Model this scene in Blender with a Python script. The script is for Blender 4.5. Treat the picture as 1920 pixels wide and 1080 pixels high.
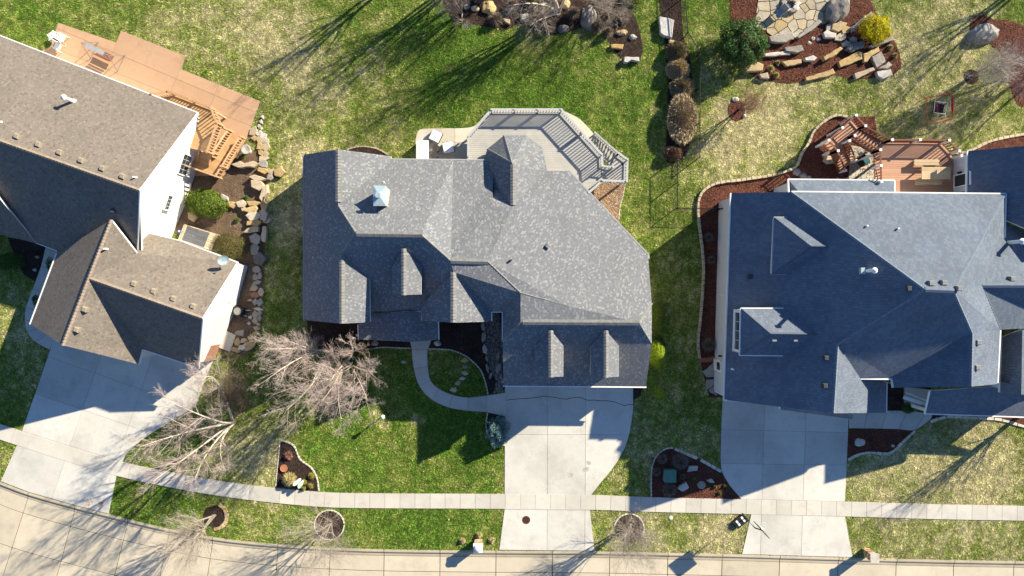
import bpy, bmesh, math, random
import numpy as np
from mathutils import Vector, Matrix

for o in list(bpy.data.objects): bpy.data.objects.remove(o)
random.seed(7); RNG = np.random.default_rng(11)
SC = bpy.context.scene
COL = SC.collection

# ------------------------------------------------------------------ camera, sky, sun, exposure
S = 23.0      # photo pixels per metre on the ground
H = 58.0      # camera height above the ground, metres
cam = bpy.data.cameras.new('camera'); cam_o = bpy.data.objects.new('camera', cam); COL.objects.link(cam_o)
cam_o.location = (0, 0, H); cam_o.rotation_euler = (0, 0, 0)
cam.sensor_width = 36; cam.lens = 18 * H / (960 / S); cam.clip_end = 3000; cam.clip_start = 0.5
SC.camera = cam_o
SUN_EL = math.radians(26.6); SUN_AZ = math.atan2(0.8, 0.6)      # clockwise from +Y
world = bpy.data.worlds.new('World'); SC.world = world; world.use_nodes = True
wn = world.node_tree.nodes; wl = world.node_tree.links
bg = wn.get('Background') or wn.new('ShaderNodeBackground')
sky = wn.new('ShaderNodeTexSky'); sky.sky_type = 'NISHITA'; sky.sun_disc = False
sky.sun_elevation = SUN_EL; sky.sun_rotation = SUN_AZ
sky.air_density = 1.0; sky.dust_density = 0.2; sky.ozone_density = 7.0
wl.new(sky.outputs[0], bg.inputs[0]); bg.inputs[1].default_value = 0.074
sun = bpy.data.lights.new('sun', 'SUN'); sun.energy = 5.0; sun.angle = math.radians(0.55); sun.color = (1.0, 0.905, 0.70)
sun_o = bpy.data.objects.new('sun', sun); COL.objects.link(sun_o)
sdir = Vector((-math.sin(SUN_AZ) * math.cos(SUN_EL), -math.cos(SUN_AZ) * math.cos(SUN_EL), -math.sin(SUN_EL)))
sun_o.rotation_euler = sdir.to_track_quat('-Z', 'Y').to_euler(); sun_o.location = (40, 30, 60)
vs = SC.view_settings; vs.view_transform = 'Standard'; vs.look = 'None'; vs.gamma = 1.0; vs.exposure = 1.22
vs.use_curve_mapping = False
SC.cycles.max_bounces = 5; SC.cycles.diffuse_bounces = 3; SC.cycles.glossy_bounces = 2
SC.cycles.use_adaptive_sampling = True

# ------------------------------------------------------------------ geometry helpers
def W(x, y, z=0.0):
    """a photo pixel at height z, as a world point"""
    f = (H - z) / H / S
    return Vector(((x - 960) * f, (540 - y) * f, z))
def WL(pts, z=0.0): return [W(p[0], p[1], z) for p in pts]
def catmull(pts, n=6, closed=False):
    P = [Vector((p[0], p[1])) for p in pts]; out = []; m = len(P)
    rng = range(m) if closed else range(m - 1)
    for i in rng:
        a = P[(i - 1) % m] if (closed or i > 0) else P[i]; b = P[i]; c = P[(i + 1) % m]
        d = P[(i + 2) % m] if (closed or i + 2 < m) else c
        for k in range(n):
            t = k / n
            q = 0.5 * ((2 * b) + (c - a) * t + (2 * a - 5 * b + 4 * c - d) * t * t + (3 * b - a - 3 * c + d) * t ** 3)
            out.append((q.x, q.y))
    if not closed: out.append((P[-1].x, P[-1].y))
    return out
def area2(p):
    return sum(p[i][0] * p[(i + 1) % len(p)][1] - p[(i + 1) % len(p)][0] * p[i][1] for i in range(len(p))) / 2
def offset_poly(poly, d):
    """move every edge of a 2D polygon inwards by d"""
    p = [Vector((q[0], q[1])) for q in poly]
    q2 = []
    for q in p:
        if not q2 or (q - q2[-1]).length > 1e-4: q2.append(q)
    if (q2[0] - q2[-1]).length < 1e-4: q2.pop()
    p = q2; n = len(p)
    if n < 3: return None
    sg = 1 if area2(p) > 0 else -1
    out = []
    for i in range(n):
        a, b, c = p[i - 1], p[i], p[(i + 1) % n]
        e1 = (b - a).normalized(); e2 = (c - b).normalized()
        n1 = Vector((-e1.y, e1.x)) * sg; n2 = Vector((-e2.y, e2.x)) * sg
        m = n1 + n2
        if m.length < 1e-3: out.append(b + n1 * d); continue
        m.normalize(); k = max(m.dot(n1), 0.35)
        out.append(b + m * (d / k))
    return out
def clip_half(poly, a, b, sign):
    out = []; n = len(poly)
    def sd(p): return sign * ((b[0] - a[0]) * (p[1] - a[1]) - (b[1] - a[1]) * (p[0] - a[0]))
    for i in range(n):
        p, q = poly[i], poly[(i + 1) % n]; sp, sq = sd(p), sd(q)
        if sp >= 0: out.append((p[0], p[1]))
        if sp * sq < 0:
            t = sp / (sp - sq); out.append((p[0] + (q[0] - p[0]) * t, p[1] + (q[1] - p[1]) * t))
    return out
def split_cells(poly, lines, amin=0.02):
    cells = [[(p[0], p[1]) for p in poly]]
    for a, b in lines:
        nc = []
        for c in cells:
            for s in (1, -1):
                r = clip_half(c, a, b, s)
                if len(r) >= 3 and abs(area2(r)) > amin: nc.append(r)
        cells = nc
    return cells

ORG = {}
def empty(name, loc, label=None, cat=None, group=None):
    o = bpy.data.objects.new(name, None); COL.objects.link(o); o.location = loc; o.empty_display_size = 0.2
    ORG[o] = Vector(loc)
    if label: o['label'] = label
    if cat: o['category'] = cat
    if group: o['group'] = group
    return o
def tag(o, label=None, cat=None, group=None, kind=None):
    if label: o['label'] = label
    if cat: o['category'] = cat
    if group: o['group'] = group
    if kind: o['kind'] = kind
    return o
class MB:
    def __init__(s): s.v = []; s.f = []; s.uv = None
    def poly(s, pts):
        i = len(s.v); s.v += [tuple(p) for p in pts]; s.f.append(tuple(range(i, i + len(pts))))
    def box(s, c, size, rz=0.0, ax=None):
        """box centred at c; ax = optional 3x3 axes (columns)"""
        i = len(s.v); c = Vector(c)
        if ax is None:
            ca, sa = math.cos(rz), math.sin(rz)
            ax = (Vector((ca, sa, 0)), Vector((-sa, ca, 0)), Vector((0, 0, 1)))
        hx, hy, hz = size[0] / 2, size[1] / 2, size[2] / 2
        for dz in (-hz, hz):
            for dx, dy in ((-hx, -hy), (hx, -hy), (hx, hy), (-hx, hy)):
                s.v.append(tuple(c + ax[0] * dx + ax[1] * dy + ax[2] * dz))
        for q in ((0, 3, 2, 1), (4, 5, 6, 7), (0, 1, 5, 4), (1, 2, 6, 5), (2, 3, 7, 6), (3, 0, 4, 7)):
            s.f.append(tuple(i + k for k in q))
        return s
    def bar(s, p0, p1, w, h):
        """rectangular bar from p0 to p1, w across (horizontal), h tall"""
        p0, p1 = Vector(p0), Vector(p1); d = p1 - p0; L = d.length
        if L < 1e-5: return s
        d.normalize()
        u = Vector((0, 0, 1)).cross(d)
        if u.length < 1e-3: u = Vector((1, 0, 0))
        u.normalize(); n = d.cross(u)
        return s.box((p0 + p1) / 2, (L, w, h), ax=(d, u, n))
    def tube(s, pts, rad, n=6, cap=True):
        pts = [Vector(p) for p in pts]
        if not hasattr(rad, '__len__'): rad = [rad] * len(pts)
        i = len(s.v); m = len(pts)
        up = Vector((0, 0, 1))
        for k, p in enumerate(pts):
            d = (pts[min(k + 1, m - 1)] - pts[max(k - 1, 0)]).normalized()
            u = d.cross(up)
            if u.length < 0.05: u = d.cross(Vector((1, 0, 0)))
            u.normalize(); w = d.cross(u)
            for j in range(n):
                a = 2 * math.pi * j / n
                s.v.append(tuple(p + (u * math.cos(a) + w * math.sin(a)) * rad[k]))
        for k in range(m - 1):
            for j in range(n):
                a, b = i + k * n + j, i + k * n + (j + 1) % n
                s.f.append((a, b, b + n, a + n))
        if cap:
            s.f.append(tuple(i + j for j in range(n))[::-1]); s.f.append(tuple(i + (m - 1) * n + j for j in range(n)))
        return s
    def cyl(s, c, r, z0, z1, n=16, r1=None):
        return s.tube([(c[0], c[1], z0), (c[0], c[1], z1)], [r, r if r1 is None else r1], n)
    def prism(s, poly, z0, z1):
        p = [(q[0], q[1]) for q in poly]
        if area2(p) < 0: p = p[::-1]
        n = len(p); i = len(s.v)
        s.v += [(q[0], q[1], z0) for q in p] + [(q[0], q[1], z1) for q in p]
        s.f.append(tuple(i + n + k for k in range(n)))
        for k in range(n):
            s.f.append((i + k, i + (k + 1) % n, i + n + (k + 1) % n, i + n + k))
        return s
    def lathe(s, c, prof, n=20):
        i = len(s.v); m = len(prof)
        for r, z in prof:
            for j in range(n): a = 2 * math.pi * j / n; s.v.append((c[0] + r * math.cos(a), c[1] + r * math.sin(a), z))
        for k in range(m - 1):
            for j in range(n): s.f.append((i + k * n + j, i + k * n + (j + 1) % n, i + (k + 1) * n + (j + 1) % n, i + (k + 1) * n + j))
        return s
    def sphere(s, c, r, nu=12, nv=8, sc=(1, 1, 1), jit=0.0):
        i = len(s.v); c = Vector(c)
        for a in range(nv + 1):
            th = math.pi * a / nv
            for b in range(nu):
                ph = 2 * math.pi * b / nu; k = r * (1 + random.uniform(-jit, jit))
                s.v.append((c.x + k * sc[0] * math.sin(th) * math.cos(ph), c.y + k * sc[1] * math.sin(th) * math.sin(ph), c.z + k * sc[2] * math.cos(th)))
        for a in range(nv):
            for b in range(nu):
                s.f.append((i + a * nu + b, i + (a + 1) * nu + b, i + (a + 1) * nu + (b + 1) % nu, i + a * nu + (b + 1) % nu))
        return s
    def build(s, name, mat, parent=None, smooth=False, org=None):
        if org is None: org = ORG.get(parent, Vector((0, 0, 0))) if parent is not None else Vector((0, 0, 0))
        me = bpy.data.meshes.new(name)
        me.from_pydata([(v[0] - org.x, v[1] - org.y, v[2] - org.z) for v in s.v], [], s.f)
        if s.uv:
            uvl = me.uv_layers.new(name='UVMap')
            k = 0
            for pol in me.polygons:
                for li in pol.loop_indices: uvl.data[li].uv = s.uv[k]; k += 1
        if mat: me.materials.append(M[mat] if isinstance(mat, str) else mat)
        if smooth:
            for p in me.polygons: p.use_smooth = True
        me.update()
        o = bpy.data.objects.new(name, me); COL.objects.link(o)
        if parent is not None: o.parent = parent; ORG[o] = org
        else: o.location = org; ORG[o] = org
        return o
def fast_mesh(name, verts, faces, mat, parent=None, col=None, nper=3, smooth=False, org=None):
    """numpy arrays -> mesh object; faces (n, nper)"""
    if org is None: org = ORG.get(parent, Vector((0, 0, 0))) if parent is not None else Vector((0, 0, 0))
    me = bpy.data.meshes.new(name)
    v = np.asarray(verts, np.float32) - np.array(org, np.float32); f = np.asarray(faces, np.int32)
    me.vertices.add(len(v)); me.vertices.foreach_set('co', v.ravel())
    me.loops.add(f.size); me.loops.foreach_set('vertex_index', f.ravel())
    me.polygons.add(len(f)); me.polygons.foreach_set('loop_start', np.arange(len(f), dtype=np.int32) * nper)
    try: me.polygons.foreach_set('loop_total', np.full(len(f), nper, np.int32))
    except Exception: pass
    if col is not None:
        at = me.color_attributes.new('Col', 'FLOAT_COLOR', 'POINT')
        c4 = np.ones((len(v), 4), np.float32); c4[:, :3] = col
        at.data.foreach_set('color', c4.ravel())
    me.update(calc_edges=True)
    if smooth: me.polygons.foreach_set('use_smooth', np.ones(len(f), bool))
    if mat: me.materials.append(M[mat])
    o = bpy.data.objects.new(name, me); COL.objects.link(o)
    if parent is not None: o.parent = parent
    else: o.location = org
    ORG[o] = org
    return o
def copy_tree(o, parent=None):
    c = o.copy(); COL.objects.link(c); c.parent = parent; ORG[c] = ORG.get(o, Vector((0, 0, 0)))
    for ch in o.children: copy_tree(ch, c)
    return c
def place(o, x, y, z=0, rz=0, label=None):
    o.location = W(x, y, z); o.rotation_euler = (0, 0, rz); ORG[o] = o.location.copy()
    if label: o['label'] = label
    return o

# ------------------------------------------------------------------ procedural materials
M = {}
class NT:
    def __init__(s, name):
        s.m = bpy.data.materials.new(name); s.m.use_nodes = True; s.t = s.m.node_tree; s.n = s.t.nodes; s.l = s.t.links
        s.b = s.n.get('Principled BSDF'); s.b.inputs['Specular IOR Level'].default_value = 0.3
        M[name] = s.m
    def new(s, typ, **kw):
        n = s.n.new(typ)
        for k, v in kw.items():
            if k.startswith('i_'): n.inputs[k[2:].replace('_', ' ')].default_value = v
            else: setattr(n, k, v)
        return n
    def lk(s, a, b): s.l.new(a, b)
    def math(s, op, a, b=None):
        n = s.n.new('ShaderNodeMath'); n.operation = op
        for i, v in enumerate((a, b)):
            if v is None: continue
            if hasattr(v, 'links'): s.lk(v, n.inputs[i])
            else: n.inputs[i].default_value = v
        return n.outputs[0]
    def ramp(s, fac, stops, interp='LINEAR'):
        n = s.n.new('ShaderNodeValToRGB'); e = n.color_ramp; e.interpolation = interp
        while len(e.elements) < len(stops): e.elements.new(0.5)
        for el, (p, c) in zip(e.elements, stops): el.position = p; el.color = (c[0], c[1], c[2], 1)
        s.lk(fac, n.inputs[0]); return n.outputs[0]
    def noise(s, vec, scale, detail=4, rough=0.6):
        n = s.n.new('ShaderNodeTexNoise'); n.inputs['Scale'].default_value = scale; n.inputs['Detail'].default_value = detail
        n.inputs['Roughness'].default_value = rough
        if vec is not None: s.lk(vec, n.inputs['Vector'])
        return n.outputs['Fac']
    def mix(s, fac, a, b, mode='MIX'):
        n = s.n.new('ShaderNodeMix'); n.data_type = 'RGBA'; n.blend_type = mode
        for i, v in ((0, fac), (6, a), (7, b)):
            if hasattr(v, 'links'): s.lk(v, n.inputs[i])
            else: n.inputs[i].default_value = v if i == 0 else (v[0], v[1], v[2], 1)
        return n.outputs[2]
    def pos(s): return s.new('ShaderNodeNewGeometry').outputs['Position']
    def bump(s, h, dist=0.02, st=0.6):
        n = s.n.new('ShaderNodeBump'); n.inputs['Distance'].default_value = dist; n.inputs['Strength'].default_value = st
        s.lk(h, n.inputs['Height']); s.lk(n.outputs[0], s.b.inputs['Normal'])
    def out(s, c, rough=0.85):
        if hasattr(c, 'links'): s.lk(c, s.b.inputs['Base Color'])
        else: s.b.inputs['Base Color'].default_value = (c[0], c[1], c[2], 1)
        s.b.inputs['Roughness'].default_value = rough
def plain(name, c, rough=0.6, var=0.12, scale=3.0, metal=0.0, bump=0.0, objvar=0.0):
    n = NT(name); p = n.pos(); f = n.noise(p, scale, 5)
    lo = [x * (1 - var) for x in c]; hi = [min(1, x * (1 + var)) for x in c]
    col = n.ramp(f, [(0.3, lo), (0.7, hi)])
    if objvar:
        r = n.new('ShaderNodeObjectInfo').outputs['Random']
        v = n.new('ShaderNodeHueSaturation'); n.lk(col, v.inputs['Color'])
        n.lk(n.math('MULTIPLY_ADD', r, 2 * objvar), v.inputs['Value'])
        v.inputs['Value'].links[0].from_node.inputs[2].default_value = 1 - objvar
        r2 = n.new('ShaderNodeTexWhiteNoise', noise_dimensions='1D'); n.lk(r, r2.inputs['W'])
        n.lk(n.math('MULTIPLY_ADD', r2.outputs['Value'], 0.5), v.inputs['Saturation'])
        v.inputs['Saturation'].links[0].from_node.inputs[2].default_value = 0.75
        col = v.outputs[0]
    n.out(col, rough); n.b.inputs['Metallic'].default_value = metal
    if bump: n.bump(n.noise(p, scale * 8, 4), bump, 0.7)
    return n
def concrete(name, c, stain=0.22, tint=(0.8, 0.72, 0.6)):
    n = NT(name); p = n.pos()
    big = n.noise(p, 0.22, 5, 0.65); mid = n.noise(p, 1.6, 6, 0.7); fine = n.noise(p, 26, 3)
    d = [x * (1 - stain) for x in c]
    col = n.ramp(big, [(0.3, d), (0.52, c), (0.75, [min(1, x * 1.07) for x in c])])
    col = n.mix(n.math('MULTIPLY', n.ramp(mid, [(0.45, (0, 0, 0)), (0.75, (1, 1, 1))]), 0.35), col, [c[i] * tint[i] for i in range(3)])
    st_ = n.noise(p, 0.55, 7, 0.78); col = n.mix(n.math('MULTIPLY', n.ramp(st_, [(0.53, (0, 0, 0)), (0.68, (1, 1, 1))]), 0.5), col, [x * 0.55 for x in c])
    col = n.mix(0.18, col, n.ramp(fine, [(0.3, [x * 0.6 for x in c]), (0.7, [min(1, x * 1.3) for x in c])]))
    r = n.new('ShaderNodeObjectInfo').outputs['Random']
    v = n.new('ShaderNodeHueSaturation'); n.lk(col, v.inputs['Color'])
    ma = n.new('ShaderNodeMath', operation='MULTIPLY_ADD'); n.lk(r, ma.inputs[0]); ma.inputs[1].default_value = 0.16; ma.inputs[2].default_value = 0.91
    n.lk(ma.outputs[0], v.inputs['Value'])
    n.out(v.outputs[0], 0.9); n.bump(fine, 0.004, 0.5)
def shingle(name, tones, row=0.2, tab=0.28, patch=0.1, bump=0.02):
    """laminated asphalt shingles laid in courses in the roof plane's own coordinates (UV in metres)"""
    n = NT(name); uv = n.new('ShaderNodeUVMap').outputs[0]
    sp = n.new('ShaderNodeSeparateXYZ'); n.lk(uv, sp.inputs[0]); u, v = sp.outputs[0], sp.outputs[1]
    rv = n.math('DIVIDE', v, row); ri = n.math('FLOOR', rv); rf = n.math('FRACT', rv)
    wn_ = n.new('ShaderNodeTexWhiteNoise', noise_dimensions='1D'); n.lk(ri, wn_.inputs['W'])
    uu = n.math('ADD', n.math('DIVIDE', u, tab), n.math('MULTIPLY', wn_.outputs['Value'], 7.3)); ui = n.math('FLOOR', uu); uf = n.math('FRACT', uu)
    cx = n.new('ShaderNodeCombineXYZ'); n.lk(ui, cx.inputs[0]); n.lk(ri, cx.inputs[1])
    w2 = n.new('ShaderNodeTexWhiteNoise', noise_dimensions='2D'); n.lk(cx.outputs[0], w2.inputs['Vector'])
    col = n.ramp(w2.outputs['Value'], tones, 'CONSTANT')
    p = n.pos(); big = n.noise(p, 0.35, 4); g = n.noise(p, 22, 2)
    col = n.mix(1.0, col, n.ramp(big, [(0.3, [1 - patch] * 3), (0.7, [1 + patch] * 3)]), 'MULTIPLY')
    col = n.mix(1.0, col, n.ramp(g, [(0.25, [0.72] * 3), (0.75, [1.25] * 3)]), 'MULTIPLY')
    sp2 = n.new('ShaderNodeMapping'); sp2.inputs['Scale'].default_value = (1.6, 0.12, 1); n.lk(uv, sp2.inputs['Vector']); stk = n.noise(sp2.outputs[0], 1.0, 5, 0.7)
    col = n.mix(1.0, col, n.ramp(stk, [(0.3, [0.94] * 3), (0.7, [1.0] * 3)]), 'MULTIPLY')
    n.out(col, 0.92)
    h = n.math('ADD', n.math('MULTIPLY', n.math('SUBTRACT', 1.0, rf), 1.0), n.math('MULTIPLY', w2.outputs['Value'], 0.5))
    edge = n.math('GREATER_THAN', uf, 0.06)
    h = n.math('MULTIPLY', h, edge)
    n.bump(h, bump, 0.9)
def vcol(name, rough=0.7, trans=0.0):
    n = NT(name); a = n.new('ShaderNodeAttribute', attribute_name='Col'); n.out(a.outputs['Color'], rough)
    n.b.inputs['Specular IOR Level'].default_value = 0.15
    if trans:
        n.b.inputs['Transmission Weight'].default_value = 0
        t = n.new('ShaderNodeBsdfTranslucent'); n.lk(a.outputs['Color'], t.inputs['Color'])
        mx = n.new('ShaderNodeMixShader'); mx.inputs[0].default_value = trans
        n.lk(n.b.outputs[0], mx.inputs[1]); n.lk(t.outputs[0], mx.inputs[2])
        n.lk(mx.outputs[0], n.n['Material Output'].inputs['Surface'])
def siding(name, c, lap=0.18):
    n = NT(name); p = n.pos(); sp = n.new('ShaderNodeSeparateXYZ'); n.lk(p, sp.inputs[0])
    f = n.math('FRACT', n.math('DIVIDE', sp.outputs[2], lap)); nz = n.noise(p, 2.0, 4)
    n.out(n.ramp(nz, [(0.3, [x * 0.93 for x in c]), (0.7, c)]), 0.55)
    n.bump(n.math('SUBTRACT', 1.0, f), 0.02, 0.8)
def brickwall(name, c1, c2, mortar):
    n = NT(name); p = n.pos(); sp = n.new('ShaderNodeSeparateXYZ'); n.lk(p, sp.inputs[0])
    cx = n.new('ShaderNodeCombineXYZ'); n.lk(n.math('ADD', sp.outputs[0], sp.outputs[1]), cx.inputs[0]); n.lk(sp.outputs[2], cx.inputs[1])
    b = n.new('ShaderNodeTexBrick'); n.lk(cx.outputs[0], b.inputs['Vector']); b.inputs['Scale'].default_value = 4.2
    b.inputs['Color1'].default_value = (*c1, 1); b.inputs['Color2'].default_value = (*c2, 1); b.inputs['Mortar'].default_value = (*mortar, 1)
    b.inputs['Mortar Size'].default_value = 0.012
    n.out(b.outputs['Color'], 0.9); n.bump(b.outputs['Fac'], 0.008, -0.8 if False else 0.8)
def mulch(name, c1, c2, scale=22):
    n = NT(name); p = n.pos()
    v = n.new('ShaderNodeTexVoronoi'); v.inputs['Scale'].default_value = scale; n.lk(p, v.inputs['Vector'])
    f = n.noise(p, 1.1, 5)
    col = n.ramp(v.outputs['Color'], [(0.2, c1), (0.8, c2)])
    col = n.mix(n.ramp(f, [(0.4, (0, 0, 0)), (0.7, (1, 1, 1))]), col, [x * 0.65 for x in c1])
    n.out(col, 0.95); n.bump(n.noise(p, scale, 4), 0.05, 1.0)
def stone(name, c, c2, scale=3.0, objvar=0.15):
    n = NT(name); p = n.pos(); f = n.noise(p, scale, 7, 0.7); g = n.noise(p, scale * 9, 4)
    col = n.ramp(f, [(0.3, c2), (0.5, c), (0.72, [min(1, x * 1.18) for x in c])])
    col = n.mix(0.25, col, n.ramp(g, [(0.3, [x * 0.45 for x in c]), (0.7, [min(1, x * 1.35) for x in c])]))
    r = n.new('ShaderNodeObjectInfo').outputs['Random']
    v = n.new('ShaderNodeHueSaturation'); n.lk(col, v.inputs['Color'])
    ma = n.new('ShaderNodeMath', operation='MULTIPLY_ADD'); n.lk(r, ma.inputs[0]); ma.inputs[1].default_value = 2 * objvar; ma.inputs[2].default_value = 1 - objvar
    n.lk(ma.outputs[0], v.inputs['Value'])
    w = n.new('ShaderNodeTexWhiteNoise', noise_dimensions='1D'); n.lk(r, w.inputs['W'])
    mb = n.new('ShaderNodeMath', operation='MULTIPLY_ADD'); n.lk(w.outputs['Value'], mb.inputs[0]); mb.inputs[1].default_value = 0.7; mb.inputs[2].default_value = 0.6
    n.lk(mb.outputs[0], v.inputs['Saturation'])
    n.out(v.outputs[0], 0.9); n.bump(n.math('ADD', f, n.math('MULTIPLY', g, 0.4)), 0.06, 0.8)
def wood(name, c, objvar=0.12):
    n = NT(name); p = n.pos()
    f = n.noise(p, 1.3, 5); g = n.noise(p, 14, 4)
    col = n.ramp(f, [(0.3, [x * 0.85 for x in c]), (0.7, [min(1, x * 1.1) for x in c])])
    col = n.mix(0.25, col, n.ramp(g, [(0.3, [x * 0.6 for x in c]), (0.7, [min(1, x * 1.2) for x in c])]))
    r = n.new('ShaderNodeObjectInfo').outputs['Random']
    v = n.new('ShaderNodeHueSaturation'); n.lk(col, v.inputs['Color'])
    ma = n.new('ShaderNodeMath', operation='MULTIPLY_ADD'); n.lk(r, ma.inputs[0]); ma.inputs[1].default_value = 2 * objvar; ma.inputs[2].default_value = 1 - objvar
    n.lk(ma.outputs[0], v.inputs['Value']); n.out(v.outputs[0], 0.75); n.bump(g, 0.006, 0.5)

concrete('drive_concrete', (0.575, 0.55, 0.50), 0.28); concrete('walk_concrete', (0.55, 0.515, 0.455), 0.18)
concrete('street_concrete', (0.54, 0.47, 0.36), 0.16); concrete('curb_concrete', (0.47, 0.395, 0.285), 0.2)
concrete('patio_concrete', (0.56, 0.51, 0.42), 0.35, (0.8, 0.68, 0.5)); concrete('terracotta_concrete', (0.47, 0.295, 0.185), 0.14, (0.85, 0.75, 0.62))
concrete('pale_block', (0.62, 0.57, 0.48), 0.2); concrete('stone_block', (0.47, 0.40, 0.28), 0.3)
plain('joint', (0.045, 0.038, 0.03), 0.95, 0.3, 4); plain('light_joint', (0.30, 0.27, 0.235), 0.95, 0.3, 4); plain('crack', (0.03, 0.027, 0.025), 0.95)
shingle('shingle_gray', [(0, (0.156, 0.162, 0.178)), (0.35, (0.172, 0.178, 0.194)), (0.6, (0.186, 0.192, 0.207)), (0.80, (0.262, 0.268, 0.28)), (0.91, (0.216, 0.221, 0.234))], 0.16, 0.115, 0.06, 0.03)
shingle('shingle_slate', [(0, (0.122, 0.148, 0.195)), (0.4, (0.137, 0.163, 0.209)), (0.75, (0.152, 0.178, 0.223))], 0.25, 0.2, 0.14, 0.035)
shingle('shingle_brown', [(0, (0.178, 0.150, 0.126)), (0.35, (0.190, 0.161, 0.135)), (0.6, (0.204, 0.173, 0.146)), (0.85, (0.228, 0.195, 0.164)), (0.94, (0.15, 0.123, 0.103))], 0.17, 0.16, 0.08, 0.025)
plain('cap_gray', (0.205, 0.20, 0.193), 0.9, 0.25, 4); plain('cap_slate', (0.15, 0.18, 0.23), 0.9, 0.15, 4); plain('cap_brown', (0.28, 0.22, 0.17), 0.9, 0.2, 4)
plain('gutter_white', (0.78, 0.77, 0.74), 0.45, 0.05); plain('gutter_gray', (0.36, 0.36, 0.36), 0.5, 0.08); plain('trim_white', (0.8, 0.79, 0.77), 0.5, 0.04)
plain('gutter_trough', (0.07, 0.07, 0.07), 0.8)
siding('siding_white', (0.74, 0.73, 0.71)); siding('siding_pale', (0.60, 0.61, 0.62)); siding('siding_taupe', (0.42, 0.38, 0.33))
brickwall('brick_red', (0.36, 0.14, 0.07), (0.26, 0.10, 0.055), (0.45, 0.40, 0.34)); brickwall('brick_tan', (0.45, 0.35, 0.25), (0.36, 0.27, 0.19), (0.5, 0.46, 0.4))
plain('glass_dark', (0.035, 0.045, 0.05), 0.12, 0.1); plain('frame_white', (0.8, 0.8, 0.78), 0.4, 0.03)
plain('vent_brown', (0.30, 0.25, 0.19), 0.6); plain('vent_dark', (0.05, 0.055, 0.06), 0.6); plain('vent_gray', (0.22, 0.22, 0.21), 0.6)
plain('pipe_white', (0.82, 0.82, 0.8), 0.4, 0.03); plain('galvanized', (0.40, 0.50, 0.53), 0.35, 0.15, 6, 0.25)
plain('black_metal', (0.018, 0.018, 0.02), 0.45); plain('black_plastic', (0.02, 0.021, 0.023), 0.5); plain('gray_metal', (0.28, 0.28, 0.28), 0.4, 0.1, 3, 0.5)
plain('white_plastic', (0.8, 0.8, 0.78), 0.4, 0.03); plain('green_box', (0.09, 0.21, 0.165), 0.5, 0.08); plain('pale_green', (0.50, 0.58, 0.47), 0.5, 0.05)
plain('rust', (0.085, 0.03, 0.022), 0.85, 0.3, 12); plain('clay', (0.42, 0.16, 0.085), 0.8, 0.1); plain('red_paint', (0.42, 0.02, 0.03), 0.45, 0.1); plain('orange_paint', (0.52, 0.13, 0.03), 0.5, 0.1)
plain('cushion_white', (0.82, 0.81, 0.79), 0.9, 0.03); plain('wicker_dark', (0.05, 0.045, 0.045), 0.8, 0.3, 30); plain('sling_gray', (0.33, 0.34, 0.36), 0.8, 0.1); plain('blue_plastic', (0.03, 0.16, 0.45), 0.4); plain('teal_plastic', (0.02, 0.11, 0.11), 0.4)
wood('deck_gray', (0.42, 0.405, 0.375), 0.04); wood('deck_cedar', (0.50, 0.30, 0.145)); wood('deck_redwood', (0.46, 0.255, 0.165), 0.06); wood('rail_brown', (0.20, 0.075, 0.045)); wood('rail_cedar', (0.52, 0.315, 0.17)); wood('table_wood', (0.50, 0.37, 0.225)); wood('platform_wood', (0.50, 0.40, 0.28)); wood('tray_gray', (0.10, 0.105, 0.12))
plain('rail_gray', (0.43, 0.43, 0.425), 0.6, 0.1)
mulch('mulch_red', (0.085, 0.030, 0.019), (0.17, 0.062, 0.038)); mulch('mulch_dark', (0.03, 0.018, 0.014), (0.07, 0.042, 0.032)); mulch('soil_brown', (0.13, 0.085, 0.055), (0.20, 0.135, 0.09), 14); mulch('gravel_bed', (0.22, 0.14, 0.085), (0.42, 0.28, 0.17), 18); mulch('creek_bed', (0.10, 0.085, 0.07), (0.26, 0.23, 0.2), 16)
stone('stone_tan', (0.45, 0.34, 0.20), (0.33, 0.24, 0.14)); stone('stone_gold', (0.47, 0.335, 0.17), (0.36, 0.26, 0.14)); stone('stone_gray', (0.32, 0.29, 0.25), (0.20, 0.18, 0.16)); stone('stone_white', (0.50, 0.46, 0.41), (0.34, 0.31, 0.28)); stone('stone_dark', (0.15, 0.145, 0.145), (0.08, 0.08, 0.085)); stone('flag_tan', (0.40, 0.325, 0.215), (0.30, 0.24, 0.155), 2.0, 0.14); stone('boulder_gray', (0.24, 0.22, 0.20), (0.09, 0.085, 0.08), 2.5)
stone('stone_red', (0.28, 0.10, 0.06), (0.18, 0.07, 0.045))
plain('bark_gray', (0.27, 0.225, 0.185), 0.9, 0.3, 9, 0, 0.01); plain('bark_white', (0.62, 0.53, 0.43), 0.85, 0.25, 7, 0, 0.01); plain('twig_pink', (0.46, 0.37, 0.335), 0.9, 0.15, 2); plain('twig_gray', (0.38, 0.32, 0.27), 0.9, 0.2, 2); plain('twig_brown', (0.17, 0.12, 0.09), 0.9, 0.25, 4); plain('twig_plum', (0.20, 0.105, 0.10), 0.9, 0.25, 4)
vcol('grass_blade', 0.75, 0.25); vcol('lawn', 0.95); vcol('leaf', 0.6, 0.25); vcol('chip', 0.9); vcol('pebble', 0.85); vcol('straw', 0.85, 0.15)
plain('chimney_side', (0.58, 0.47, 0.41), 0.7, 0.08)
plain('twig_tan', (0.36, 0.22, 0.14), 0.9, 0.2, 3); plain('twig_pale', (0.52, 0.46, 0.40), 0.9, 0.15, 3); plain('twig_mauve', (0.36, 0.23, 0.22), 0.9, 0.25, 4)
plain('stain_rust', (0.50, 0.30, 0.17), 0.95, 0.2, 8); plain('stain_oil', (0.40, 0.37, 0.33), 0.95, 0.15, 8); plain('cap_shade', (0.085, 0.105, 0.145), 0.9, 0.15, 4)
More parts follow.
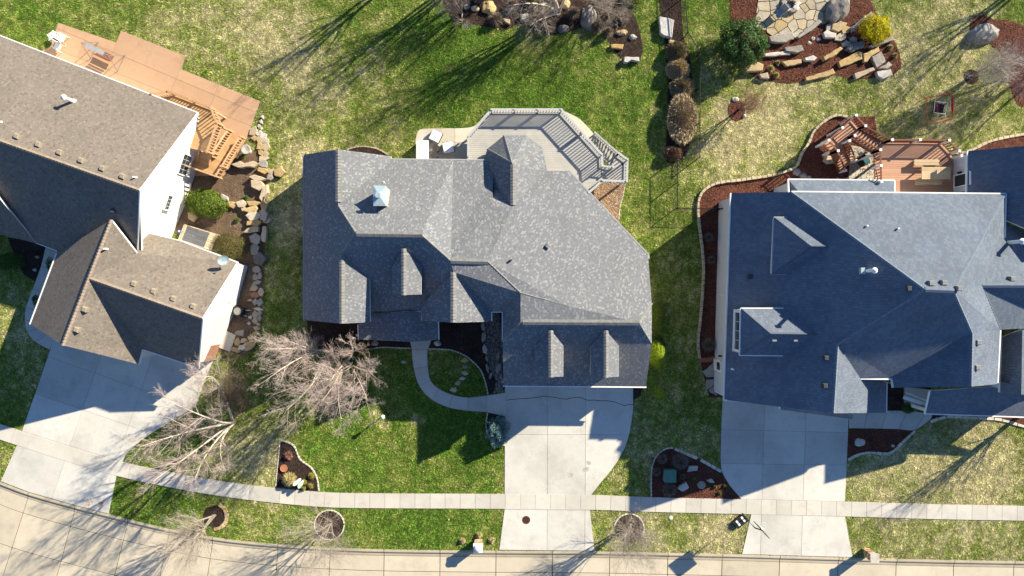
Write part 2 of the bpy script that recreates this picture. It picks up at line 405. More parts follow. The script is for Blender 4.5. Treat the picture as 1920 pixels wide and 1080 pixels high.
# ------------------------------------------------------------------ setting: ground, street, pavements, beds
EXCL = []          # photo-space outlines where no grass grows
def excl(poly): EXCL.append([(p[0], p[1]) for p in poly])
def sheet(name, poly, z, mat, kind='structure', parent=None, label=None):
    mb = MB(); pts = WL(poly, 0)
    mb.prism([(p.x, p.y) for p in pts], z - 0.12, z)
    o = mb.build(name, mat, parent)
    if parent is None: tag(o, kind=kind)
    if label: o['label'] = label
    return o
def slab_obj(name, poly_w, z0, z1, mat, parent, gap=0.018):
    p = offset_poly(poly_w, gap)
    if p is None or len(p) < 3 or abs(area2(p)) < 0.01: return None
    mb = MB(); mb.prism(p, z0, z1); return mb.build(name, mat, parent)
def slabs(name, poly, lines, z, mat, jmat='light_joint', piece='slab', gap=0.012, cut_excl=True):
    """a paved area: a thin dark bed with every slab lying on it as a piece of its own"""
    if cut_excl: excl(poly)
    base = sheet(name, poly, z - 0.025, jmat)
    for c in split_cells(poly, lines, 20):
        slab_obj(piece, [W(q[0], q[1]).to_2d() for q in c], z - 0.06, z, mat, base, gap)
    return base
def strip_slabs(name, left, right, z, mat, joints, jmat='light_joint', piece='slab', n=5, gap=0.018):
    """paved strip between two matching edge lines; joints = indices of control points with a joint"""
    L = catmull(left, n); R = catmull(right, n)
    excl(L + R[::-1]); base = sheet(name, L + R[::-1], z - 0.025, jmat)
    js = [j * n for j in joints]
    for a, b in zip(js[:-1], js[1:]):
        poly = L[a:b + 1] + R[a:b + 1][::-1]
        slab_obj(piece, [W(q[0], q[1]).to_2d() for q in poly], z - 0.06, z, mat, base, gap)
    return base
class Path:
    def __init__(s, pts, n=10):
        s.p = np.array(catmull(pts, n)); d = np.linalg.norm(np.diff(s.p, axis=0), axis=1); s.s = np.concatenate([[0], np.cumsum(d)]); s.L = s.s[-1]
    def at(s, t):
        x = np.interp(t, s.s, s.p[:, 0]); y = np.interp(t, s.s, s.p[:, 1])
        x2 = np.interp(t + 3, s.s, s.p[:, 0]) - np.interp(t - 3, s.s, s.p[:, 0]); y2 = np.interp(t + 3, s.s, s.p[:, 1]) - np.interp(t - 3, s.s, s.p[:, 1])
        l = math.hypot(x2, y2) or 1
        return x, y, x2 / l, y2 / l
    def off(s, t, d):
        x, y, tx, ty = s.at(t); return (x - ty * d, y + tx * d)
    def s_of_x(s, x): return float(np.interp(x, s.p[:, 0], s.s))

# street: curb strip, gutter lane and wide lanes, each slab its own piece
curb = Path([(-330, 770), (-160, 842), (-60, 881), (0, 903), (54, 923), (133, 945.5), (204, 964), (298, 987), (399, 1007), (520, 1020), (676, 1028.5), (897, 1032), (1113, 1033.5), (1254, 1036.5), (1390, 1039.5), (1596, 1045.5), (1789, 1050), (1914, 1052), (2060, 1055), (2260, 1059)])
offs = [0, 13, 42, 110, 178, 207, 220]
jx = [-290, -205, -122, -38, 54, 141, 240, 318, 399, 521, 619, 720, 825, 930, 1036, 1144, 1253, 1355, 1463, 1573, 1682, 1790, 1903, 2010, 2120, 2225]
js = [curb.s_of_x(x) for x in jx]
street_poly = [curb.off(t, 0) for t in np.linspace(js[0], js[-1], 60)] + [curb.off(t, 220) for t in np.linspace(js[-1], js[0], 60)]
excl(street_poly)
STREET_POLY = [W(p[0], p[1]) for p in street_poly]
mb = MB(); mb.prism([W(*p).to_2d() for p in street_poly], -0.28, -0.155); street = mb.build('street', 'joint'); tag(street, kind='structure')
for i in range(len(js) - 1):
    for r in range(len(offs) - 1):
        o0, o1 = offs[r], offs[r + 1]
        ts = np.linspace(js[i], js[i + 1], 7)
        poly = [curb.off(t, o0) for t in ts] + [curb.off(t, o1) for t in ts[::-1]]
        if r in (0, 5):
            # rolled curb: flat top at lawn level, sloping to the gutter
            mb = MB(); d = (o1 - o0)
            prof = [(0.0, -0.2), (0.0, 0.03), (0.30, 0.035), (0.42, 0.015), (0.62, -0.085), (0.985, -0.115), (0.985, -0.2)]
            if r == 5: prof = [(1 - a, z) for a, z in prof][::-1]
            ts2 = np.linspace(js[i] + 0.5, js[i + 1] - 0.5, 7)
            for a, b in zip(ts2[:-1], ts2[1:]):
                for (q0, z0), (q1, z1) in zip(prof[:-1], prof[1:]):
                    def pt(t, q, z): w = W(*curb.off(t, o0 + q * d)); return (w.x, w.y, z)
                    mb.poly([pt(a, q0, z0), pt(a, q1, z1), pt(b, q1, z1), pt(b, q0, z0)])
            mb.build('curb', 'curb_concrete', street)
        else:
            slab_obj('slab', [W(*p).to_2d() for p in poly], -0.2, -0.12 + random.uniform(0, 0.004), 'street_concrete', street, 0.028)

# sidewalk
walk = Path([(-200, 740), (-60, 788), (0, 809), (110, 845), (225, 879), (350, 905), (440, 919.5), (515, 928.5), (594, 935.5), (653, 938), (770, 939), (897, 939.5), (1106, 941.5), (1220, 945.5), (1389, 949.5), (1585, 954), (1750, 959), (1914, 962), (2080, 966)])
ss = []; t = walk.s_of_x(-190)
while t < walk.s_of_x(2070): ss.append(t); t += 57 if walk.at(t)[0] < 470 else 28.2
walk_poly = [walk.off(t, -14) for t in ss] + [walk.off(t, 14) for t in ss[::-1]]
excl(walk_poly); sidewalk = sheet('sidewalk', walk_poly, 0.03, 'light_joint')
for a, b in zip(ss[:-1], ss[1:]):
    m = (a + b) / 2
    slab_obj('slab', [W(*p).to_2d() for p in [walk.off(a, -14), walk.off(m, -14), walk.off(b, -14), walk.off(b, 14), walk.off(m, 14), walk.off(a, 14)]], -0.02, 0.072 + random.uniform(0, 0.004), 'walk_concrete', sidewalk, 0.012)

# driveways
drive_left = slabs('driveway', [(105, 600), (402, 672), (385, 712), (367, 762), (320, 790), (265, 825), (238, 850), (230, 866), (219, 892), (204, 963), (133, 944.5), (54, 922), (2, 902), (33, 833), (73, 720), (100, 640)],
    [((90, 668), (300, 742)), ((68, 738), (243, 798)), ((190, 667), (133, 833)), ((287, 667), (243, 795)), ((0, 795), (230, 866)), ((0, 822), (219, 892))], 0.06, 'drive_concrete')
cdr = [(947, 700), (1187, 705), (1187, 765)] + catmull([(1186, 775), (1180, 812), (1170, 842.5), (1150, 876), (1127, 904), (1108, 928)], 4) + [(1106, 957), (1115, 1032.5), (936, 1030.5), (946, 955), (946, 927)]
drive_c = slabs('driveway', cdr, [((1027, 700), (1026, 960)), ((1098.5, 700), (1097, 925)), ((900, 814), (1200, 815)), ((900, 927), (1200, 929)), ((900, 955), (1200, 957))], 0.06, 'drive_concrete')
rdr = [(1356, 720), (1592, 740), (1590, 800), (1584, 940), (1584, 968), (1598, 1044.5), (1391, 1038.5), (1408, 964.5), (1389, 935)] + catmull([(1367, 909), (1355.5, 888.5), (1351, 868), (1351.5, 820), (1353, 780)], 4)
drive_r = slabs('driveway', rdr, [((1434, 740), (1428, 945)), ((1512, 740), (1505, 945)), ((1300, 804), (1600, 811)), ((1300, 868), (1600, 872)), ((1300, 933), (1600, 940.5)), ((1300, 961), (1600, 968.5)), ((1466, 966), (1466, 1045)), ((1523, 966), (1523, 1045))][:6], 0.06, 'drive_concrete')
def ribbon(name, pts, w, z, mat, parent, jag=0.0):
    mb = MB(); P = [W(*p) for p in pts]
    Q = []
    for a, b in zip(P[:-1], P[1:]):
        for k in range(4): Q.append(a.lerp(b, k / 4) + Vector((random.uniform(-jag, jag), random.uniform(-jag, jag), 0)))
    Q.append(P[-1])
    for a, b in zip(Q[:-1], Q[1:]):
        d = (b - a).normalized(); n = Vector((-d.y, d.x, 0)) * w / 2
        mb.poly([(q.x, q.y, z) for q in (a - n, b - n, b + n, a + n)])
    return mb.build(name, mat, parent)
ribbon('crack', [(949, 750), (985, 747), (1019, 743), (1063, 748), (1082, 744), (1102, 750), (1148, 752), (1169, 760), (1186, 758)], 0.045, 0.0645, 'crack', drive_c, 0.03)

for k, (x, y, r) in enumerate(((168, 941, 7), (190, 943, 5), (1070, 890, 6), (1098, 880, 5), (1103, 868, 4))):
    mb = MB(); rs = random.Random(k)
    for j in range(14):
        a = rs.uniform(0, 6.28); d_ = rs.uniform(0.1, 1) * r; c = W(x + d_ * math.cos(a), y + d_ * math.sin(a)); e = rs.uniform(0.03, 0.11)
        mb.poly([(c.x + e * rs.uniform(.6, 1.2) * math.cos(b), c.y + e * rs.uniform(.6, 1.2) * math.sin(b), 0.0635 + j * 0.0004) for b in [6.28 * q / 7 for q in range(7)]])
    mb.build('stain', 'stain_rust' if k < 2 else 'stain_oil', drive_left if k < 2 else drive_c)
# curved walks
wl_ = [(769, 640), (772, 655), (773, 670.5), (776, 691), (786, 723.5), (809.7, 749), (842, 764), (877, 770), (912.5, 773), (948, 780.5)]
wr_ = [(808, 640), (802.5, 655), (801.5, 668), (802.5, 687), (807.6, 713), (823.5, 729), (849, 740), (879, 745), (913.5, 741), (948, 736)]
strip_slabs('front_walk', [(767, 615)] + wl_, [(808, 615)] + wr_, 0.07, 'walk_concrete', [0, 2, 4, 5, 6, 7, 8, 9, 10])
ll = [(92, 440), (85.6, 466), (77.5, 499), (62.5, 541), (50, 576), (47.5, 600), (52, 622), (67, 640.6), (94, 655.7)]
lr = [(118, 450), (110, 474), (100, 506), (86, 552), (75, 585), (74, 603), (80, 614), (92, 625), (103, 636)]
strip_slabs('front_walk', ll, lr, 0.07, 'walk_concrete', [0, 1, 2, 3, 4, 5, 6, 7, 8])
rl = [(1591, 776), (1625, 772), (1662, 770), (1700, 770), (1735, 774), (1748, 778)]; rr = [(1591, 803), (1620, 803), (1652, 803.5), (1684, 804.5), (1715, 806), (1745, 785)]
strip_slabs('front_walk', rl, rr, 0.07, 'walk_concrete', [0, 1, 2, 3, 4, 5])
slabs('porch_pad', [(1694, 725), (1745, 730), (1740, 760), (1694, 756)], [], 0.16, 'walk_concrete', cut_excl=True)
slabs('landing_pad', [(419, 617.5), (443.5, 628), (432, 660), (406.5, 650)], [], 0.09, 'walk_concrete')
# patios
slabs('patio', [(60, 105), (95, 88), (110, 43), (218, 80), (228, 58), (348, 105), (340, 130), (488, 190), (463, 260), (420, 330), (330, 330), (200, 300), (90, 150)],
    [((205, 95), (477, 210)), ((150, 110), (470, 236)), ((180, 20), (60, 330)), ((228, 58), (150, 260)), ((348, 105), (270, 300)), ((418, 140), (350, 320))], 0.07, 'terracotta_concrete', 'light_joint', 'slab', 0.01)
pc = [(779, 330)] + catmull([(779, 262), (783, 248), (792, 242), (830, 240.5), (870, 240), (893, 234), (925, 205)], 4) + catmull([(1045, 203), (1068, 213), (1085, 222), (1100, 236), (1113, 251)], 4) + [(1113, 262), (1085, 335)]
slabs('patio', pc, [((853, 200), (853, 340)), ((770, 267), (1130, 267)), ((930, 180), (930, 360)), ((1010, 180), (1010, 360)), ((1075, 210), (1095, 225))][:4], 0.06, 'patio_concrete', 'light_joint', 'slab', 0.01)
slabs('patio', [(1594, 272), (1645, 282), (1660, 345), (1590, 345)], [((1600, 318), (1660, 318))], 0.06, 'patio_concrete')

# planting beds: (outline, material, smooth)
BEDS = []
def bed(poly, mat, z=0.035, sm=0, kind='structure', name='mulch_bed'):
    p = catmull(poly, sm, True) if sm else poly
    excl(p); BEDS.append((p, mat)); return sheet(name, p, z, mat)
bed([(575, 590), (823, 590), (823, 640), (771, 640), (771, 653), (743, 652), (715, 651), (694, 654), (676, 668), (640, 675), (600, 655), (578, 625)], 'mulch_dark')
bed([(806, 640), (823, 595), (946, 570), (946, 730), (929, 737), (914.5, 740), (909.5, 715), (902, 695), (888, 679), (872, 666.5), (849, 657), (833, 654.7), (804, 654)], 'mulch_dark')
bed([(912.5, 773), (948, 781), (948, 835), (931, 832.5), (919, 823), (911.5, 801)], 'mulch_dark', 0.034)
bed([(1187, 722), (1205, 722), (1201, 742), (1187, 750)], 'mulch_dark')
bed([(526, 825)] + catmull([(528, 825), (545, 831), (554, 840), (562, 860), (575, 870), (585, 878), (592, 890), (596, 902), (598, 921)], 3) + [(517, 913), (521, 870), (524, 845)], 'mulch_dark')
def ring(cx, cy, rx, ry=None, n=20): ry = ry or rx; return [(cx + rx * math.cos(2 * math.pi * i / n), cy + ry * math.sin(2 * math.pi * i / n)) for i in range(n)]
bed(ring(402, 968, 21), 'mulch_dark'); bed(ring(617.5, 984, 27), 'mulch_dark'); bed(ring(1179.5, 991, 27, 26), 'mulch_dark'); bed(ring(1821, 144, 14), 'mulch_dark'); bed(ring(1381, 207, 16, 20), 'mulch_red')
ub = catmull([(1221, 933), (1221, 890), (1226, 864), (1237, 848), (1252, 840), (1264, 841)], 4) + [(1285, 850), (1310, 860), (1335, 875), (1353, 886), (1367, 909), (1389, 936)]
bed(ub, 'mulch_red')
bed([(1591, 802), (1714, 806), (1701, 819), (1689, 831), (1675, 845), (1661, 850.6), (1627, 848), (1605, 853.5), (1588.5, 862)], 'mulch_red')
bed([(1744, 790), (1746, 765), (1960, 770), (1960, 810), (1920, 799), (1900, 794), (1870, 786), (1812, 782.5), (1775, 781)], 'mulch_red')
bed([(1660, 705), (1745, 705), (1745, 735), (1694, 728), (1694, 773), (1660, 776)], 'mulch_dark', 0.03)
EDGE_R = [(1586.7, 220), (1567, 217), (1544, 228), (1524, 247), (1515.6, 267), (1500, 291), (1491, 313), (1455.6, 327), (1424, 333), (1389, 338), (1344, 344), (1318, 358), (1309, 376), (1308, 402), (1312.5, 440), (1318, 490), (1317.5, 530), (1314, 580), (1311, 610), (1308, 642), (1311, 672)]
bed([(1640, 218), (1655, 345), (1500, 350), (1380, 375), (1375, 745), (1330, 745), (1318, 700)] + EDGE_R[::-1], 'mulch_red')
bed([(1367, -60), (1368, 0), (1370, 42), (1378, 100), (1395.5, 133), (1422, 149), (1478, 157), (1504, 153), (1533, 144), (1567, 140), (1595.5, 149), (1640, 146), (1675, 142), (1690, 124), (1688, 104), (1675, 73), (1655, 45), (1642, 24), (1631, 0), (1625, -60)], 'mulch_red', 0.036)
bed([(1819, 44), (1827, 33), (1840, 27), (1864, 37), (1887, 38), (1930, 51), (1990, 60), (1990, 200), (1920, 200), (1907, 193), (1895.5, 169), (1884, 133), (1875.5, 100), (1842, 73), (1820, 62)], 'mulch_red', 0.035, 3)
bed([(1790, 290), (1818, 285), (1850, 268), (1900, 256), (1990, 244), (1990, 320), (1800, 320)], 'mulch_red')
bed([(825, -60), (832, 5), (850, 40), (868, 45), (890, 46), (920, 52), (945, 58), (975, 45), (1010, 58), (1035, 66), (1062, 62), (1095, 50), (1130, 55), (1142, 80), (1155, 100), (1168, 112), (1200, 112), (1206, 95), (1200, 60), (1190, 30), (1165, 0), (1160, -60)], 'mulch_dark', 0.036)
bed([(1232, -60), (1277, -60), (1277, 0), (1282, 70), (1294, 105), (1299, 180), (1297, 260), (1275, 302), (1250, 304), (1248, 270), (1252, 200), (1248, 100), (1236, 0)], 'mulch_dark', 0.033, 2)
bed([(350, 330), (420, 300), (450, 268), (485, 285), (496, 315), (500, 345), (502, 400), (498, 450), (495, 520), (488, 600), (482, 650), (460, 668), (430, 660), (405, 660), (380, 560), (440, 480), (330, 440), (300, 380)], 'soil_brown', 0.03)
bed([(645, 292), (651, 280), (667, 276), (684, 275), (707, 279.5), (727, 291), (727, 310), (645, 310)], 'mulch_dark')
bed([(15, 445), (90, 455), (77.5, 499), (66, 528), (45, 515), (28, 480)], 'mulch_dark')
bed([(1085, 350), (1104, 340), (1130, 337), (1172, 340), (1168, 368), (1162.6, 384), (1160, 412), (1150, 430), (1100, 380)], 'gravel_bed', 0.035, name='gravel_bed')
CREEK = [(905, 590), (936, 585), (941, 640), (943, 734), (926, 736), (931, 715), (918, 690), (908, 650)]
sheet('creek_bed', CREEK, 0.05, 'creek_bed')
FLAG = [(1392, 60), (1415, 42), (1430, -60), (1580, -60), (1585, 20), (1560, 40), (1530, 50), (1500, 62), (1490, 75), (1455, 72), (1428, 55), (1405, 72)]

# ------------------------------------------------------------------ lawn (ground sheet coloured by where the turf is green or dormant)
def vnoise(x, y, cell, seed):
    r = np.random.default_rng(seed).random((128, 128)); gx = x / cell; gy = y / cell
    ix = np.floor(gx).astype(int); iy = np.floor(gy).astype(int); fx = gx - ix; fy = gy - iy
    fx = fx * fx * (3 - 2 * fx); fy = fy * fy * (3 - 2 * fy)
    a = r[ix % 128, iy % 128]; b = r[(ix + 1) % 128, iy % 128]; c = r[ix % 128, (iy + 1) % 128]; d = r[(ix + 1) % 128, (iy + 1) % 128]
    return (a * (1 - fx) + b * fx) * (1 - fy) + (c * (1 - fx) + d * fx) * fy
# dormant (straw) turf: px, py, radius, amount; negative = lush
TURF = [(540, 80, 120, 0.22), (600, 260, 110, 0.24), (760, 120, 90, 0.08), (900, 170, 150, -0.45), (1150, 200, 100, -0.35), (250, 30, 140, -0.10), (450, 260, 60, 0.1), (540, 400, 60, 0.45), (700, 860, 180, -0.28), (850, 800, 120, -0.30), (470, 840, 90, 0.40), (700, 990, 170, 0.02), (300, 940, 90, -0.45),
        (1480, 230, 130, 0.42), (1360, 250, 80, 0.35), (1750, 130, 130, 0.42), (1850, 230, 100, 0.22), (1600, 190, 60, -0.1), (1750, 880, 140, 0.36), (1750, 1010, 170, 0.24), (1860, 840, 70, 0.3), (1320, 1000, 80, 0.34), (1330, 100, 60, 0.30), (1240, 760, 90, 0.04), (1280, 560, 80, 0.10), (60, 650, 90, 0.28), (30, 860, 60, 0.2), (20, 540, 60, 0.2), (1215, 900, 40, 0.1), (1190, 90, 60, 0.2), (1230, 330, 70, 0.2), (703, 772, 9, 0.7), (721, 796, 9, 0.6), (776, 786, 10, 0.7), (794, 790, 8, 0.6), (746, 776, 7, 0.5), (510, 950, 8, 0.5), (560, 420, 30, 0.3), (1277, 640, 9, 0.45), (1275, 690, 8, 0.45), (1270, 610, 9, 0.35), (940, 172, 8, 0.5), (845, 130, 6, 0.5)]
def turf(x, y):
    """0 = lush green .. 1 = straw, by world position"""
    px = x * S + 960; py = 540 - y * S
    v = 0.38 + 0.34 * (vnoise(x + 200, y + 200, 8.5, 21) - 0.5) + 0.42 * (vnoise(x + 200, y + 200, 3.4, 1) - 0.5) + 0.34 * (vnoise(x + 200, y + 200, 1.5, 2) - 0.5) + 0.5 * (vnoise(x + 200, y + 200, 0.5, 3) - 0.5)
    for cx, cy, r, a in TURF: v = v + a * np.exp(-((px - cx) ** 2 + (py - cy) ** 2) / (2 * (r * 0.75) ** 2))
    return np.clip(v, 0, 1)
def turf_col(t, k):
    """palette lookup; k = per-blade random"""
    lush = np.array([0.135, 0.255, 0.030]); mid = np.array([0.31, 0.36, 0.08]); straw = np.array([0.66, 0.59, 0.33])
    t = t[:, None]
    c = np.where(t < 0.45, lush + (mid - lush) * (t / 0.45), mid + (straw - mid) * ((t - 0.45) / 0.55))
    return c * (0.62 + 0.8 * k[:, None])
def inside(px, py, poly):
    p = np.array(poly); c = np.zeros(len(px), bool)
    x0, y0 = p.min(0); x1, y1 = p.max(0)
    idx = np.nonzero((px >= x0) & (px <= x1) & (py >= y0) & (py <= y1))[0]
    if len(idx) == 0: return c
    X, Y = px[idx], py[idx]; r = np.zeros(len(idx), bool); j = len(p) - 1
    for i in range(len(p)):
        yi, yj = p[i, 1], p[j, 1]
        if yi != yj:
            r ^= ((yi > Y) != (yj > Y)) & (X < (p[j, 0] - p[i, 0]) * (Y - yi) / (yj - yi) + p[i, 0])
        j = i
    c[idx] = r; return c
gx = np.concatenate([np.linspace(-700, -60, 9), np.arange(-52, 52.01, 0.42), np.linspace(60, 700, 9)])
gy = np.concatenate([np.linspace(-700, -40, 9), np.arange(-32, 32.01, 0.42), np.linspace(40, 700, 9)])
GX, GY = np.meshgrid(gx, gy, indexing='ij'); fx_, fy_ = GX.ravel(), GY.ravel()
in_st = inside(fx_ * S + 960, 540 - fy_ * S, street_poly)
sp_in = inside(fx_ * S + 960, 540 - fy_ * S, [curb.off(t, 6) for t in np.linspace(js[0], js[-1], 60)] + [curb.off(t, 214) for t in np.linspace(js[-1], js[0], 60)])
gz = np.where(sp_in, -0.32, 0.0)
gv = np.stack([fx_, fy_, gz], 1); ny = len(gy)
ii, jj = np.meshgrid(np.arange(len(gx) - 1), np.arange(ny - 1), indexing='ij'); a = (ii * ny + jj).ravel()
gf = np.stack([a, a + ny, a + ny + 1, a + 1], 1)
gc = turf_col(turf(fx_, fy_), np.full(len(fx_), 0.30)) * np.array([0.5, 0.46, 0.45])
far = (np.abs(fx_) > 51.5) | (np.abs(fy_) > 31.5); gc[far] = gc[~far].mean(0) * 1.3
ground = fast_mesh('ground', gv, gf, 'lawn', None, gc, 4); tag(ground, kind='structure')
# ------------------------------------------------------------------ houses
def newell(P):
    n = Vector((0, 0, 0))
    for i in range(len(P)):
        a, b = P[i], P[(i + 1) % len(P)]
        n += Vector(((a.y - b.y) * (a.z + b.z), (a.z - b.z) * (a.x + b.x), (a.x - b.x) * (a.y + b.y)))
    return n.normalized()
def roof(name, planes, mat, parent, thick=0.24, fascia='trim_white'):
    """shingled planes with a fascia and soffit; every plane has UVs along its own courses, in metres"""
    from mathutils.geometry import tessellate_polygon
    idx = {}; V = []; F = []; UV = []; EC = {}
    for pl in planes:
        P = [W(*q) for q in pl]; n = newell(P); pl2 = list(pl)
        if n.z < 0: P = P[::-1]; pl2 = pl2[::-1]; n = -n
        u = Vector((0, 0, 1)).cross(n); u = u.normalized() if u.length > 1e-3 else Vector((1, 0, 0)); v = n.cross(u)
        f = []
        for q, p in zip(pl2, P):
            k = (round(q[0]), round(q[1]), round(q[2], 1))
            if k not in idx: idx[k] = len(V); V.append(p)
            f.append(idx[k])
        for t in tessellate_polygon([[Vector((p.x, p.y, 0)) for p in P]]):
            a, b, c = t
            if (P[b] - P[a]).cross(P[c] - P[a]).z < 0: b, c = c, b
            F.append([f[a], f[b], f[c]]); UV += [(P[k].dot(u), P[k].dot(v)) for k in (a, b, c)]
        for i in range(len(f)):
            e = tuple(sorted((f[i], f[(i + 1) % len(f)]))); EC.setdefault(e, []).append((f[i], f[(i + 1) % len(f)]))
    org = ORG[parent]; me = bpy.data.meshes.new(name); nroof = len(F); n0 = len(V); D = Vector((0, 0, thick)); VV = V + [p - D for p in V]
    for us in EC.values():
        if len(us) == 1: a, b = us[0]; F.append([b, a, a + n0, b + n0]); UV += [(0, 0)] * 4
    for f in F[:nroof]: F.append([k + n0 for k in f[::-1]]); UV += [(0, 0)] * 3
    me.from_pydata([tuple(p - org) for p in VV], [], F)
    uvl = me.uv_layers.new(name='UVMap')
    for i, q in enumerate(UV): uvl.data[i].uv = q
    me.materials.append(M[mat]); me.materials.append(M[fascia])
    for i, p in enumerate(me.polygons): p.material_index = 0 if i < nroof else 1
    me.update(); o = bpy.data.objects.new(name, me); COL.objects.link(o); o.parent = parent; ORG[o] = org
    return o
def roof_z(planes, x, y):
    best = None
    for pl in planes:
        for i in range(1, len(pl) - 1):
            a, b, c = pl[0], pl[i], pl[i + 1]
            d = (b[0] - a[0]) * (c[1] - a[1]) - (c[0] - a[0]) * (b[1] - a[1])
            if abs(d) < 1e-6: continue
            s = ((x - a[0]) * (c[1] - a[1]) - (c[0] - a[0]) * (y - a[1])) / d; t = ((b[0] - a[0]) * (y - a[1]) - (x - a[0]) * (b[1] - a[1])) / d
            if s >= -0.01 and t >= -0.01 and s + t <= 1.02:
                z = a[2] + s * (b[2] - a[2]) + t * (c[2] - a[2]); best = z if best is None else max(best, z)
    return best if best is not None else 4.0
def walls(name, foot, mat, parent, inset=0.28, z0=-0.1, drop=0.03):
    P = [W(*q) for q in foot]; O = offset_poly([(p.x, p.y) for p in P], inset)
    if len(O) != len(P): O = [p.to_2d() for p in P]
    mb = MB(); n = len(P); ccw = area2([(p.x, p.y) for p in O]) > 0
    for i in range(n):
        j = (i + 1) % n; a, b = (i, j) if ccw else (j, i)
        mb.poly([(O[a].x, O[a].y, z0), (O[b].x, O[b].y, z0), (O[b].x, O[b].y, P[b].z - drop), (O[a].x, O[a].y, P[a].z - drop)])
    o = mb.build(name, mat, parent); return o, O, P
def ridge_cap(parent, a, b, mat, w=0.30, seg=0.24, lift=0.0):
    """ridge vent: overlapping cap shingles along a ridge or hip"""
    A, B = W(*a), W(*b); d = B - A; L = d.length; d.normalize(); u = Vector((0, 0, 1)).cross(d).normalized(); mb = MB(); n = max(1, int(L / seg))
    for k in range(n):
        p = A + d * (L * k / n); q = A + d * (L * (k + 1) / n + 0.02)
        for sgn in (1, -1):
            mb.poly([p + Vector((0, 0, 0.05 + lift)), q + Vector((0, 0, 0.085 + lift)), q + u * sgn * w / 2 + Vector((0, 0, 0.0 + lift)), p + u * sgn * w / 2 + Vector((0, 0, -0.03 + lift))][::sgn])
        mb.poly([q + u * w / 2 + Vector((0, 0, lift)), q + Vector((0, 0, 0.085 + lift)), q - u * w / 2 + Vector((0, 0, lift)), q + Vector((0, 0, lift - 0.06))])
        for sgn in (1, -1):
            mb.poly([p + u * sgn * w / 2 + Vector((0, 0, lift - 0.03)), q + u * sgn * w / 2 + Vector((0, 0, lift)), q + u * sgn * w / 2 + Vector((0, 0, lift - 0.12)), p + u * sgn * w / 2 + Vector((0, 0, lift - 0.12))])
    return mb.build('ridge_cap', mat, parent)
def gutter(parent, pts, mat='gutter_white', w=0.095, h=0.11, off=0.03):
    mb = MB()
    for a, b in zip(pts[:-1], pts[1:]):
        A, B = W(*a), W(*b); mb.bar(A - Vector((0, 0, off)), B - Vector((0, 0, off)), w, h)
    return mb.build('gutter', mat, parent)
def vent_box(parent, planes, x, y, mat, s=0.38, name='roof_vent', h=0.16, rz=0.0):
    z = roof_z(planes, x, y); c = W(x, y, z + 0.05); mb = MB()
    ca, sa = math.cos(rz), math.sin(rz); e = s / 2
    def R(dx, dy, dz): return (c.x + dx * ca - dy * sa, c.y + dx * sa + dy * ca, c.z + dz)
    lo = [R(-e, -e, -0.25), R(e, -e, -0.25), R(e, e, -0.25), R(-e, e, -0.25)]; up = [R(-e, -e, h), R(e, -e, h), R(e, e, h), R(-e, e, h)]
    tp = [R(-e * .75, -e * .75, h + 0.05), R(e * .75, -e * .75, h + 0.05), R(e * .75, e * .75, h + 0.05), R(-e * .75, e * .75, h + 0.05)]
    for k in range(4):
        j = (k + 1) % 4; mb.poly([lo[k], lo[j], up[j], up[k]]); mb.poly([up[k], up[j], tp[j], tp[k]])
    mb.poly(tp); return mb.build(name, mat, parent)
def vent_pipe(parent, planes, x, y, mat='pipe_white', r=0.05, h=0.4, name='vent_pipe'):
    z = roof_z(planes, x, y); c = W(x, y, z); mb = MB(); mb.cyl(c, r * 2.2, z - 0.2, z + 0.08, 10, r * 1.2); mb.cyl(c, r, z, z + h, 10)
    return mb.build(name, mat, parent)
def flue(parent, planes, x, y, h=0.9, r=0.11):
    z = roof_z(planes, x, y); c = W(x, y, z); mb = MB(); mb.cyl(c, r * 1.9, z - 0.2, z + 0.12, 12, r); mb.cyl(c, r, z, z + h, 12); mb.cyl(c, r * 1.7, z + h, z + h + 0.05, 12, r * 1.7); mb.cyl(c, r * 1.7, z + h + 0.05, z + h + 0.2, 12, 0.02)
    return mb.build('flue', 'pipe_white', parent, smooth=False)
def wall_hit(x, y, A, B):
    """height on the upright wall A-B (world xy) seen at photo pixel x, y"""
    n = Vector((-(B.y - A.y), B.x - A.x)).normalized(); c = n.dot(A); d = n.dot(Vector((x - 960, 540 - y)))
    return H - H * S * c / d
def window(parent, A, B, center, w, h, cols=1, rows=2, mat='frame_white', name='window', proud=0.04, out=None):
    """window on an upright wall through A-B, centred at a world point"""
    d = (B - A).normalized(); d3 = Vector((d.x, d.y, 0)); n3 = Vector((d.y, -d.x, 0))
    if out is not None and n3.dot(out) < 0: n3 = -n3
    up = Vector((0, 0, 1)); c = Vector(center); mb = MB(); t = 0.07
    ax = (d3, n3, up)
    for s in (-1, 1):
        mb.box(c + d3 * s * (w / 2 - t / 2) + n3 * proud, (t, 0.1, h), ax=ax); mb.box(c + up * s * (h / 2 - t / 2) + n3 * (proud + 0.003), (w - 2 * t - 0.004, 0.1, t), ax=ax)
    fr = mb.build(name, mat, parent)
    iw, ih = w - 2 * t, h - 2 * t
    for i in range(cols):
        for j in range(rows):
            pw, ph = iw / cols, ih / rows; m2 = MB()
            m2.box(c + d3 * (-iw / 2 + pw * (i + .5)) + up * (-ih / 2 + ph * (j + .5)) + n3 * 0.015, (pw - 0.03, 0.03, ph - 0.03), ax=ax); m2.build('pane', 'glass_dark', fr)
    m3 = MB(); m3.box(c + n3 * 0.012, (iw, 0.025, ih), ax=ax); m3.build('muntin', mat, fr)
    return fr
def px_window(parent, A, B, x, y, w, h, **kw):
    z = wall_hit(x, y, A, B); p = W(x, y, z); return window(parent, A, B, p, w, h, **kw)

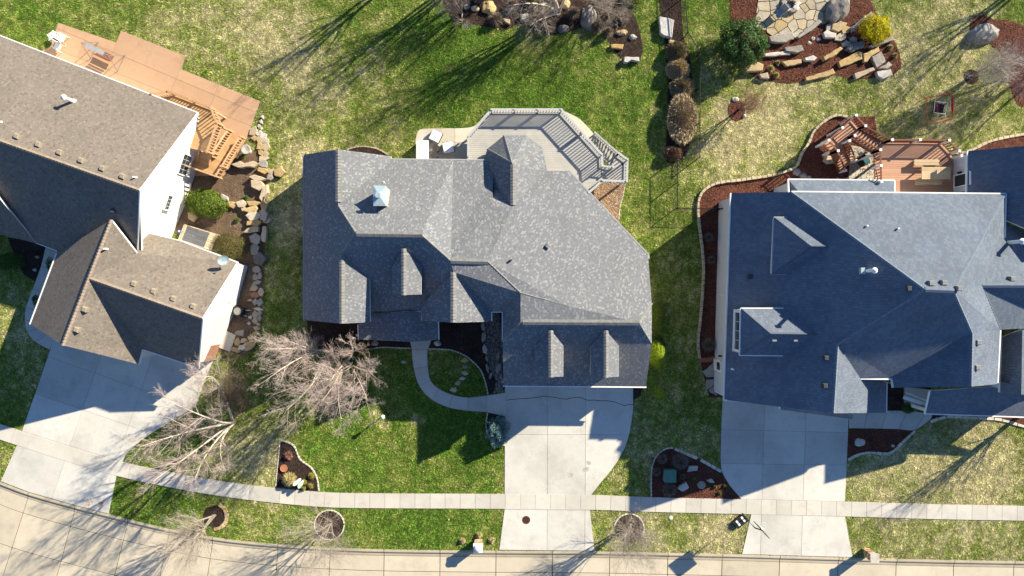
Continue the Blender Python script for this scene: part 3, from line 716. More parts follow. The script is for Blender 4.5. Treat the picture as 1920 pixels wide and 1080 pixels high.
# ---- centre house
hc = empty('house', W(900, 480), 'large gray shingled house with light flecks, three front dormers and a gray deck behind', 'house')
PC = [[(570, 290, 3), (634, 280, 6.4), (634, 385, 6.4), (668, 438, 8.1), (641, 477, 6.7), (641, 607, 6.7), (570, 600, 3)],
      [(634, 280, 6.4), (733, 293, 3), (735, 299, 3), (634, 385, 6.4)],
      [(735, 299, 3), (850, 300, 3), (790, 440, 8.1), (668, 438, 8.1), (634, 385, 6.4)],
      [(850, 300, 3), (845, 489, 7.7), (790, 440, 8.1)], [(850, 300, 3), (925, 301, 3), (923, 388, 5.5), (915, 491, 7.7), (845, 489, 7.7)],
      [(923, 388, 5.5), (926, 352, 3.9), (962, 386, 5.6)], [(923, 388, 5.5), (962, 386, 5.6), (915, 491, 7.7)], [(962, 386, 5.6), (1025, 319, 3.2), (1066, 320, 3), (915, 491, 7.7)],
      [(1066, 320, 3), (1215, 478, 3), (1063, 573, 6.75), (976, 549, 7.4), (915, 491, 7.7)],
      [(1215, 478, 3), (1222, 568, 5.5), (1198, 605, 6.9), (1063, 573, 6.75)], [(1063, 573, 6.75), (1198, 605, 6.9), (976, 604, 6.9)], [(976, 549, 7.4), (1063, 573, 6.75), (976, 604, 6.9)],
      [(1198, 605, 6.9), (1222, 568, 5.5), (1222, 645, 5.5)],
      [(976, 604, 6.9), (1198, 605, 6.9), (1222, 645, 5.5), (1211, 725, 3), (944, 723, 3), (942, 640, 5.75)],
      [(976, 549, 7.4), (976, 604, 6.9), (942, 640, 5.75), (942, 585, 5.4)],
      [(845, 489, 7.7), (915, 491, 7.7), (976, 549, 7.4), (942, 585, 5.4), (922, 585, 5.3), (850, 510, 7.4)],
      [(668, 438, 8.1), (790, 440, 8.1), (789, 584, 3.9), (694, 584, 3.6), (641, 477, 6.7)], [(790, 440, 8.1), (845, 489, 7.7), (850, 510, 7.4), (789, 584, 3.9)],
      [(850, 510, 7.4), (922, 585, 5.3), (921, 603, 5.3), (850, 605, 7.4)],
      [(641, 477, 6.7), (693, 522, 5.6), (694, 604, 5.4), (641, 607, 6.7)]]
BAY = [[(960, 305, 5.6), (962, 386, 5.6), (926, 352, 3.9), (907, 299, 2.6), (914, 279, 2.8)], [(960, 305, 5.6), (914, 279, 2.8), (945.5, 253.4, 3.3)], [(960, 305, 5.6), (945.5, 253.4, 3.3), (984.7, 253.4, 3.3)], [(960, 305, 5.6), (984.7, 253.4, 3.3), (1016.5, 277.5, 3.3)], [(960, 305, 5.6), (1016.5, 277.5, 3.3), (1025, 319, 3.2), (962, 386, 5.6)]]
GAB = [[(850, 510, 7.4), (850, 605, 7.4), (791, 601, 5.3), (791, 572, 5.3)]]
rc = roof('roof', PC + GAB, 'shingle_gray', hc)
roof('bay_roof', BAY, 'shingle_gray', hc)
PORCH = [[(672, 608, 3.2), (695, 588, 3.5), (772, 583, 4.1), (772, 641, 4.0), (672, 636.5, 3.0)], [(772, 583, 4.1), (820, 590, 3.4), (823, 637, 3.0), (772, 641, 4.0)]]
roof('porch_roof', PORCH, 'shingle_gray', hc)
FC = [(570, 290, 3), (634, 280, 6.4), (733, 293, 3), (735, 299, 3), (907, 299, 2.6), (914, 279, 2.8), (945.5, 253.4, 3.3), (984.7, 253.4, 3.3), (1016.5, 277.5, 3.3), (1025, 319, 3.2), (1066, 320, 3), (1215, 478, 3), (1222, 568, 5.5), (1222, 645, 5.5), (1211, 725, 3), (944, 723, 3), (942, 640, 5.75), (942, 585, 5.4), (922, 585, 5.3), (921, 603, 5.3), (850, 605, 7.4), (791, 601, 5.3), (791, 584, 3.6), (694, 584, 3.6), (694, 604, 5.1), (641, 607, 6.7), (570, 600, 3)]
wc, OC, _ = walls('wall', FC, 'siding_taupe', hc)
for q in ((682, 628), (770, 632), (812, 629)):
    mb = MB(); p = W(q[0], q[1], 3); mb.box((p.x, p.y, 1.45), (0.3, 0.3, 2.9)); mb.build('porch_column', 'trim_white', hc)
def dormer(parent, planes, box, mat, z0, wall='siding_taupe', smat='trim_white', inset=0.12):
    d = roof('dormer', planes, mat, parent, 0.1)
    P = [W(*q) for q in box]; O = offset_poly([(p.x, p.y) for p in P], inset); mb = MB(); n = len(P); ccw = area2(O) > 0
    for i in range(n):
        j = (i + 1) % n; a, b = (i, j) if ccw else (j, i)
        mb.poly([(O[a].x, O[a].y, z0), (O[b].x, O[b].y, z0), (O[b].x, O[b].y, P[b].z - 0.08), (O[a].x, O[a].y, P[a].z - 0.08)])
    mb.build('dormer_wall', wall, d); return d, O
def gable_dormer(parent, rx, ytop, yb, lx, ex, ye, zr, ze, z0):
    pl = [[(rx, ytop, zr), (ex, ye, ze), (ex, yb - 1, ze), (rx, yb, zr)], [(rx, ytop, zr), (rx, yb, zr), (lx, yb - 3, ze), (lx, ye + 2, ze)]]
    d, O = dormer(parent, pl, [(ex, ye, ze), (ex, yb - 1, ze), (rx, yb, zr), (lx, yb - 3, ze), (lx, ye + 2, ze)], 'shingle_gray', z0)
    ridge_cap(d, (rx, ytop, zr), (rx, yb, zr), 'cap_gray', 0.36, 0.22)
    A, B = Vector((O[1].x, O[1].y)), Vector((O[3].x, O[3].y)); m = (A + B) / 2
    window(d, A, B, (m.x, m.y - 0.02, ze - 0.45), 0.7, 0.75, cols=2, rows=2, out=Vector((0, -1, 0))); return d
gable_dormer(hc, 757, 466, 553, 735, 790, 498, 7.5, 6.65, 4.4)
gable_dormer(hc, 1033, 619, 707, 1003, 1056.5, 648, 6.55, 5.6, 3.4)
gable_dormer(hc, 1136.5, 619, 707.5, 1107, 1160.5, 648.5, 6.55, 5.6, 3.4)
for a, b in (((668, 438, 8.1), (792, 440, 8.1)), ((845, 489, 7.7), (915, 491, 7.7)), ((980, 604, 6.9), (1198, 605, 6.9)), ((634, 281, 6.4), (634, 378, 6.4)), ((641, 477, 6.7), (641, 606, 6.7)), ((850, 510, 7.4), (850, 604, 7.4)), ((962, 308, 5.6), (962, 384, 5.6))):
    ridge_cap(rc, a, b, 'cap_gray', 0.40, 0.22)
for a, b in (((976, 549, 7.4), (1060, 572, 6.75)), ((1198, 605, 6.9), (1222, 568, 5.5)), ((634, 385, 6.4), (668, 438, 8.1)), ((960, 305, 5.6), (945.5, 254, 3.3)), ((960, 305, 5.6), (914, 279, 2.8)), ((960, 305, 5.6), (1016, 278, 3.3)), ((790, 440, 8.1), (845, 489, 7.7)), ((915, 491, 7.7), (976, 549, 7.4)), ((976, 604, 6.9), (942, 640, 5.75))):
    ridge_cap(rc, a, b, 'cap_gray', 0.22, 0.22, -0.035)
gutter(rc, [(735, 298, 3), (925, 300, 3)], 'gutter_gray'); gutter(rc, [(1066, 319, 3), (1216, 477, 3), (1217, 485, 3)], 'gutter_gray'); gutter(rc, [(569, 290, 3), (569, 600, 3)], 'gutter_gray', 0.09)
gutter(rc, [(943, 724, 3), (1212, 726, 3)]); gutter(rc, [(755, 584, 3.8), (791, 584, 3.9), (791, 600, 5.1)], 'gutter_white', 0.1); gutter(rc, [(922, 602, 5.3), (922, 585, 5.3), (942, 585, 5.4), (942, 640, 5.75)], 'gutter_white', 0.09)
gutter(hc, [(672, 637, 3), (671, 609, 3.2)], 'gutter_white', 0.07); gutter(hc, [(823, 637, 3), (822, 603, 3.3)], 'gutter_white', 0.07); gutter(hc, [(945, 253, 3.3), (985, 253, 3.3), (1017, 277, 3.3), (1026, 319, 3.2), (1066, 319.5, 3)], 'gutter_gray', 0.09)
# chimney with a sheet metal cap and flue
p0, p1 = W(699.7, 386, 7.3), W(724, 348, 7.3); cx, cy = (p0.x + p1.x) / 2, (p0.y + p1.y) / 2; sx, sy = p1.x - p0.x, p1.y - p0.y
mb = MB(); mb.box((cx, cy, 5.8), (sx - 0.12, sy - 0.12, 2.9)); ch = mb.build('chimney', 'chimney_side', rc)
mb = MB(); i = [(p0.x, p0.y), (p1.x, p0.y), (p1.x, p1.y), (p0.x, p1.y)]
for k in range(4):
    a, b = i[k], i[(k + 1) % 4]; mb.poly([(*a, 7.22), (*b, 7.22), (*b, 7.3), (*a, 7.3)]); mb.poly([(*a, 7.3), (*b, 7.3), (cx, cy, 7.46)])
mb.cyl((cx - 0.05, cy), 0.17, 7.4, 7.72, 14); mb.cyl((cx - 0.05, cy), 0.24, 7.72, 7.78, 14, 0.2); mb.build('chimney_cap', 'galvanized', hc)
vent_pipe(rc, PC, 958, 488, 'vent_dark', 0.08, 0.5); vent_pipe(rc, PC, 588, 483, 'pipe_white', 0.05, 0.25); vent_pipe(rc, PC, 721, 342, 'pipe_white', 0.05, 0.3); vent_box(rc, PC, 1027, 462, 'vent_gray', 0.34, rz=0.8, h=0.4)
# openings of the front (towards the street) and back
yg = W(1000, 724, 3).y + 0.28
for k, (x0, w) in enumerate(((972, 2.6), (1062, 4.6), (1160, 2.5))):
    gd = MB(); xx = W(x0, 724, 3).x; gd.box((xx, yg - 0.03, 1.2), (w, 0.08, 2.3)); g = gd.build('garage_door', 'trim_white', hc)
    for r in range(4):
        m2 = MB(); m2.box((xx, yg - 0.08, 0.35 + r * 0.57), (w - 0.15, 0.03, 0.5)); m2.build('panel', 'frame_white', g)
mb = MB(); p = W(785, 584, 3.6); mb.box((p.x, p.y + 0.2, 1.05), (1.0, 0.12, 2.1)); mb.build('door', 'rail_brown', hc)
for q in ((612, 603, 1.1), (664, 603, 1.1), (835, 602, 1.2), (870, 602, 1.2)):
    a = W(q[0], q[1], 4.5); window(hc, Vector((a.x - 1, a.y + 0.29)), Vector((a.x + 1, a.y + 0.29)), (a.x, a.y + 0.29, 1.6), q[2], 1.5, cols=2, rows=3, out=Vector((0, -1, 0)))

# ---- right house
hr = empty('house', W(1640, 560), 'house with a plain slate blue shingle roof and white gutters on the right', 'house')
PR = [[(1371, 362, 4), (1484, 360, 6.5), (1735, 543, 11.5), (1571, 645, 8.3), (1563, 775, 8.2), (1358, 750, 3.7)],
      [(1484, 360, 6.5), (1885, 364, 6.6), (1788, 545, 11.5), (1735, 543, 11.5)],
      [(1885, 364, 6.6), (1883, 447, 6.7), (1842, 535, 8.7), (1788, 545, 11.5)], [(1788, 545, 11.5), (1842, 535, 8.7), (1876, 618, 7.0), (1823, 625, 9.1)], [(1823, 625, 9.1), (1876, 618, 7.0), (1870, 720, 7.0), (1821, 725, 9.1)],
      [(1735, 543, 11.5), (1788, 545, 11.5), (1823, 625, 9.1), (1672, 710, 6.4), (1612, 708, 6.5), (1571, 645, 8.3)],
      [(1823, 625, 9.1), (1821, 725, 9.1), (1675, 727, 6.4), (1672, 710, 6.4)],
      [(1571, 645, 8.3), (1612, 708, 6.5), (1663, 713, 4.2), (1662, 774, 4.1), (1563, 775, 8.2)],
      [(1842, 535, 8.7), (1883, 447, 6.7), (1886, 418, 6.0), (2010, 470, 6.0), (2010, 535, 8.7)], [(1842, 535, 8.7), (2010, 535, 8.7), (2010, 612, 6.2), (1876, 618, 7.0)]]
PRB = [[(1815, 283, 5), (1985, 268, 8.4), (1985, 455, 8.4), (1885, 412, 6.4), (1886, 364, 6.4), (1813, 361, 5)], [(1985, 268, 8.4), (2120, 290, 5), (2120, 455, 5), (1985, 455, 8.4)]]
PRC = [[(1879, 632, 5.4), (1917, 618, 7.0), (1915, 740, 7.0), (1875, 736, 5.4)], [(1917, 618, 7.0), (1985, 640, 5.4), (1985, 740, 5.4), (1915, 740, 7.0)]]
PRD = [[(1745, 733, 4.0), (1875, 724, 4.3), (1985, 738, 4.1), (1985, 784, 3.0), (1735, 776, 3.0)]]
PRE = [[(1478, 336, 3.6), (1677, 338, 3.6), (1677, 372, 4.9), (1508, 372, 4.9)], [(1478, 336, 3.6), (1508, 372, 4.9), (1478, 374, 3.6)]]
PRF = [[(1463, 760, 4.3), (1563, 770, 4.7), (1600, 778, 4.3), (1598, 786, 3.7), (1463, 768, 3.6)]]
rr_ = roof('roof', PR, 'shingle_slate', hr)
roof('rear_gable_roof', PRB, 'shingle_slate', hr); roof('side_gable_roof', PRC, 'shingle_slate', hr); roof('porch_roof', PRD, 'shingle_slate', hr); roof('rear_porch_roof', PRE, 'shingle_slate', hr); roof('skirt_roof', PRF, 'shingle_slate', hr)
FR = [(1371, 362, 4), (1484, 360, 6.5), (1885, 364, 6.6), (1886, 418, 6.0), (2010, 470, 6.0), (2010, 740, 4), (1870, 722, 6.5), (1821, 725, 9.0), (1675, 727, 6.4), (1672, 711, 6.4), (1663, 713, 4.2), (1662, 774, 4.1), (1563, 775, 8.2), (1358, 750, 3.7)]
wr__, OR, _ = walls('wall', FR, 'siding_pale', hr, 0.22)
walls('rear_wall', [(1815, 283, 5), (1985, 268, 8.3), (2120, 290, 5), (2120, 361, 5), (1813, 361, 5)], 'siding_pale', hr, 0.2)
_, OB, _ = walls('porch_wall', [(1478, 336, 3.6), (1677, 338, 3.6), (1677, 380, 3.6), (1478, 380, 3.6)], 'siding_pale', hr, 0.2)
walls('porch_wall', [(1879, 632, 5.4), (1985, 640, 5.4), (1985, 738, 5.4), (1915, 739, 7.0), (1875, 736, 5.4)], 'siding_pale', hr, 0.2)
for q in ((1742, 772), (1830, 776), (1918, 779)):
    mb = MB(); p = W(q[0], q[1], 3); mb.box((p.x, p.y + 0.1, 1.4), (0.25, 0.25, 2.8)); mb.build('porch_column', 'trim_white', hr)
d1, _ = dormer(hr, [[(1451, 407, 6.3), (1480, 407, 6.3), (1551, 462, 8.0), (1521, 462, 8.0)], [(1451, 407, 6.3), (1521, 462, 8.0), (1447, 515, 6.3)], [(1447, 515, 6.3), (1521, 462, 8.0), (1551, 462, 8.0), (1479, 515, 6.3)]], [(1451, 407, 6.3), (1545, 407, 6.3), (1545, 515, 6.3), (1447, 515, 6.3)][:4], 'shingle_slate', 4.6, 'siding_pale')
d2, O2 = dormer(hr, [[(1389, 578, 6.2), (1471, 578, 6.2), (1532, 627, 7.6), (1445, 626, 7.6)], [(1389, 578, 6.2), (1445, 626, 7.6), (1387, 666, 6.2)], [(1387, 666, 6.2), (1445, 626, 7.6), (1532, 627, 7.6), (1470, 667, 6.2)]], [(1389, 578, 6.2), (1500, 578, 6.2), (1500, 667, 6.2), (1387, 666, 6.2)], 'shingle_slate', 3.9, 'siding_pale')
gutter(d1, [(1480, 407, 6.3), (1451, 407, 6.3), (1447, 515, 6.3), (1479, 515, 6.3)], 'gutter_gray', 0.06); gutter(d2, [(1471, 578, 6.2), (1389, 578, 6.2), (1387, 666, 6.2), (1470, 667, 6.2)], 'gutter_white', 0.1)
for dd_, a, b in ((d1, (1451, 407, 6.3), (1521, 462, 8.0)), (d1, (1447, 515, 6.3), (1521, 462, 8.0)), (d1, (1521, 462, 8.0), (1551, 462, 8.0)), (d2, (1389, 578, 6.2), (1445, 626, 7.6)), (d2, (1387, 666, 6.2), (1445, 626, 7.6)), (d2, (1445, 626, 7.6), (1532, 627, 7.6))): ridge_cap(dd_, a, b, 'cap_shade', 0.16, 0.22, -0.03)  # darker cap colour paints in the shade lines grazing sun leaves along the hips
A, B = Vector((O2[0].x, O2[0].y)), Vector((O2[3].x, O2[3].y)); m = (A + B) / 2
window(d2, A, B, (m.x, m.y, 5.35), 2.9, 1.25, cols=4, rows=1, out=Vector((-1, 0, 0)))
for a, b in (((1735, 543, 11.5), (1788, 545, 11.5)), ((1842, 535, 8.7), (2000, 535, 8.7))): ridge_cap(rr_, a, b, 'cap_slate', 0.34, 0.24)
for a, b in (((1484, 360, 6.5), (1735, 543, 11.5)), ((1788, 545, 11.5), (1885, 364, 6.6)), ((1735, 543, 11.5), (1571, 645, 8.3)), ((1788, 545, 11.5), (1823, 625, 9.1)), ((1823, 625, 9.1), (1821, 724, 9.1)), ((1571, 645, 8.3), (1563, 774, 8.2)), ((1842, 535, 8.7), (1876, 618, 7.0))): ridge_cap(rr_, a, b, 'cap_slate', 0.22, 0.24, -0.03)
gutter(rr_, [(1484, 359, 6.5), (1886, 363, 6.6), (1884, 446, 6.7)]); gutter(rr_, [(1370, 362, 4), (1357, 750, 3.7), (1400, 754, 4.4)], 'gutter_white', 0.1); gutter(rr_, [(1613, 710, 6.4), (1673, 711, 6.4), (1674, 727, 6.4)], 'gutter_white', 0.11); gutter(rr_, [(1663, 713, 4.2), (1662, 774, 4.1)], 'gutter_white', 0.08); gutter(rr_, [(1876, 619, 7.0), (1871, 718, 7.0)])
gutter(hr, [(1814, 283, 5), (1812, 361, 5)]); gutter(hr, [(1479, 362, 4.0), (1478, 336, 3.6), (1677, 338, 3.6), (1677, 360, 4.2)], 'gutter_white', 0.09); gutter(hr, [(1743, 734, 4.3), (1734, 776, 3.0), (1985, 784.5, 3.0)]); gutter(hr, [(1879, 632, 5.4), (1875, 736, 5.4)], 'gutter_white', 0.1)
for x, y, mt in ((1744, 531, 'vent_gray'), (1768, 530, 'vent_gray'), (1703, 541, 'vent_dark'), (1548, 671, 'vent_dark'), (1546, 723, 'vent_dark'), (1405, 519, 'vent_dark'), (1833, 642, 'vent_gray'), (1831, 689, 'vent_gray'), (1797, 541, 'vent_gray'), (1896, 523, 'vent_gray')): vent_box(rr_, PR, x, y, mt, 0.34)
for x, y in ((1451, 636), (1491, 636)):
    p = W(x, y, 7.15); mb = MB(); mb.box(p, (0.3, 0.3, 0.3)); mb.build('roof_vent', 'vent_gray', d2)
flue(rr_, PR, 1622, 508, 1.25, 0.12); flue(rr_, PR, 1890, 455, 1.4, 0.13)
for x, y in ((1622, 424), (1680, 429), (1373, 692)): vent_pipe(rr_, PR, x, y, 'pipe_white', 0.06, 0.4)
mb = MB(); p = W(1622, 508, roof_z(PR, 1622, 508)); mb.box(p + Vector((-0.25, 0, 0.1)), (0.3, 0.45, 0.35)); mb.build('flashing', 'galvanized', rr_)
# openings on the walls facing left
A, B = Vector((OR[0].x, OR[0].y)), Vector((OR[-1].x, OR[-1].y))
m = A.lerp(B, 0.86); mb = MB(); mb.box((m.x - 0.04, m.y, 1.05), (0.1, 0.95, 2.1), 0.03); dd = mb.build('side_door', 'frame_white', hr); m2 = MB(); m2.box((m.x - 0.1, m.y, 1.5), (0.03, 0.6, 0.8), 0.03); m2.build('pane', 'glass_dark', dd)
mb = MB(); mb.box((m.x - 0.14, m.y + 0.85, 2.1), (0.2, 0.14, 0.26)); mb.build('wall_lamp', 'black_metal', hr)
mb = MB(); mb.cyl((W(1362, 552, 2).x - 0.45, W(1362, 552, 2).y), 0.06, 2.0, 2.1, 8); mb.bar(W(1346, 552, 2.1), W(1360, 553, 2.2), 0.08, 0.08); mb.build('vent_arm', 'frame_white', hr)
A, B = W(1813, 285, 5).to_2d() + Vector((0.2, -0.2)), W(1813, 361, 5).to_2d() + Vector((0.2, 0.2))
px_window(hr, A, B, 1805, 337, 1.0, 2.0, cols=1, rows=1, name='glass_door', out=Vector((-1, 0, 0))); p = A.lerp(B, 0.45); mb = MB(); mb.box((p.x - 0.12, p.y, 4.0), (0.16, 0.16, 0.35)); mb.build('wall_lamp', 'black_metal', hr)
for k, (x0, w) in enumerate(((1400, 2.7), (1480, 2.7), (1545, 2.7))):
    xx = W(x0, 755, 4).x; g = MB(); t = (xx - OR[-1].x) / (OR[-2].x - OR[-1].x); yy = OR[-1].y + (OR[-2].y - OR[-1].y) * t
    g.box((xx, yy - 0.04, 1.15), (w, 0.1, 2.3), math.atan2(OR[-2].y - OR[-1].y, OR[-2].x - OR[-1].x)); g.build('garage_door', 'trim_white', hr)
mb = MB(); mb.bar(W(1694, 745, 2.2), W(1735, 758, 2.2), 0.25, 0.1); mb.bar(W(1699, 736, 2.2), W(1738, 752, 2.2), 0.1, 0.1); mb.build('porch_beam', 'trim_white', hr)

# ---- left house
hl = empty('house', W(230, 420), 'brown shingled house with white siding, turned at an angle on the left', 'house')
PL = [[(-60, 44, 3.2), (371, 212, 3.2), (262, 357, 7.7), (-60, 243, 7.7)], [(-60, 243, 7.7), (262, 357, 7.7), (267, 531, 3.2), (107, 471, 3.2), (-60, 408, 3.2)]]
PLW = [[(208, 412, 6.6), (167, 522, 6.6), (117, 647, 6.6), (57, 608, 3.2), (107, 475, 3.2)], [(208, 412, 6.6), (257, 475, 5.1), (167, 522, 6.6)], [(167, 522, 6.6), (117, 647, 6.6), (260, 683, 3.2), (267, 655, 3.2)],
       [(167, 522, 6.6), (380, 597, 6.6), (372, 690, 3.2), (267, 655, 3.2)], [(167, 522, 6.6), (257, 475, 5.1), (340, 452, 3.3), (445, 492, 3.2), (380, 597, 6.6)], [(257, 475, 5.1), (262, 433, 3.7), (340, 452, 3.3)]]
PLG = [[(-60, 300, 7.2), (68, 456, 3.25), (-60, 425, 3.25)]]
rl_ = roof('roof', PL, 'shingle_brown', hl); roof('wing_roof', PLW, 'shingle_brown', hl); roof('front_gable_roof', PLG, 'shingle_brown', hl)
wl1, OL, _ = walls('wall', [(-60, 44, 3.2), (371, 212, 3.2), (262, 357, 7.7), (259, 452, 5.2), (259.4, 462, 3.0), (267, 531, 2.6), (107, 471, 3.2), (-60, 408, 3.2)], 'siding_white', hl, 0.25)
wl2, OW, _ = walls('wing_wall', [(340, 452, 3.2), (445, 492, 3.2), (380, 597, 6.6), (372, 690, 3.2), (267, 655, 3.2), (260, 683, 3.2), (117, 647, 6.6), (57, 608, 3.2), (107, 475, 3.2), (208, 412, 3.2)], 'siding_white', hl, 0.3)
gutter(rl_, [(-60, 43, 3.2), (372, 211.5, 3.2)]); gutter(rl_, [(371, 212, 3.25), (262, 357, 7.75), (258, 475, 4.7)], 'gutter_white', 0.09); gutter(hl, [(262, 433, 3.6), (340, 452, 3.3), (446, 492, 3.2)]); gutter(hl, [(446, 492, 3.25), (380.5, 597, 6.65), (372.5, 690, 3.25)], 'gutter_white', 0.09)
gutter(hl, [(373, 691, 3.2), (267, 655, 3.2), (260, 684, 3.2)], 'gutter_white', 0.1); gutter(hl, [(106, 475, 3.2), (56, 608, 3.2)]); gutter(hl, [(107, 470, 3.2), (-60, 407, 3.2)])
for a, b in (((-60, 243, 7.7), (262, 357, 7.7)), ((167, 522, 6.6), (380, 597, 6.6)), ((208, 412, 6.6), (117, 647, 6.6))): ridge_cap(rl_, a, b, 'cap_brown', 0.26, 0.24, -0.02)
for x, y in ((33, 256), (73, 271), (113, 286), (153, 301), (193, 316), (231, 331)): vent_box(rl_, PL, x, y, 'vent_brown', 0.36, rz=-0.36)
for x, y in ((252, 532), (289, 546), (326, 560), (363, 574), (160, 580), (145, 618)): vent_box(rl_, PLW, x, y, 'vent_brown', 0.36, rz=-0.36)
flue(rl_, PL, 137, 190, 1.1, 0.13); vent_pipe(rl_, PL, 255, 333, 'pipe_white', 0.06, 0.4); vent_pipe(rl_, PL, 2, 229, 'pipe_white', 0.06, 0.4); vent_pipe(rl_, PLW, 200, 467, 'pipe_white', 0.06, 0.4); vent_box(rl_, PL, 213, 396, 'vent_dark', 0.3)
A, B = OL[1].copy(), OL[2].copy(); outv = Vector((1, 0.3, 0))
px_window(hl, A, B, 346, 309, 1.7, 1.5, cols=4, rows=2, out=outv); px_window(hl, A, B, 315, 380, 1.25, 0.85, cols=4, rows=2, out=outv)
A, B = OW[1].copy(), OW[3].copy(); d = (B - A).normalized(); n2 = Vector((-d.y, d.x)); n2 = n2 if n2.x > 0 else -n2
mb = MB(); p = B - d * 1.0; mb.box((p.x + n2.x * 0.03, p.y + n2.y * 0.03, 0.9), (2.0, 0.14, 1.9), math.atan2(d.y, d.x)); mb.build('brick_wainscot', 'brick_red', hl)
p = B - d * 2.9; mb = MB(); mb.box((p.x + n2.x * 0.03, p.y + n2.y * 0.03, 1.1), (1.0, 0.1, 2.1), math.atan2(d.y, d.x)); mb.build('side_door', 'frame_white', hl)
p = B - d * 4.3; mb = MB(); mb.box((p.x + n2.x * 0.1, p.y + n2.y * 0.1, 1.4), (0.35, 0.2, 0.5), math.atan2(d.y, d.x)); mb.build('meter_box', 'gray_metal', hl)
p = B - d * 5.0; mb = MB(); mb.cyl((p.x + n2.x * 0.1, p.y + n2.y * 0.1), 0.06, 0.0, 2.4, 8); mb.cyl((p.x + n2.x * 0.12, p.y + n2.y * 0.12), 0.14, 1.7, 1.9, 10); mb.build('conduit', 'gray_metal', hl)
for x0, w in ((165, 2.6), (225, 2.4)):
    mid = OW[5].lerp(OW[6], (x0 - 120) / 140 + 0.1); dd_ = (OW[5] - OW[6]); g = MB(); g.box((mid.x, mid.y, 1.15), (w, 0.7 * 0.14 + 0.5, 2.3), math.atan2(dd_.y, dd_.x)); 
mid = OW[5].lerp(OW[6], 0.5); dd_ = (OW[5] - OW[6]); g = MB(); g.box((mid.x, mid.y, 1.15), (dd_.length * 0.8, 0.12, 2.3), math.atan2(dd_.y, dd_.x)); g.build('garage_door', 'trim_white', hl)
mid = OW[3].lerp(OW[4], 0.5); dd_ = (OW[3] - OW[4]); g = MB(); g.box((mid.x, mid.y, 1.15), (dd_.length * 0.75, 0.12, 2.3), math.atan2(dd_.y, dd_.x)); g.build('garage_door', 'trim_white', hl)
# satellite dish on the wing roof
z = roof_z(PLW, 415, 502); c = W(415, 502, z); top = W(418, 487, z + 0.75); mb = MB(); mb.tube([c, c + Vector((0.05, 0, 0.5)), top], 0.03, 6); dish = empty('satellite_dish', c, 'pale oval satellite dish on the eave of the brown garage roof', 'dish')
mb.build('mast', 'gray_metal', dish); mb = MB(); nrm = Vector((0.55, -0.45, 0.72)).normalized(); u = nrm.cross(Vector((0, 0, 1))).normalized(); v = nrm.cross(u)
rings = [(0.0, 0.0), (0.14, 0.01), (0.28, 0.04), (0.42, 0.1)]
for (r0, h0), (r1, h1) in zip(rings[:-1], rings[1:]):
    for k in range(18):
        a, b = 2 * math.pi * k / 18, 2 * math.pi * (k + 1) / 18
        def q(r, h, t): return top + u * r * math.cos(t) + v * r * math.sin(t) + nrm * h
        mb.poly([q(r0, h0, a), q(r1, h1, a), q(r1, h1, b), q(r0, h0, b)] if r0 > 0 else [q(r0, h0, a), q(r1, h1, a), q(r1, h1, b)])
mb.build('reflector', 'galvanized', dish, True); mb = MB(); mb.tube([top + v * 0.35, top + nrm * 0.5], 0.015, 5); mb.box(top + nrm * 0.52, (0.1, 0.1, 0.12)); mb.build('feed_arm', 'white_plastic', dish)
# ------------------------------------------------------------------ builders for decks, stones and plants
def boards(parent, poly, z, width, ang, mat, gap=0.012, th=0.035, name='board'):
    ca, sa = math.cos(-ang), math.sin(-ang); R = [(p[0] * ca - p[1] * sa, p[0] * sa + p[1] * ca) for p in poly]
    y0 = min(p[1] for p in R); y1 = max(p[1] for p in R); n = int((y1 - y0) / width) + 1
    for k in range(n):
        a, b = y0 + k * width + gap / 2, y0 + (k + 1) * width - gap / 2
        c = clip_half(R, (0, a), (1, a), 1)
        if len(c) < 3: continue
        c = clip_half(c, (0, b), (1, b), -1)
        if len(c) < 3 or abs(area2(c)) < 0.01: continue
        c = [(p[0] * ca + p[1] * sa, -p[0] * sa + p[1] * ca) for p in c]
        mb = MB(); mb.prism(c, z - th, z); mb.build(name, mat, parent)
def railing(parent, pts, h=1.0, cap_w=0.14, rail='rail_gray', bal='rail_gray', post='rail_gray', pw=0.11, every=1.9, sp=0.22, skip_post=(), posth=0.06, low=True):
    bm_ = MB()
    for i in range(len(pts) - 1):
        a, b = Vector(pts[i]), Vector(pts[i + 1]); d = b - a; up = Vector((0, 0, 1)); L = d.to_2d().length
        m = MB(); m.bar(a + up * h, b + up * h, cap_w, 0.045); m.build('top_rail', rail, parent)
        if low: m = MB(); m.bar(a + up * 0.12, b + up * 0.12, 0.06, 0.07); m.build('bottom_rail', rail, parent)
        n = max(2, int(L / sp))
        for k in range(1, n):
            p = a + d * (k / n); bm_.box(p + up * (h / 2 + 0.03), (0.06, 0.06, h - 0.13))
        k = max(1, round(L / every))
        for j in range(k + (1 if i == len(pts) - 2 else 0)):
            p = a + d * (j / k); m = MB(); m.box(p + up * (h / 2 - 0.1), (pw, pw, h + 0.2 + posth)); m.box(p + up * (h + posth + 0.02), (pw + 0.04, pw + 0.04, 0.04)); m.build('post', post, parent)
    o = bm_.build('balusters', bal, parent); tag(o, kind='stuff')
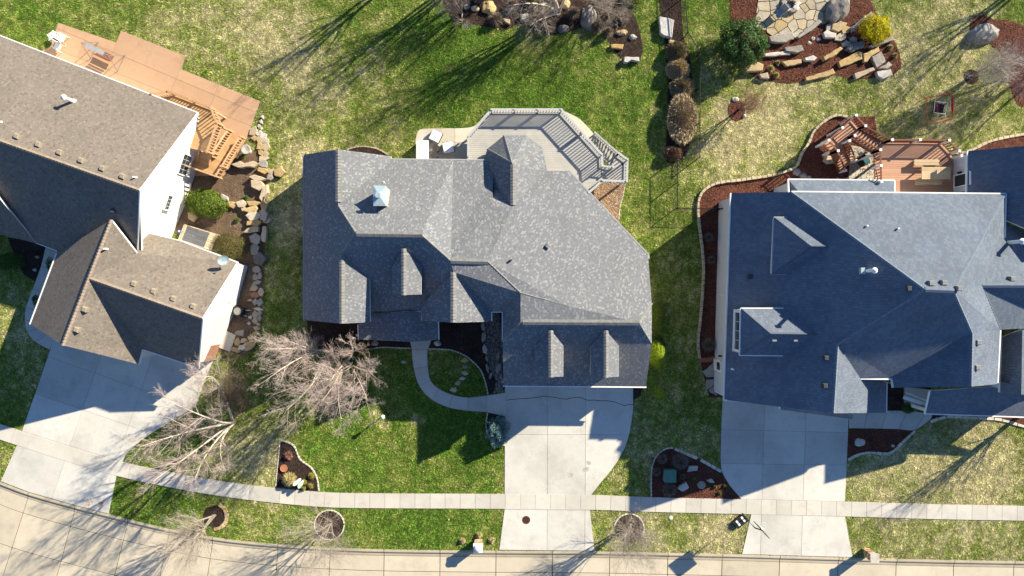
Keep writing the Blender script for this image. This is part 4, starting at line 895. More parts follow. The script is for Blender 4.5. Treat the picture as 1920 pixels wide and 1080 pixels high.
def stairs(parent, A0, A1, B0, B1, z0, z1, n, mat, smat, th=0.04):
    A0, A1, B0, B1 = [Vector((p[0], p[1])) for p in (A0, A1, B0, B1)]
    m = MB()
    for s0, s1 in ((A0, B0), (A1, B1)): m.bar((s0.x, s0.y, z0 - 0.02), (s1.x, s1.y, z1 - 0.12), 0.05, 0.25)
    fl = m.build('stringer', smat, parent); tag(fl, kind='stuff')
    for k in range(n):
        t0, t1 = k / n, (k + 1.12) / n; z = z0 + (z1 - z0) * (k + 1) / (n + 1)
        q = [A0.lerp(B0, t0), A1.lerp(B1, t0), A1.lerp(B1, min(t1, 1)), A0.lerp(B0, min(t1, 1))]
        m = MB(); m.prism(q, z - th, z); m.build('tread', mat, parent)
def xy(x, y, z): p = W(x, y, z); return (p.x, p.y)
def slabstone(poly, h, z0=0.0, cut=0.05):
    """flat quarried stone with a broken edge"""
    P = [Vector((p[0], p[1])) for p in poly]
    if area2(P) < 0: P = P[::-1]
    Q = []
    for a, b in zip(P, P[1:] + P[:1]):
        L = (b - a).length; n = max(1, int(L / 0.28))
        for k in range(n): Q.append(a.lerp(b, k / n) + Vector((random.uniform(-1, 1), random.uniform(-1, 1))) * min(0.035, L * 0.08))
    n = len(Q); c = sum(Q, Vector((0, 0))) / n; mb = MB()
    I = [q + (c - q).normalized() * min(cut, (c - q).length * 0.4) for q in Q]
    mb.v += [(q.x, q.y, z0 - 0.05) for q in Q] + [(q.x, q.y, z0 + h - 0.035 + random.uniform(-.012, .012)) for q in Q] + [(q.x, q.y, z0 + h + random.uniform(-.015, .01)) for q in I] + [(c.x, c.y, z0 + h + random.uniform(-.01, .02))]
    for k in range(n):
        j = (k + 1) % n; mb.f += [(k, j, n + j, n + k), (n + k, n + j, 2 * n + j, 2 * n + k), (2 * n + k, 2 * n + j, 3 * n)]
    return mb
def stone_thing(name, poly, h, mat, label, cat='stone', group=None, z0=0.02):
    w = [xy(p[0], p[1], z0 + h) for p in poly]; mb = slabstone(w, h, z0); c = W(sum(p[0] for p in poly) / len(poly), sum(p[1] for p in poly) / len(poly))
    return tag(mb.build(name, mat, None, org=c), label, cat, group)
def blobpoly(cx, cy, rx, ry, n=7, rot=0.0, jit=0.14):
    out = []
    for i in range(n):
        a = 2 * math.pi * i / n + random.uniform(-.15, .15); r = 1 + random.uniform(-jit, jit); x, y = rx * r * math.cos(a), ry * r * math.sin(a)
        out.append((cx + x * math.cos(rot) - y * math.sin(rot), cy + x * math.sin(rot) + y * math.cos(rot)))
    return out
def boulder(name, px_, py_, rx, ry, hz, mat, label, cat='boulder', group=None, rot=0.0, rough=0.16, z0=0.0):
    """rounded rock of rx, ry photo pixels"""
    bm = bmesh.new(); bmesh.ops.create_icosphere(bm, subdivisions=3, radius=1)
    s = random.uniform(0, 50)
    from mathutils import noise as mn
    for v in bm.verts:
        k = 1 + rough * 1.6 * mn.noise(v.co * 1.3 + Vector((s, 0, 0))) + rough * 0.7 * mn.noise(v.co * 3.1 + Vector((0, s, 0)))
        v.co = Vector((v.co.x * k * rx / S, v.co.y * k * ry / S, v.co.z * k * hz if v.co.z > 0 else v.co.z * 0.12))
        ca, sa = math.cos(rot), math.sin(rot); v.co = Vector((v.co.x * ca - v.co.y * sa, v.co.x * sa + v.co.y * ca, v.co.z))
    me = bpy.data.meshes.new(name); bm.to_mesh(me); bm.free(); me.materials.append(M[mat]); o = bpy.data.objects.new(name, me); COL.objects.link(o); p = W(px_, py_, hz * 0.6); o.location = (p.x, p.y, z0)
    return tag(o, label, cat, group)
def edging(label, path, mat, length=0.3, w=0.14, h=0.13, name='bed_edging', piece='block', layers=1, smooth=5, gap=0.02, closed=False):
    pts = catmull(path, smooth) if smooth else path
    P = [W(*q) for q in pts]; root = empty(name, P[len(P) // 2], label, 'edging'); org = ORG[root]
    me = None; acc = [0.0]
    for a, b in zip(P[:-1], P[1:]): acc.append(acc[-1] + (b - a).length)
    def at(s):
        for i in range(len(P) - 1):
            if acc[i + 1] >= s or i == len(P) - 2:
                t = (s - acc[i]) / max(acc[i + 1] - acc[i], 1e-6); return P[i].lerp(P[i + 1], t)
    n = max(1, int(acc[-1] / length)); st = acc[-1] / n
    mesh = MB().box((0, 0, 0), (st - gap, w, h))
    i0 = None
    for ly in range(layers):
        for k in range(n):
            a, b = at(k * st), at((k + 1) * st); c = (a + b) / 2; ang = math.atan2(b.y - a.y, b.x - a.x)
            if i0 is None:
                o = mesh.build(piece, mat, root, org=Vector((0, 0, 0))); i0 = o
                bmm = bmesh.new(); bmm.from_mesh(o.data); bmesh.ops.bevel(bmm, geom=list(bmm.edges), offset=0.015, segments=1, affect='EDGES'); bmm.to_mesh(o.data); bmm.free()
            else: o = i0.copy(); COL.objects.link(o); o.parent = root
            o.location = (c.x - org.x, c.y - org.y, h / 2 + ly * (h + 0.004) - 0.01); o.rotation_euler = (random.uniform(-.03, .03), random.uniform(-.03, .03), ang + random.uniform(-.06, .06)); o.scale = (random.uniform(.88, 1.0), random.uniform(.8, 1.12), random.uniform(.9, 1.05))
    return root
def tubes_np(p0, p1, r0, r1, sides=3):
    """many tapered segments at once"""
    d = p1 - p0; L = np.linalg.norm(d, axis=1, keepdims=True); d = d / np.maximum(L, 1e-6)
    ref = np.tile(np.array([0.31, 0.17, 0.93]), (len(d), 1)); u = np.cross(d, ref); u /= np.maximum(np.linalg.norm(u, axis=1, keepdims=True), 1e-6); w = np.cross(d, u)
    V = []; 
    for p, r in ((p0, r0), (p1, r1)):
        for k in range(sides):
            a = 2 * math.pi * k / sides; V.append(p + (u * math.cos(a) + w * math.sin(a)) * r[:, None])
    V = np.stack(V, 1).reshape(-1, 3); n = len(d); base = (np.arange(n) * 2 * sides)[:, None]; F = []
    for k in range(sides):
        j = (k + 1) % sides; F.append(np.stack([base[:, 0] + k, base[:, 0] + j, base[:, 0] + sides + j, base[:, 0] + sides + k], 1))
    return V, np.concatenate(F)
def bez(a, b, c, m):
    t = np.linspace(0, 1, m + 1); return ((1 - t) ** 2)[None, :, None] * a[:, None] + (2 * t * (1 - t))[None, :, None] * b[:, None] + (t ** 2)[None, :, None] * c[:, None]
def grow(curves, rad, k, tmin, ang, ratio, up, rng, taper=0.46):
    """children of bezier branches: returns (a, b, c), r"""
    a, b, c = curves; n = len(a); t = rng.uniform(tmin, 1.0, (n, k)); t = np.sort(t, 1)
    tt = t[..., None]; pos = (1 - tt) ** 2 * a[:, None] + 2 * tt * (1 - tt) * b[:, None] + tt ** 2 * c[:, None]
    tan = 2 * (1 - tt) * (b - a)[:, None] + 2 * tt * (c - b)[:, None]; L = np.linalg.norm(c - a, axis=1)[:, None, None]
    tan = tan / np.maximum(np.linalg.norm(tan, axis=2, keepdims=True), 1e-6)
    rd = rng.normal(size=(n, k, 3)); rd -= (rd * tan).sum(2, keepdims=True) * tan; rd /= np.maximum(np.linalg.norm(rd, axis=2, keepdims=True), 1e-6)
    an = rng.uniform(ang[0], ang[1], (n, k, 1)); d = tan * np.cos(an) + rd * np.sin(an); d[..., 2] += up; d /= np.linalg.norm(d, axis=2, keepdims=True)
    ln = L * ratio * (1.15 - 0.6 * tt) * rng.uniform(0.65, 1.25, (n, k, 1)); e = pos + d * ln; e[..., 2] += 0.12 * ln[..., 0]
    mid = pos + d * ln * 0.5 + rng.normal(size=(n, k, 3)) * ln * 0.07
    r = (rad[:, None] * (1 - 0.75 * t) * taper); s = lambda q: q.reshape(-1, 3)
    return (s(pos), s(mid), s(e)), np.maximum(r.reshape(-1), 0.004)
def bare_tree(name, label, base, stems, r0, counts=(14, 8, 6), ratios=(0.5, 0.5, 0.5), angs=((0.5, 1.0), (0.45, 1.0), (0.4, 1.1)), tmin=0.28, bark='bark_gray', twig='twig_gray', seed=1, cat='tree', up=0.18, group=None, rtwig=0.0, z0=0.0, bend=0.06):
    """leafless tree: stems are (photo x, photo y, height of the tip)"""
    rng = np.random.default_rng(seed); B = W(base[0], base[1], z0); root = empty(name, B, label, cat, group)
    Bn = np.array(B); tips = np.array([np.array(W(*s)) for s in stems]); n = len(tips)
    a = np.tile(Bn, (n, 1)) + rng.normal(size=(n, 3)) * np.array([0.05, 0.05, 0]) * (n > 1); c = tips
    L = np.linalg.norm(c - a, axis=1, keepdims=True); b = a + (c - a) * 0.45 + np.concatenate([rng.normal(size=(n, 2)) * L * bend, L * 0.08], 1)
    rs = np.full(n, r0) * rng.uniform(0.8, 1.1, n)
    pts = bez(a, b, c, 9); mb = MB()
    for i in range(n):
        m = pts.shape[1]; rr = [rs[i] * (1 - 0.86 * (k / (m - 1)) ** 0.8) * (1.35 if k == 0 else 1) for k in range(m)]; mb.tube(pts[i], rr, 7)
    mb.build('trunk', bark, root, True)
    cur, rad = (a, b, c), rs; V = []; F = []; off = 0
    for lv, k in enumerate(counts):
        cur, rad = grow(cur, rad, k, tmin if lv == 0 else 0.12, angs[lv], ratios[lv], up, rng)
        if lv == len(counts) - 1: rad = np.maximum(rad, rtwig)
        m = (5, 3, 2, 2)[lv]; q = bez(*cur, m); tp = np.linspace(1, 0.3, m + 1)
        for j in range(m):
            v, f = tubes_np(q[:, j], q[:, j + 1], rad * tp[j], rad * tp[j + 1], 4 if lv == 0 else 3); V.append(v); F.append(f + off); off += len(v)
    fast_mesh('crown', np.concatenate(V), np.concatenate(F), twig, root, None, 4)
    return root
def leaf_quads(p, nrm, size, rng, aspect=0.5, cols=None):
    """leaf-shaped faces at p facing roughly nrm"""
    n = len(p); r = rng.normal(size=(n, 3)); t = np.cross(nrm, r); t /= np.maximum(np.linalg.norm(t, axis=1, keepdims=True), 1e-6); s = np.cross(nrm, t); s /= np.maximum(np.linalg.norm(s, axis=1, keepdims=True), 1e-6)
    L = (size * rng.uniform(0.6, 1.3, n))[:, None]
    V = np.stack([p - t * L * 0.5, p + s * L * aspect * 0.5 + nrm * L * 0.08, p + t * L * 0.5, p - s * L * aspect * 0.5 + nrm * L * 0.08], 1).reshape(-1, 3)
    i = np.arange(n) * 4; return V, np.stack([i, i + 1, i + 2, i + 3], 1), (np.repeat(cols, 4, axis=0) if cols is not None else None)
def bush(name, label, x, y, rx, ry, hz, n, pal, leaf=0.09, rot=0.0, lump=0.16, seed=1, cat='shrub', group=None, asp=0.5, shell=0.62, stemmat='twig_brown', zc=0.5, facet=0.55):
    """evergreen shrub: leaves spread through a lumpy crown of rx, ry photo pixels"""
    rng = np.random.default_rng(seed); k = (H - hz * zc) / H / S; c = W(x, y, hz * zc); root = empty(name, (c.x, c.y, 0), label, cat, group)
    d = rng.normal(size=(n, 3)); d /= np.linalg.norm(d, axis=1, keepdims=True); d[:, 2] = np.where(d[:, 2] < -0.5, -d[:, 2], d[:, 2])
    ph = rng.uniform(0, 6.28, 12); f = 1 + lump * (np.sin(d[:, 0] * 5 + ph[0]) * np.sin(d[:, 1] * 6 + ph[1]) + 0.6 * np.sin(d[:, 2] * 7 + ph[2] + d[:, 0] * 9) + 0.5 * np.sin(d[:, 1] * 13 + ph[3]) * np.sin(d[:, 0] * 12 + ph[4])) * 0.6
    r = f * (shell + (1.04 - shell) * rng.random(n) ** 0.55)
    q = d * r[:, None] * np.array([rx * k, ry * k, hz * 0.52]); ca, sa = math.cos(rot), math.sin(rot)
    q = np.stack([q[:, 0] * ca - q[:, 1] * sa, q[:, 0] * sa + q[:, 1] * ca, q[:, 2]], 1); p = q + np.array([c.x, c.y, hz * 0.52]); p[:, 2] = np.maximum(p[:, 2], 0.03)
    nr = d + rng.normal(size=(n, 3)) * facet; nr /= np.linalg.norm(nr, axis=1, keepdims=True)
    pal = np.array(pal); w = rng.random(n)[:, None] * (len(pal) - 1); i = np.minimum(w.astype(int), len(pal) - 2)[:, 0]; fr = w[:, 0] - i
    cols = (pal[i] * (1 - fr[:, None]) + pal[i + 1] * fr[:, None]) * rng.uniform(0.7, 1.25, (n, 1))
    V, F, C = leaf_quads(p, nr, leaf, rng, asp, cols); fast_mesh('foliage', V, F, 'leaf', root, C, 4)
    mb = MB()
    for j in range(7):
        a = rng.uniform(0, 6.28); e = (c.x + math.cos(a) * rx * k * 0.6, c.y + math.sin(a) * ry * k * 0.6, hz * 0.75); mb.tube([(c.x, c.y, 0), ((c.x + e[0]) / 2, (c.y + e[1]) / 2, hz * 0.3), e], [0.03, 0.02, 0.008], 5)
    mb.build('stems', stemmat, root); return root
def tuft(name, label, x, y, r, hz, n, pal, seed=1, cat='ornamental grass', group=None, droop=0.68, rx=None, wid=0.022, mat='straw', part='blades', rot=0.0, core=0.35, zc=0.4):
    """dormant ornamental grass or twiggy mound: arching blades from a common crown"""
    rng = np.random.default_rng(seed); c = W(x, y, hz * zc); k = (H - hz * zc) / H / S; root = empty(name, (c.x, c.y, 0), label, cat, group); rx = rx or r
    a = rng.uniform(0, 2 * math.pi, n); f = rng.random(n) ** 0.6
    bx = np.stack([np.cos(a) * rx * k, np.sin(a) * r * k], 1); b0 = bx * (f * core)[:, None]; e = bx * (f * rng.uniform(0.75, 1.08, n))[:, None]
    ca, sa = math.cos(rot), math.sin(rot); Rm = np.array([[ca, sa], [-sa, ca]]); b0, e = b0 @ Rm, e @ Rm
    h = hz * rng.uniform(0.6, 1.05, n) * (1 - droop * f ** 2)
    P0 = np.concatenate([b0, np.zeros((n, 1))], 1); P2 = np.concatenate([e, h[:, None]], 1); P1 = np.concatenate([b0 + (e - b0) * 0.35, (h * 1.05 + 0.05)[:, None]], 1)
    o = np.array([c.x, c.y, 0.02]); t = rng.normal(size=(n, 3)); t[:, 2] *= 0.3; t /= np.linalg.norm(t, axis=1, keepdims=True); t *= (wid * rng.uniform(0.6, 1.4, n))[:, None]
    V = np.stack([P0 - t, P0 + t, P1 - t * 0.8, P1 + t * 0.8, P2], 1) + o; i = np.arange(n) * 5
    F = np.concatenate([np.stack([i, i + 1, i + 3], 1), np.stack([i, i + 3, i + 2], 1), np.stack([i + 2, i + 3, i + 4], 1)])
    pal = np.array(pal); pi = rng.integers(0, len(pal), n); C = np.repeat(pal[pi] * rng.uniform(0.75, 1.25, (n, 1)), 5, axis=0)
    fast_mesh(part, V.reshape(-1, 3), F, mat, root, C, 3); return root
def disc_scatter(name, polys, per_m2, size, pal, mat, z, seed, aspect=0.4, parent=None, holes=(), tilt=0.35):
    """loose chips or pebbles over beds, as one mass"""
    rng = np.random.default_rng(seed); P = []
    for poly in polys:
        q = np.array(poly); x0, y0 = q.min(0); x1, y1 = q.max(0); n = int((x1 - x0) * (y1 - y0) / S / S * per_m2)
        X = rng.uniform(x0, x1, n); Y = rng.uniform(y0, y1, n); k = inside(X, Y, poly) & (X > -40) & (X < 1960) & (Y > -40) & (Y < 1120)
        for h_ in holes: k &= ~inside(X, Y, h_)
        P.append(np.stack([X[k], Y[k]], 1))
    P = np.concatenate(P); n = len(P); p = np.stack([(P[:, 0] - 960) / S, (540 - P[:, 1]) / S, np.full(n, z) + rng.uniform(0, 0.03, n)], 1)
    nr = rng.normal(size=(n, 3)) * tilt; nr[:, 2] = 1; nr /= np.linalg.norm(nr, axis=1, keepdims=True)
    pal = np.array(pal); c = pal[rng.integers(0, len(pal), n)] * rng.uniform(0.65, 1.3, (n, 1))
    V, F, C = leaf_quads(p, nr, size, rng, aspect, c); o = fast_mesh(name, V, F, mat, parent, C, 4); return tag(o, kind='stuff')
def pebbles(name, poly, per_m2, size, pal, z, seed):
    rng = np.random.default_rng(seed); q = np.array(poly); x0, y0 = q.min(0); x1, y1 = q.max(0); n = int((x1 - x0) * (y1 - y0) / S / S * per_m2); X = rng.uniform(x0, x1, n); Y = rng.uniform(y0, y1, n); k = inside(X, Y, poly); X, Y = X[k], Y[k]; n = len(X)
    c = np.stack([(X - 960) / S, (540 - Y) / S, np.full(n, z)], 1); r = size * rng.uniform(0.5, 1.4, (n, 1)); a = rng.uniform(0, 3.14, n)
    u = np.stack([np.cos(a), np.sin(a), 0 * a], 1) * r; v = np.stack([-np.sin(a), np.cos(a), 0 * a], 1) * r * rng.uniform(0.55, 0.95, (n, 1)); w = np.array([0, 0, 1.0]) * r * 0.55
    V = np.stack([c - u, c + v, c + u, c - v, c + w + u * 0.15, c + w * 0.75 - u * 0.45 + v * 0.3], 1).reshape(-1, 3); i = np.arange(n) * 6
    F = np.concatenate([np.stack([i + x, i + y_, i + z_], 1) for x, y_, z_ in ((1, 0, 5), (0, 3, 5), (3, 4, 5), (1, 5, 4), (3, 2, 4), (2, 1, 4))]); pal = np.array(pal)
    C = np.repeat(pal[rng.integers(0, len(pal), n)] * rng.uniform(0.7, 1.25, (n, 1)), 6, axis=0)
    return tag(fast_mesh(name, V, F, 'pebble', None, C, 3), kind='stuff')
# ------------------------------------------------------------------ decks
def V3(t, z): return Vector((t[0], t[1], z))
# centre house: gray composite deck over the patio, landing and stairs
zd = 2.0
DK = [xy(878, 330, 3), xy(878, 254.6, 3), xy(921.4, 205.3, 3), xy(1052.6, 205.3, 3), xy(1128.5, 289.6, 3), xy(1130, 338, 3), xy(1104, 361, 3), xy(1062, 330, 3)]
dk = empty('deck', W(1000, 260), 'gray deck with angled corner and gray railing behind the middle house', 'deck')
boards(dk, DK, zd, 0.16, 0.0, 'deck_gray')
mb = MB(); mb.prism(offset_poly(DK, 0.12), zd - 0.32, zd - 0.06); mb.build('joist_frame', 'rail_gray', dk)
railing(dk, [V3(p, zd) for p in DK[:5]] + [V3(xy(1129.5, 311, 3), zd)], 1.0, 0.17)
railing(dk, [V3(DK[5], zd), V3(DK[6], zd)], 1.0, 0.17)
LD = [xy(1127.5, 312, 2.7), xy(1149, 308, 2.7), xy(1158, 286, 2.7), xy(1176.5, 299, 2.7), xy(1175.4, 340, 2.7), xy(1127.5, 338, 2.7)]
zl = 1.7; boards(dk, LD, zl, 0.16, 0.0, 'deck_gray'); mb = MB(); mb.prism(offset_poly(LD, 0.1), zl - 0.3, zl - 0.05); mb.build('landing_frame', 'rail_gray', dk)
railing(dk, [V3(xy(1160, 287, 2.7), zl), V3(LD[3], zl), V3(LD[4], zl), V3(LD[5], zl)], 1.0, 0.16)
stairs(dk, xy(1099, 268, 0), xy(1114, 253, 0), xy(1146, 311, 1.7), xy(1161, 293, 1.7), 0.06, zl, 9, 'deck_gray', 'rail_gray')
railing(dk, [V3(xy(1114, 252, 0.4), 0.1), V3(xy(1160, 287, 2.7), zl)], 0.95, 0.14); railing(dk, [V3(xy(1131, 311, 2.7), zl), V3(xy(1150, 313, 2.7), zl)], 0.95, 0.12)
for q in ((882, 258), (923, 209), (988, 208), (1050, 209), (1090, 250), (1126, 292), (1126, 335), (1172, 302), (1172, 337)):
    p = W(q[0], q[1], 3); mb = MB(); mb.box((p.x, p.y, 0.85), (0.14, 0.14, 1.7)); mb.build('support_post', 'rail_gray', dk)
# left house: cedar deck with landing and stairs to the orange patio
dl = empty('deck', W(360, 240), 'cedar deck with tan railings and stairs beside the white gable wall', 'deck'); zd = 2.2
DL = [xy(284, 176, 3.2), xy(316, 171, 3.2), xy(394, 201, 3.2), xy(407, 230, 3.2), xy(388, 284, 3.2), xy(346, 275, 2.2), xy(338, 262, 2.2), xy(285, 215, 2.2)]
boards(dl, DL, zd, 0.16, math.radians(-21), 'deck_cedar'); mb = MB(); mb.prism(offset_poly(DL, 0.1), zd - 0.3, zd - 0.05); mb.build('joist_frame', 'rail_cedar', dl)
railing(dl, [V3(p, zd) for p in DL[:5]], 1.0, 0.15, 'rail_cedar', 'rail_cedar', 'rail_cedar')
LL = [xy(356, 313, 1.1), xy(414, 334, 1.1), xy(424, 316, 1.1), xy(405, 296, 1.1), xy(372, 287, 1.1)]; zl = 1.1
boards(dl, LL, zl, 0.16, math.radians(-21), 'deck_cedar'); mb = MB(); mb.prism(offset_poly(LL, 0.08), zl - 0.28, zl - 0.05); mb.build('landing_frame', 'rail_cedar', dl)
railing(dl, [V3(xy(424, 316, 1.1), zl), V3(LL[1], zl), V3(LL[0], zl)], 1.0, 0.13, 'rail_cedar', 'rail_cedar', 'rail_cedar')
stairs(dl, xy(437, 249, 0), xy(458, 261, 0), xy(405, 297, 1.1), xy(425, 315, 1.1), 0.07, zl, 6, 'deck_cedar', 'rail_cedar')
stairs(dl, xy(372, 302, 1.1), xy(393, 311, 1.1), xy(374, 283, 2.2), xy(393, 289, 2.2), zl, zd, 5, 'deck_cedar', 'rail_cedar')
for a, b in (((437, 248), (404, 296)), ((459, 260), (425, 315))): railing(dl, [V3(xy(a[0], a[1], 0), 0.07), V3(xy(b[0], b[1], 1.1), zl)], 0.95, 0.13, 'rail_cedar', 'rail_cedar', 'rail_cedar')
for q in ((318, 173), (392, 203), (404, 231), (386, 280)):
    p = W(q[0], q[1], 3.2); mb = MB(); mb.box((p.x, p.y, 0.98), (0.14, 0.14, 1.95)); mb.build('support_post', 'rail_cedar', dl)
# right house: redwood deck, white posts, long landing and lower stairs
dr = empty('deck', W(1700, 300), 'reddish wood deck with white posts, landing and two stair flights at right', 'deck'); zd = 3.0; zt = 4.1
DR = [xy(1651, 281, zt), xy(1673, 262, zt), xy(1725.5, 262, zt), xy(1780, 263, zt), xy(1799, 283, zt), xy(1803, 292, zt), xy(1803, 366, zd), xy(1652, 366, zd)]
boards(dr, DR, zd, 0.17, 0.0, 'deck_redwood'); mb = MB(); mb.prism(offset_poly(DR, 0.1), zd - 0.3, zd - 0.05); mb.build('joist_frame', 'rail_brown', dr)
rk = dict(rail='rail_brown', bal='rail_brown', post='trim_white', pw=0.15, cap_w=0.12)
railing(dr, [V3(p, zd) for p in DR[1:6]], 1.05, every=2.6, **rk); railing(dr, [V3(DR[0], zd), V3(xy(1653, 340, zt), zd)], 1.05, every=1.5, **rk)
zl = 1.6; zlt = 2.7
LR = [xy(1623, 236, zlt), xy(1605.5, 216, zlt), xy(1554, 263, zlt), xy(1571.5, 282.6, zlt)]; la = math.atan2(LR[2][1] - LR[1][1], LR[2][0] - LR[1][0])
boards(dr, LR, zl, 0.17, la, 'deck_redwood'); mb = MB(); mb.prism(offset_poly(LR, 0.08), zl - 0.28, zl - 0.05); mb.build('landing_frame', 'rail_brown', dr)
railing(dr, [V3(LR[0], zl), V3(LR[1], zl), V3(LR[2], zl), V3(LR[3], zl)], 1.05, every=1.8, **rk); railing(dr, [V3(xy(1603, 254, zlt), zl), V3(xy(1593, 264, zlt), zl)], 1.05, **rk)
stairs(dr, xy(1623, 236, zlt), xy(1603, 254, zlt), xy(1673, 262, zt), xy(1651, 281, zt), zl, zd, 8, 'deck_redwood', 'rail_brown')
railing(dr, [V3(xy(1623, 236, zlt), zl), V3(xy(1673, 262, zt), zd)], 1.0, every=9, **rk); railing(dr, [V3(xy(1603, 254, zlt), zl), V3(xy(1651, 281, zt), zd)], 1.0, every=9, **rk)
stairs(dr, xy(1585.6, 319.6, 1.1), xy(1605.6, 301, 1.1), xy(1571.5, 282.6, zlt), xy(1592, 264, zlt), 0.06, zl, 8, 'deck_redwood', 'rail_brown')
railing(dr, [V3(xy(1585.6, 319.6, 1.1), 0.06), V3(xy(1571.5, 282.6, zlt), zl)], 1.0, every=9, **rk); railing(dr, [V3(xy(1605.6, 301, 1.1), 0.06), V3(xy(1592, 264, zlt), zl)], 1.0, every=9, **rk)
for q, z in (((1655, 284), zt), ((1675, 265), zt), ((1725, 265), zt), ((1778, 266), zt), ((1797, 285), zt), ((1606, 219), zlt), ((1557, 263), zlt), ((1571, 279), zlt), ((1579, 241), zlt)):
    p = W(q[0], q[1], z); mb = MB(); mb.box((p.x, p.y, (zd if z == zt else zl) / 2 - 0.1), (0.15, 0.15, (zd if z == zt else zl) - 0.2)); mb.build('support_post', 'trim_white', dr)

# ------------------------------------------------------------------ furniture
def chair(name, label, x, y, rz, z=0.07, mat='sling_gray', frame='white_plastic', group=None, back=None):
    o = empty(name, W(x, y, z), label, 'chair', group); g = ORG[o]
    def P(a, b, c): return Vector((g.x + a, g.y + b, g.z + c))
    m = MB(); m.box(P(0, 0, 0.42), (0.52, 0.52, 0.05)); m.build('seat', mat, o)
    m = MB(); m.poly([P(-.26, -.26, .44), P(.26, -.26, .44), P(.26, -.5, 1.0), P(-.26, -.5, 1.0)]); m.poly([P(-.26, -.29, .43), P(-.26, -.53, .99), P(.26, -.53, .99), P(.26, -.29, .43)]); m.build('backrest', back or mat, o)
    for sx in (-1, 1):
        m = MB(); m.tube([P(sx * .27, .25, 0), P(sx * .27, .22, .6), P(sx * .27, -.3, .66)], 0.022, 6); m.build('armrest', frame, o)
        m = MB(); m.tube([P(sx * .27, .25, 0), P(sx * .27, .22, .42)], 0.024, 6); m.build('leg', frame, o); m = MB(); m.tube([P(sx * .27, -.38, 0), P(sx * .27, -.26, .42), P(sx * .27, -.52, 1.02)], 0.024, 6); m.build('leg', frame, o)
    m = MB(); m.bar(P(-.29, -.52, 1.01), P(.29, -.52, 1.01), .05, .04); m.bar(P(-.29, .26, .43), P(.29, .26, .43), .05, .05); m.build('frame_bar', frame, o)
    o.rotation_euler = (0, 0, rz); return o
chair('patio_chair', 'white patio chair nearest the lawn corner of the orange patio', 105, 70, 0.6, group='white chairs on the orange patio', mat='cushion_white', back='sling_gray')
chair('patio_chair', 'white patio chair between two others, closest to the swing', 122, 73, -0.5, group='white chairs on the orange patio', mat='cushion_white', back='sling_gray')
chair('patio_chair', 'white patio chair closest to the eave of the brown roof', 114, 91, 2.6, group='white chairs on the orange patio', mat='cushion_white', back='sling_gray')
def swing():
    A, B = W(152, 80, 1.9), W(204, 105, 1.9); c = (A + B) / 2; o = empty('garden_swing', (c.x, c.y, 0.07), 'slim metal garden swing with gray canopy on the orange patio', 'swing'); d = (B - A).normalized(); n = Vector((-d.y, d.x, 0)); up = Vector((0, 0, 1))
    m = MB(); m.tube([A, B], 0.03, 8); m.build('top_beam', 'gray_metal', o)
    for e in (A, B):
        for s in (-1, 1): m = MB(); m.tube([e, Vector((e.x, e.y, 0.07)) + n * s * 0.75], 0.025, 6); m.build('leg', 'gray_metal', o)
        m = MB(); m.tube([Vector((e.x, e.y, 0.1)) + n * 0.72, Vector((e.x, e.y, 0.1)) - n * 0.72], 0.022, 6); m.build('foot_bar', 'gray_metal', o)
    m = MB(); m.box(c + up * 0.03, (1.55, 0.34, 0.05), ax=(d, n, up)); m.build('canopy', 'sling_gray', o)
    g = Vector((c.x, c.y, 0)) 
    for k in range(5): m = MB(); m.box(g + up * 0.52 + n * (k * 0.1 - 0.2), (1.4, 0.08, 0.03), ax=(d, n, up)); m.build('slat', 'rail_brown', o)
    for k in range(4): m = MB(); m.box(g + up * (0.62 + k * 0.11) - n * (0.26 + k * 0.03), (1.4, 0.03, 0.08), ax=(d, n, up)); m.build('slat', 'rail_brown', o)
    for s in (-1, 1): m = MB(); m.tube([c + d * s * 0.7, g + up * 0.55 + d * s * 0.7 + n * 0.2], 0.01, 5); m.tube([c + d * s * 0.7, g + up * 0.95 + d * s * 0.7 - n * 0.3], 0.01, 5); m.build('chain', 'gray_metal', o)
swing()
# patio set behind the middle house: cushioned seats, sofa and two round tables
def seat_cube(label, x, y, rz):
    o = empty('lounge_chair', W(x, y, 0.06), label, 'chair', 'cushioned chairs on the pale patio'); g = ORG[o]
    m = MB(); m.box(g + Vector((0, 0, 0.2)), (0.78, 0.78, 0.32)); m.build('base', 'wicker_dark', o)
    for a in ((0.4, 0, 0.08, 0.8), (0, 0.4, 0.8, 0.08), (-0.4, 0, 0.08, 0.8)): m = MB(); m.box(g + Vector((a[0], a[1], 0.27)), (a[2], a[3], 0.44)); m.build('side', 'wicker_dark', o)
    m = MB(); m.box(g + Vector((0, -0.03, 0.46)), (0.86, 0.86, 0.2)); c = m.build('cushion', 'cushion_white', o)
    b = bmesh.new(); b.from_mesh(c.data); bmesh.ops.bevel(b, geom=list(b.edges), offset=0.05, segments=2, affect='EDGES'); b.to_mesh(c.data); b.free(); o.rotation_euler = (0, 0, rz); return o
seat_cube('white cushioned lounge chair at the top of the pale patio', 818, 257, -0.45); seat_cube('white cushioned lounge chair beside the deck on the pale patio', 841, 278, 0.2)
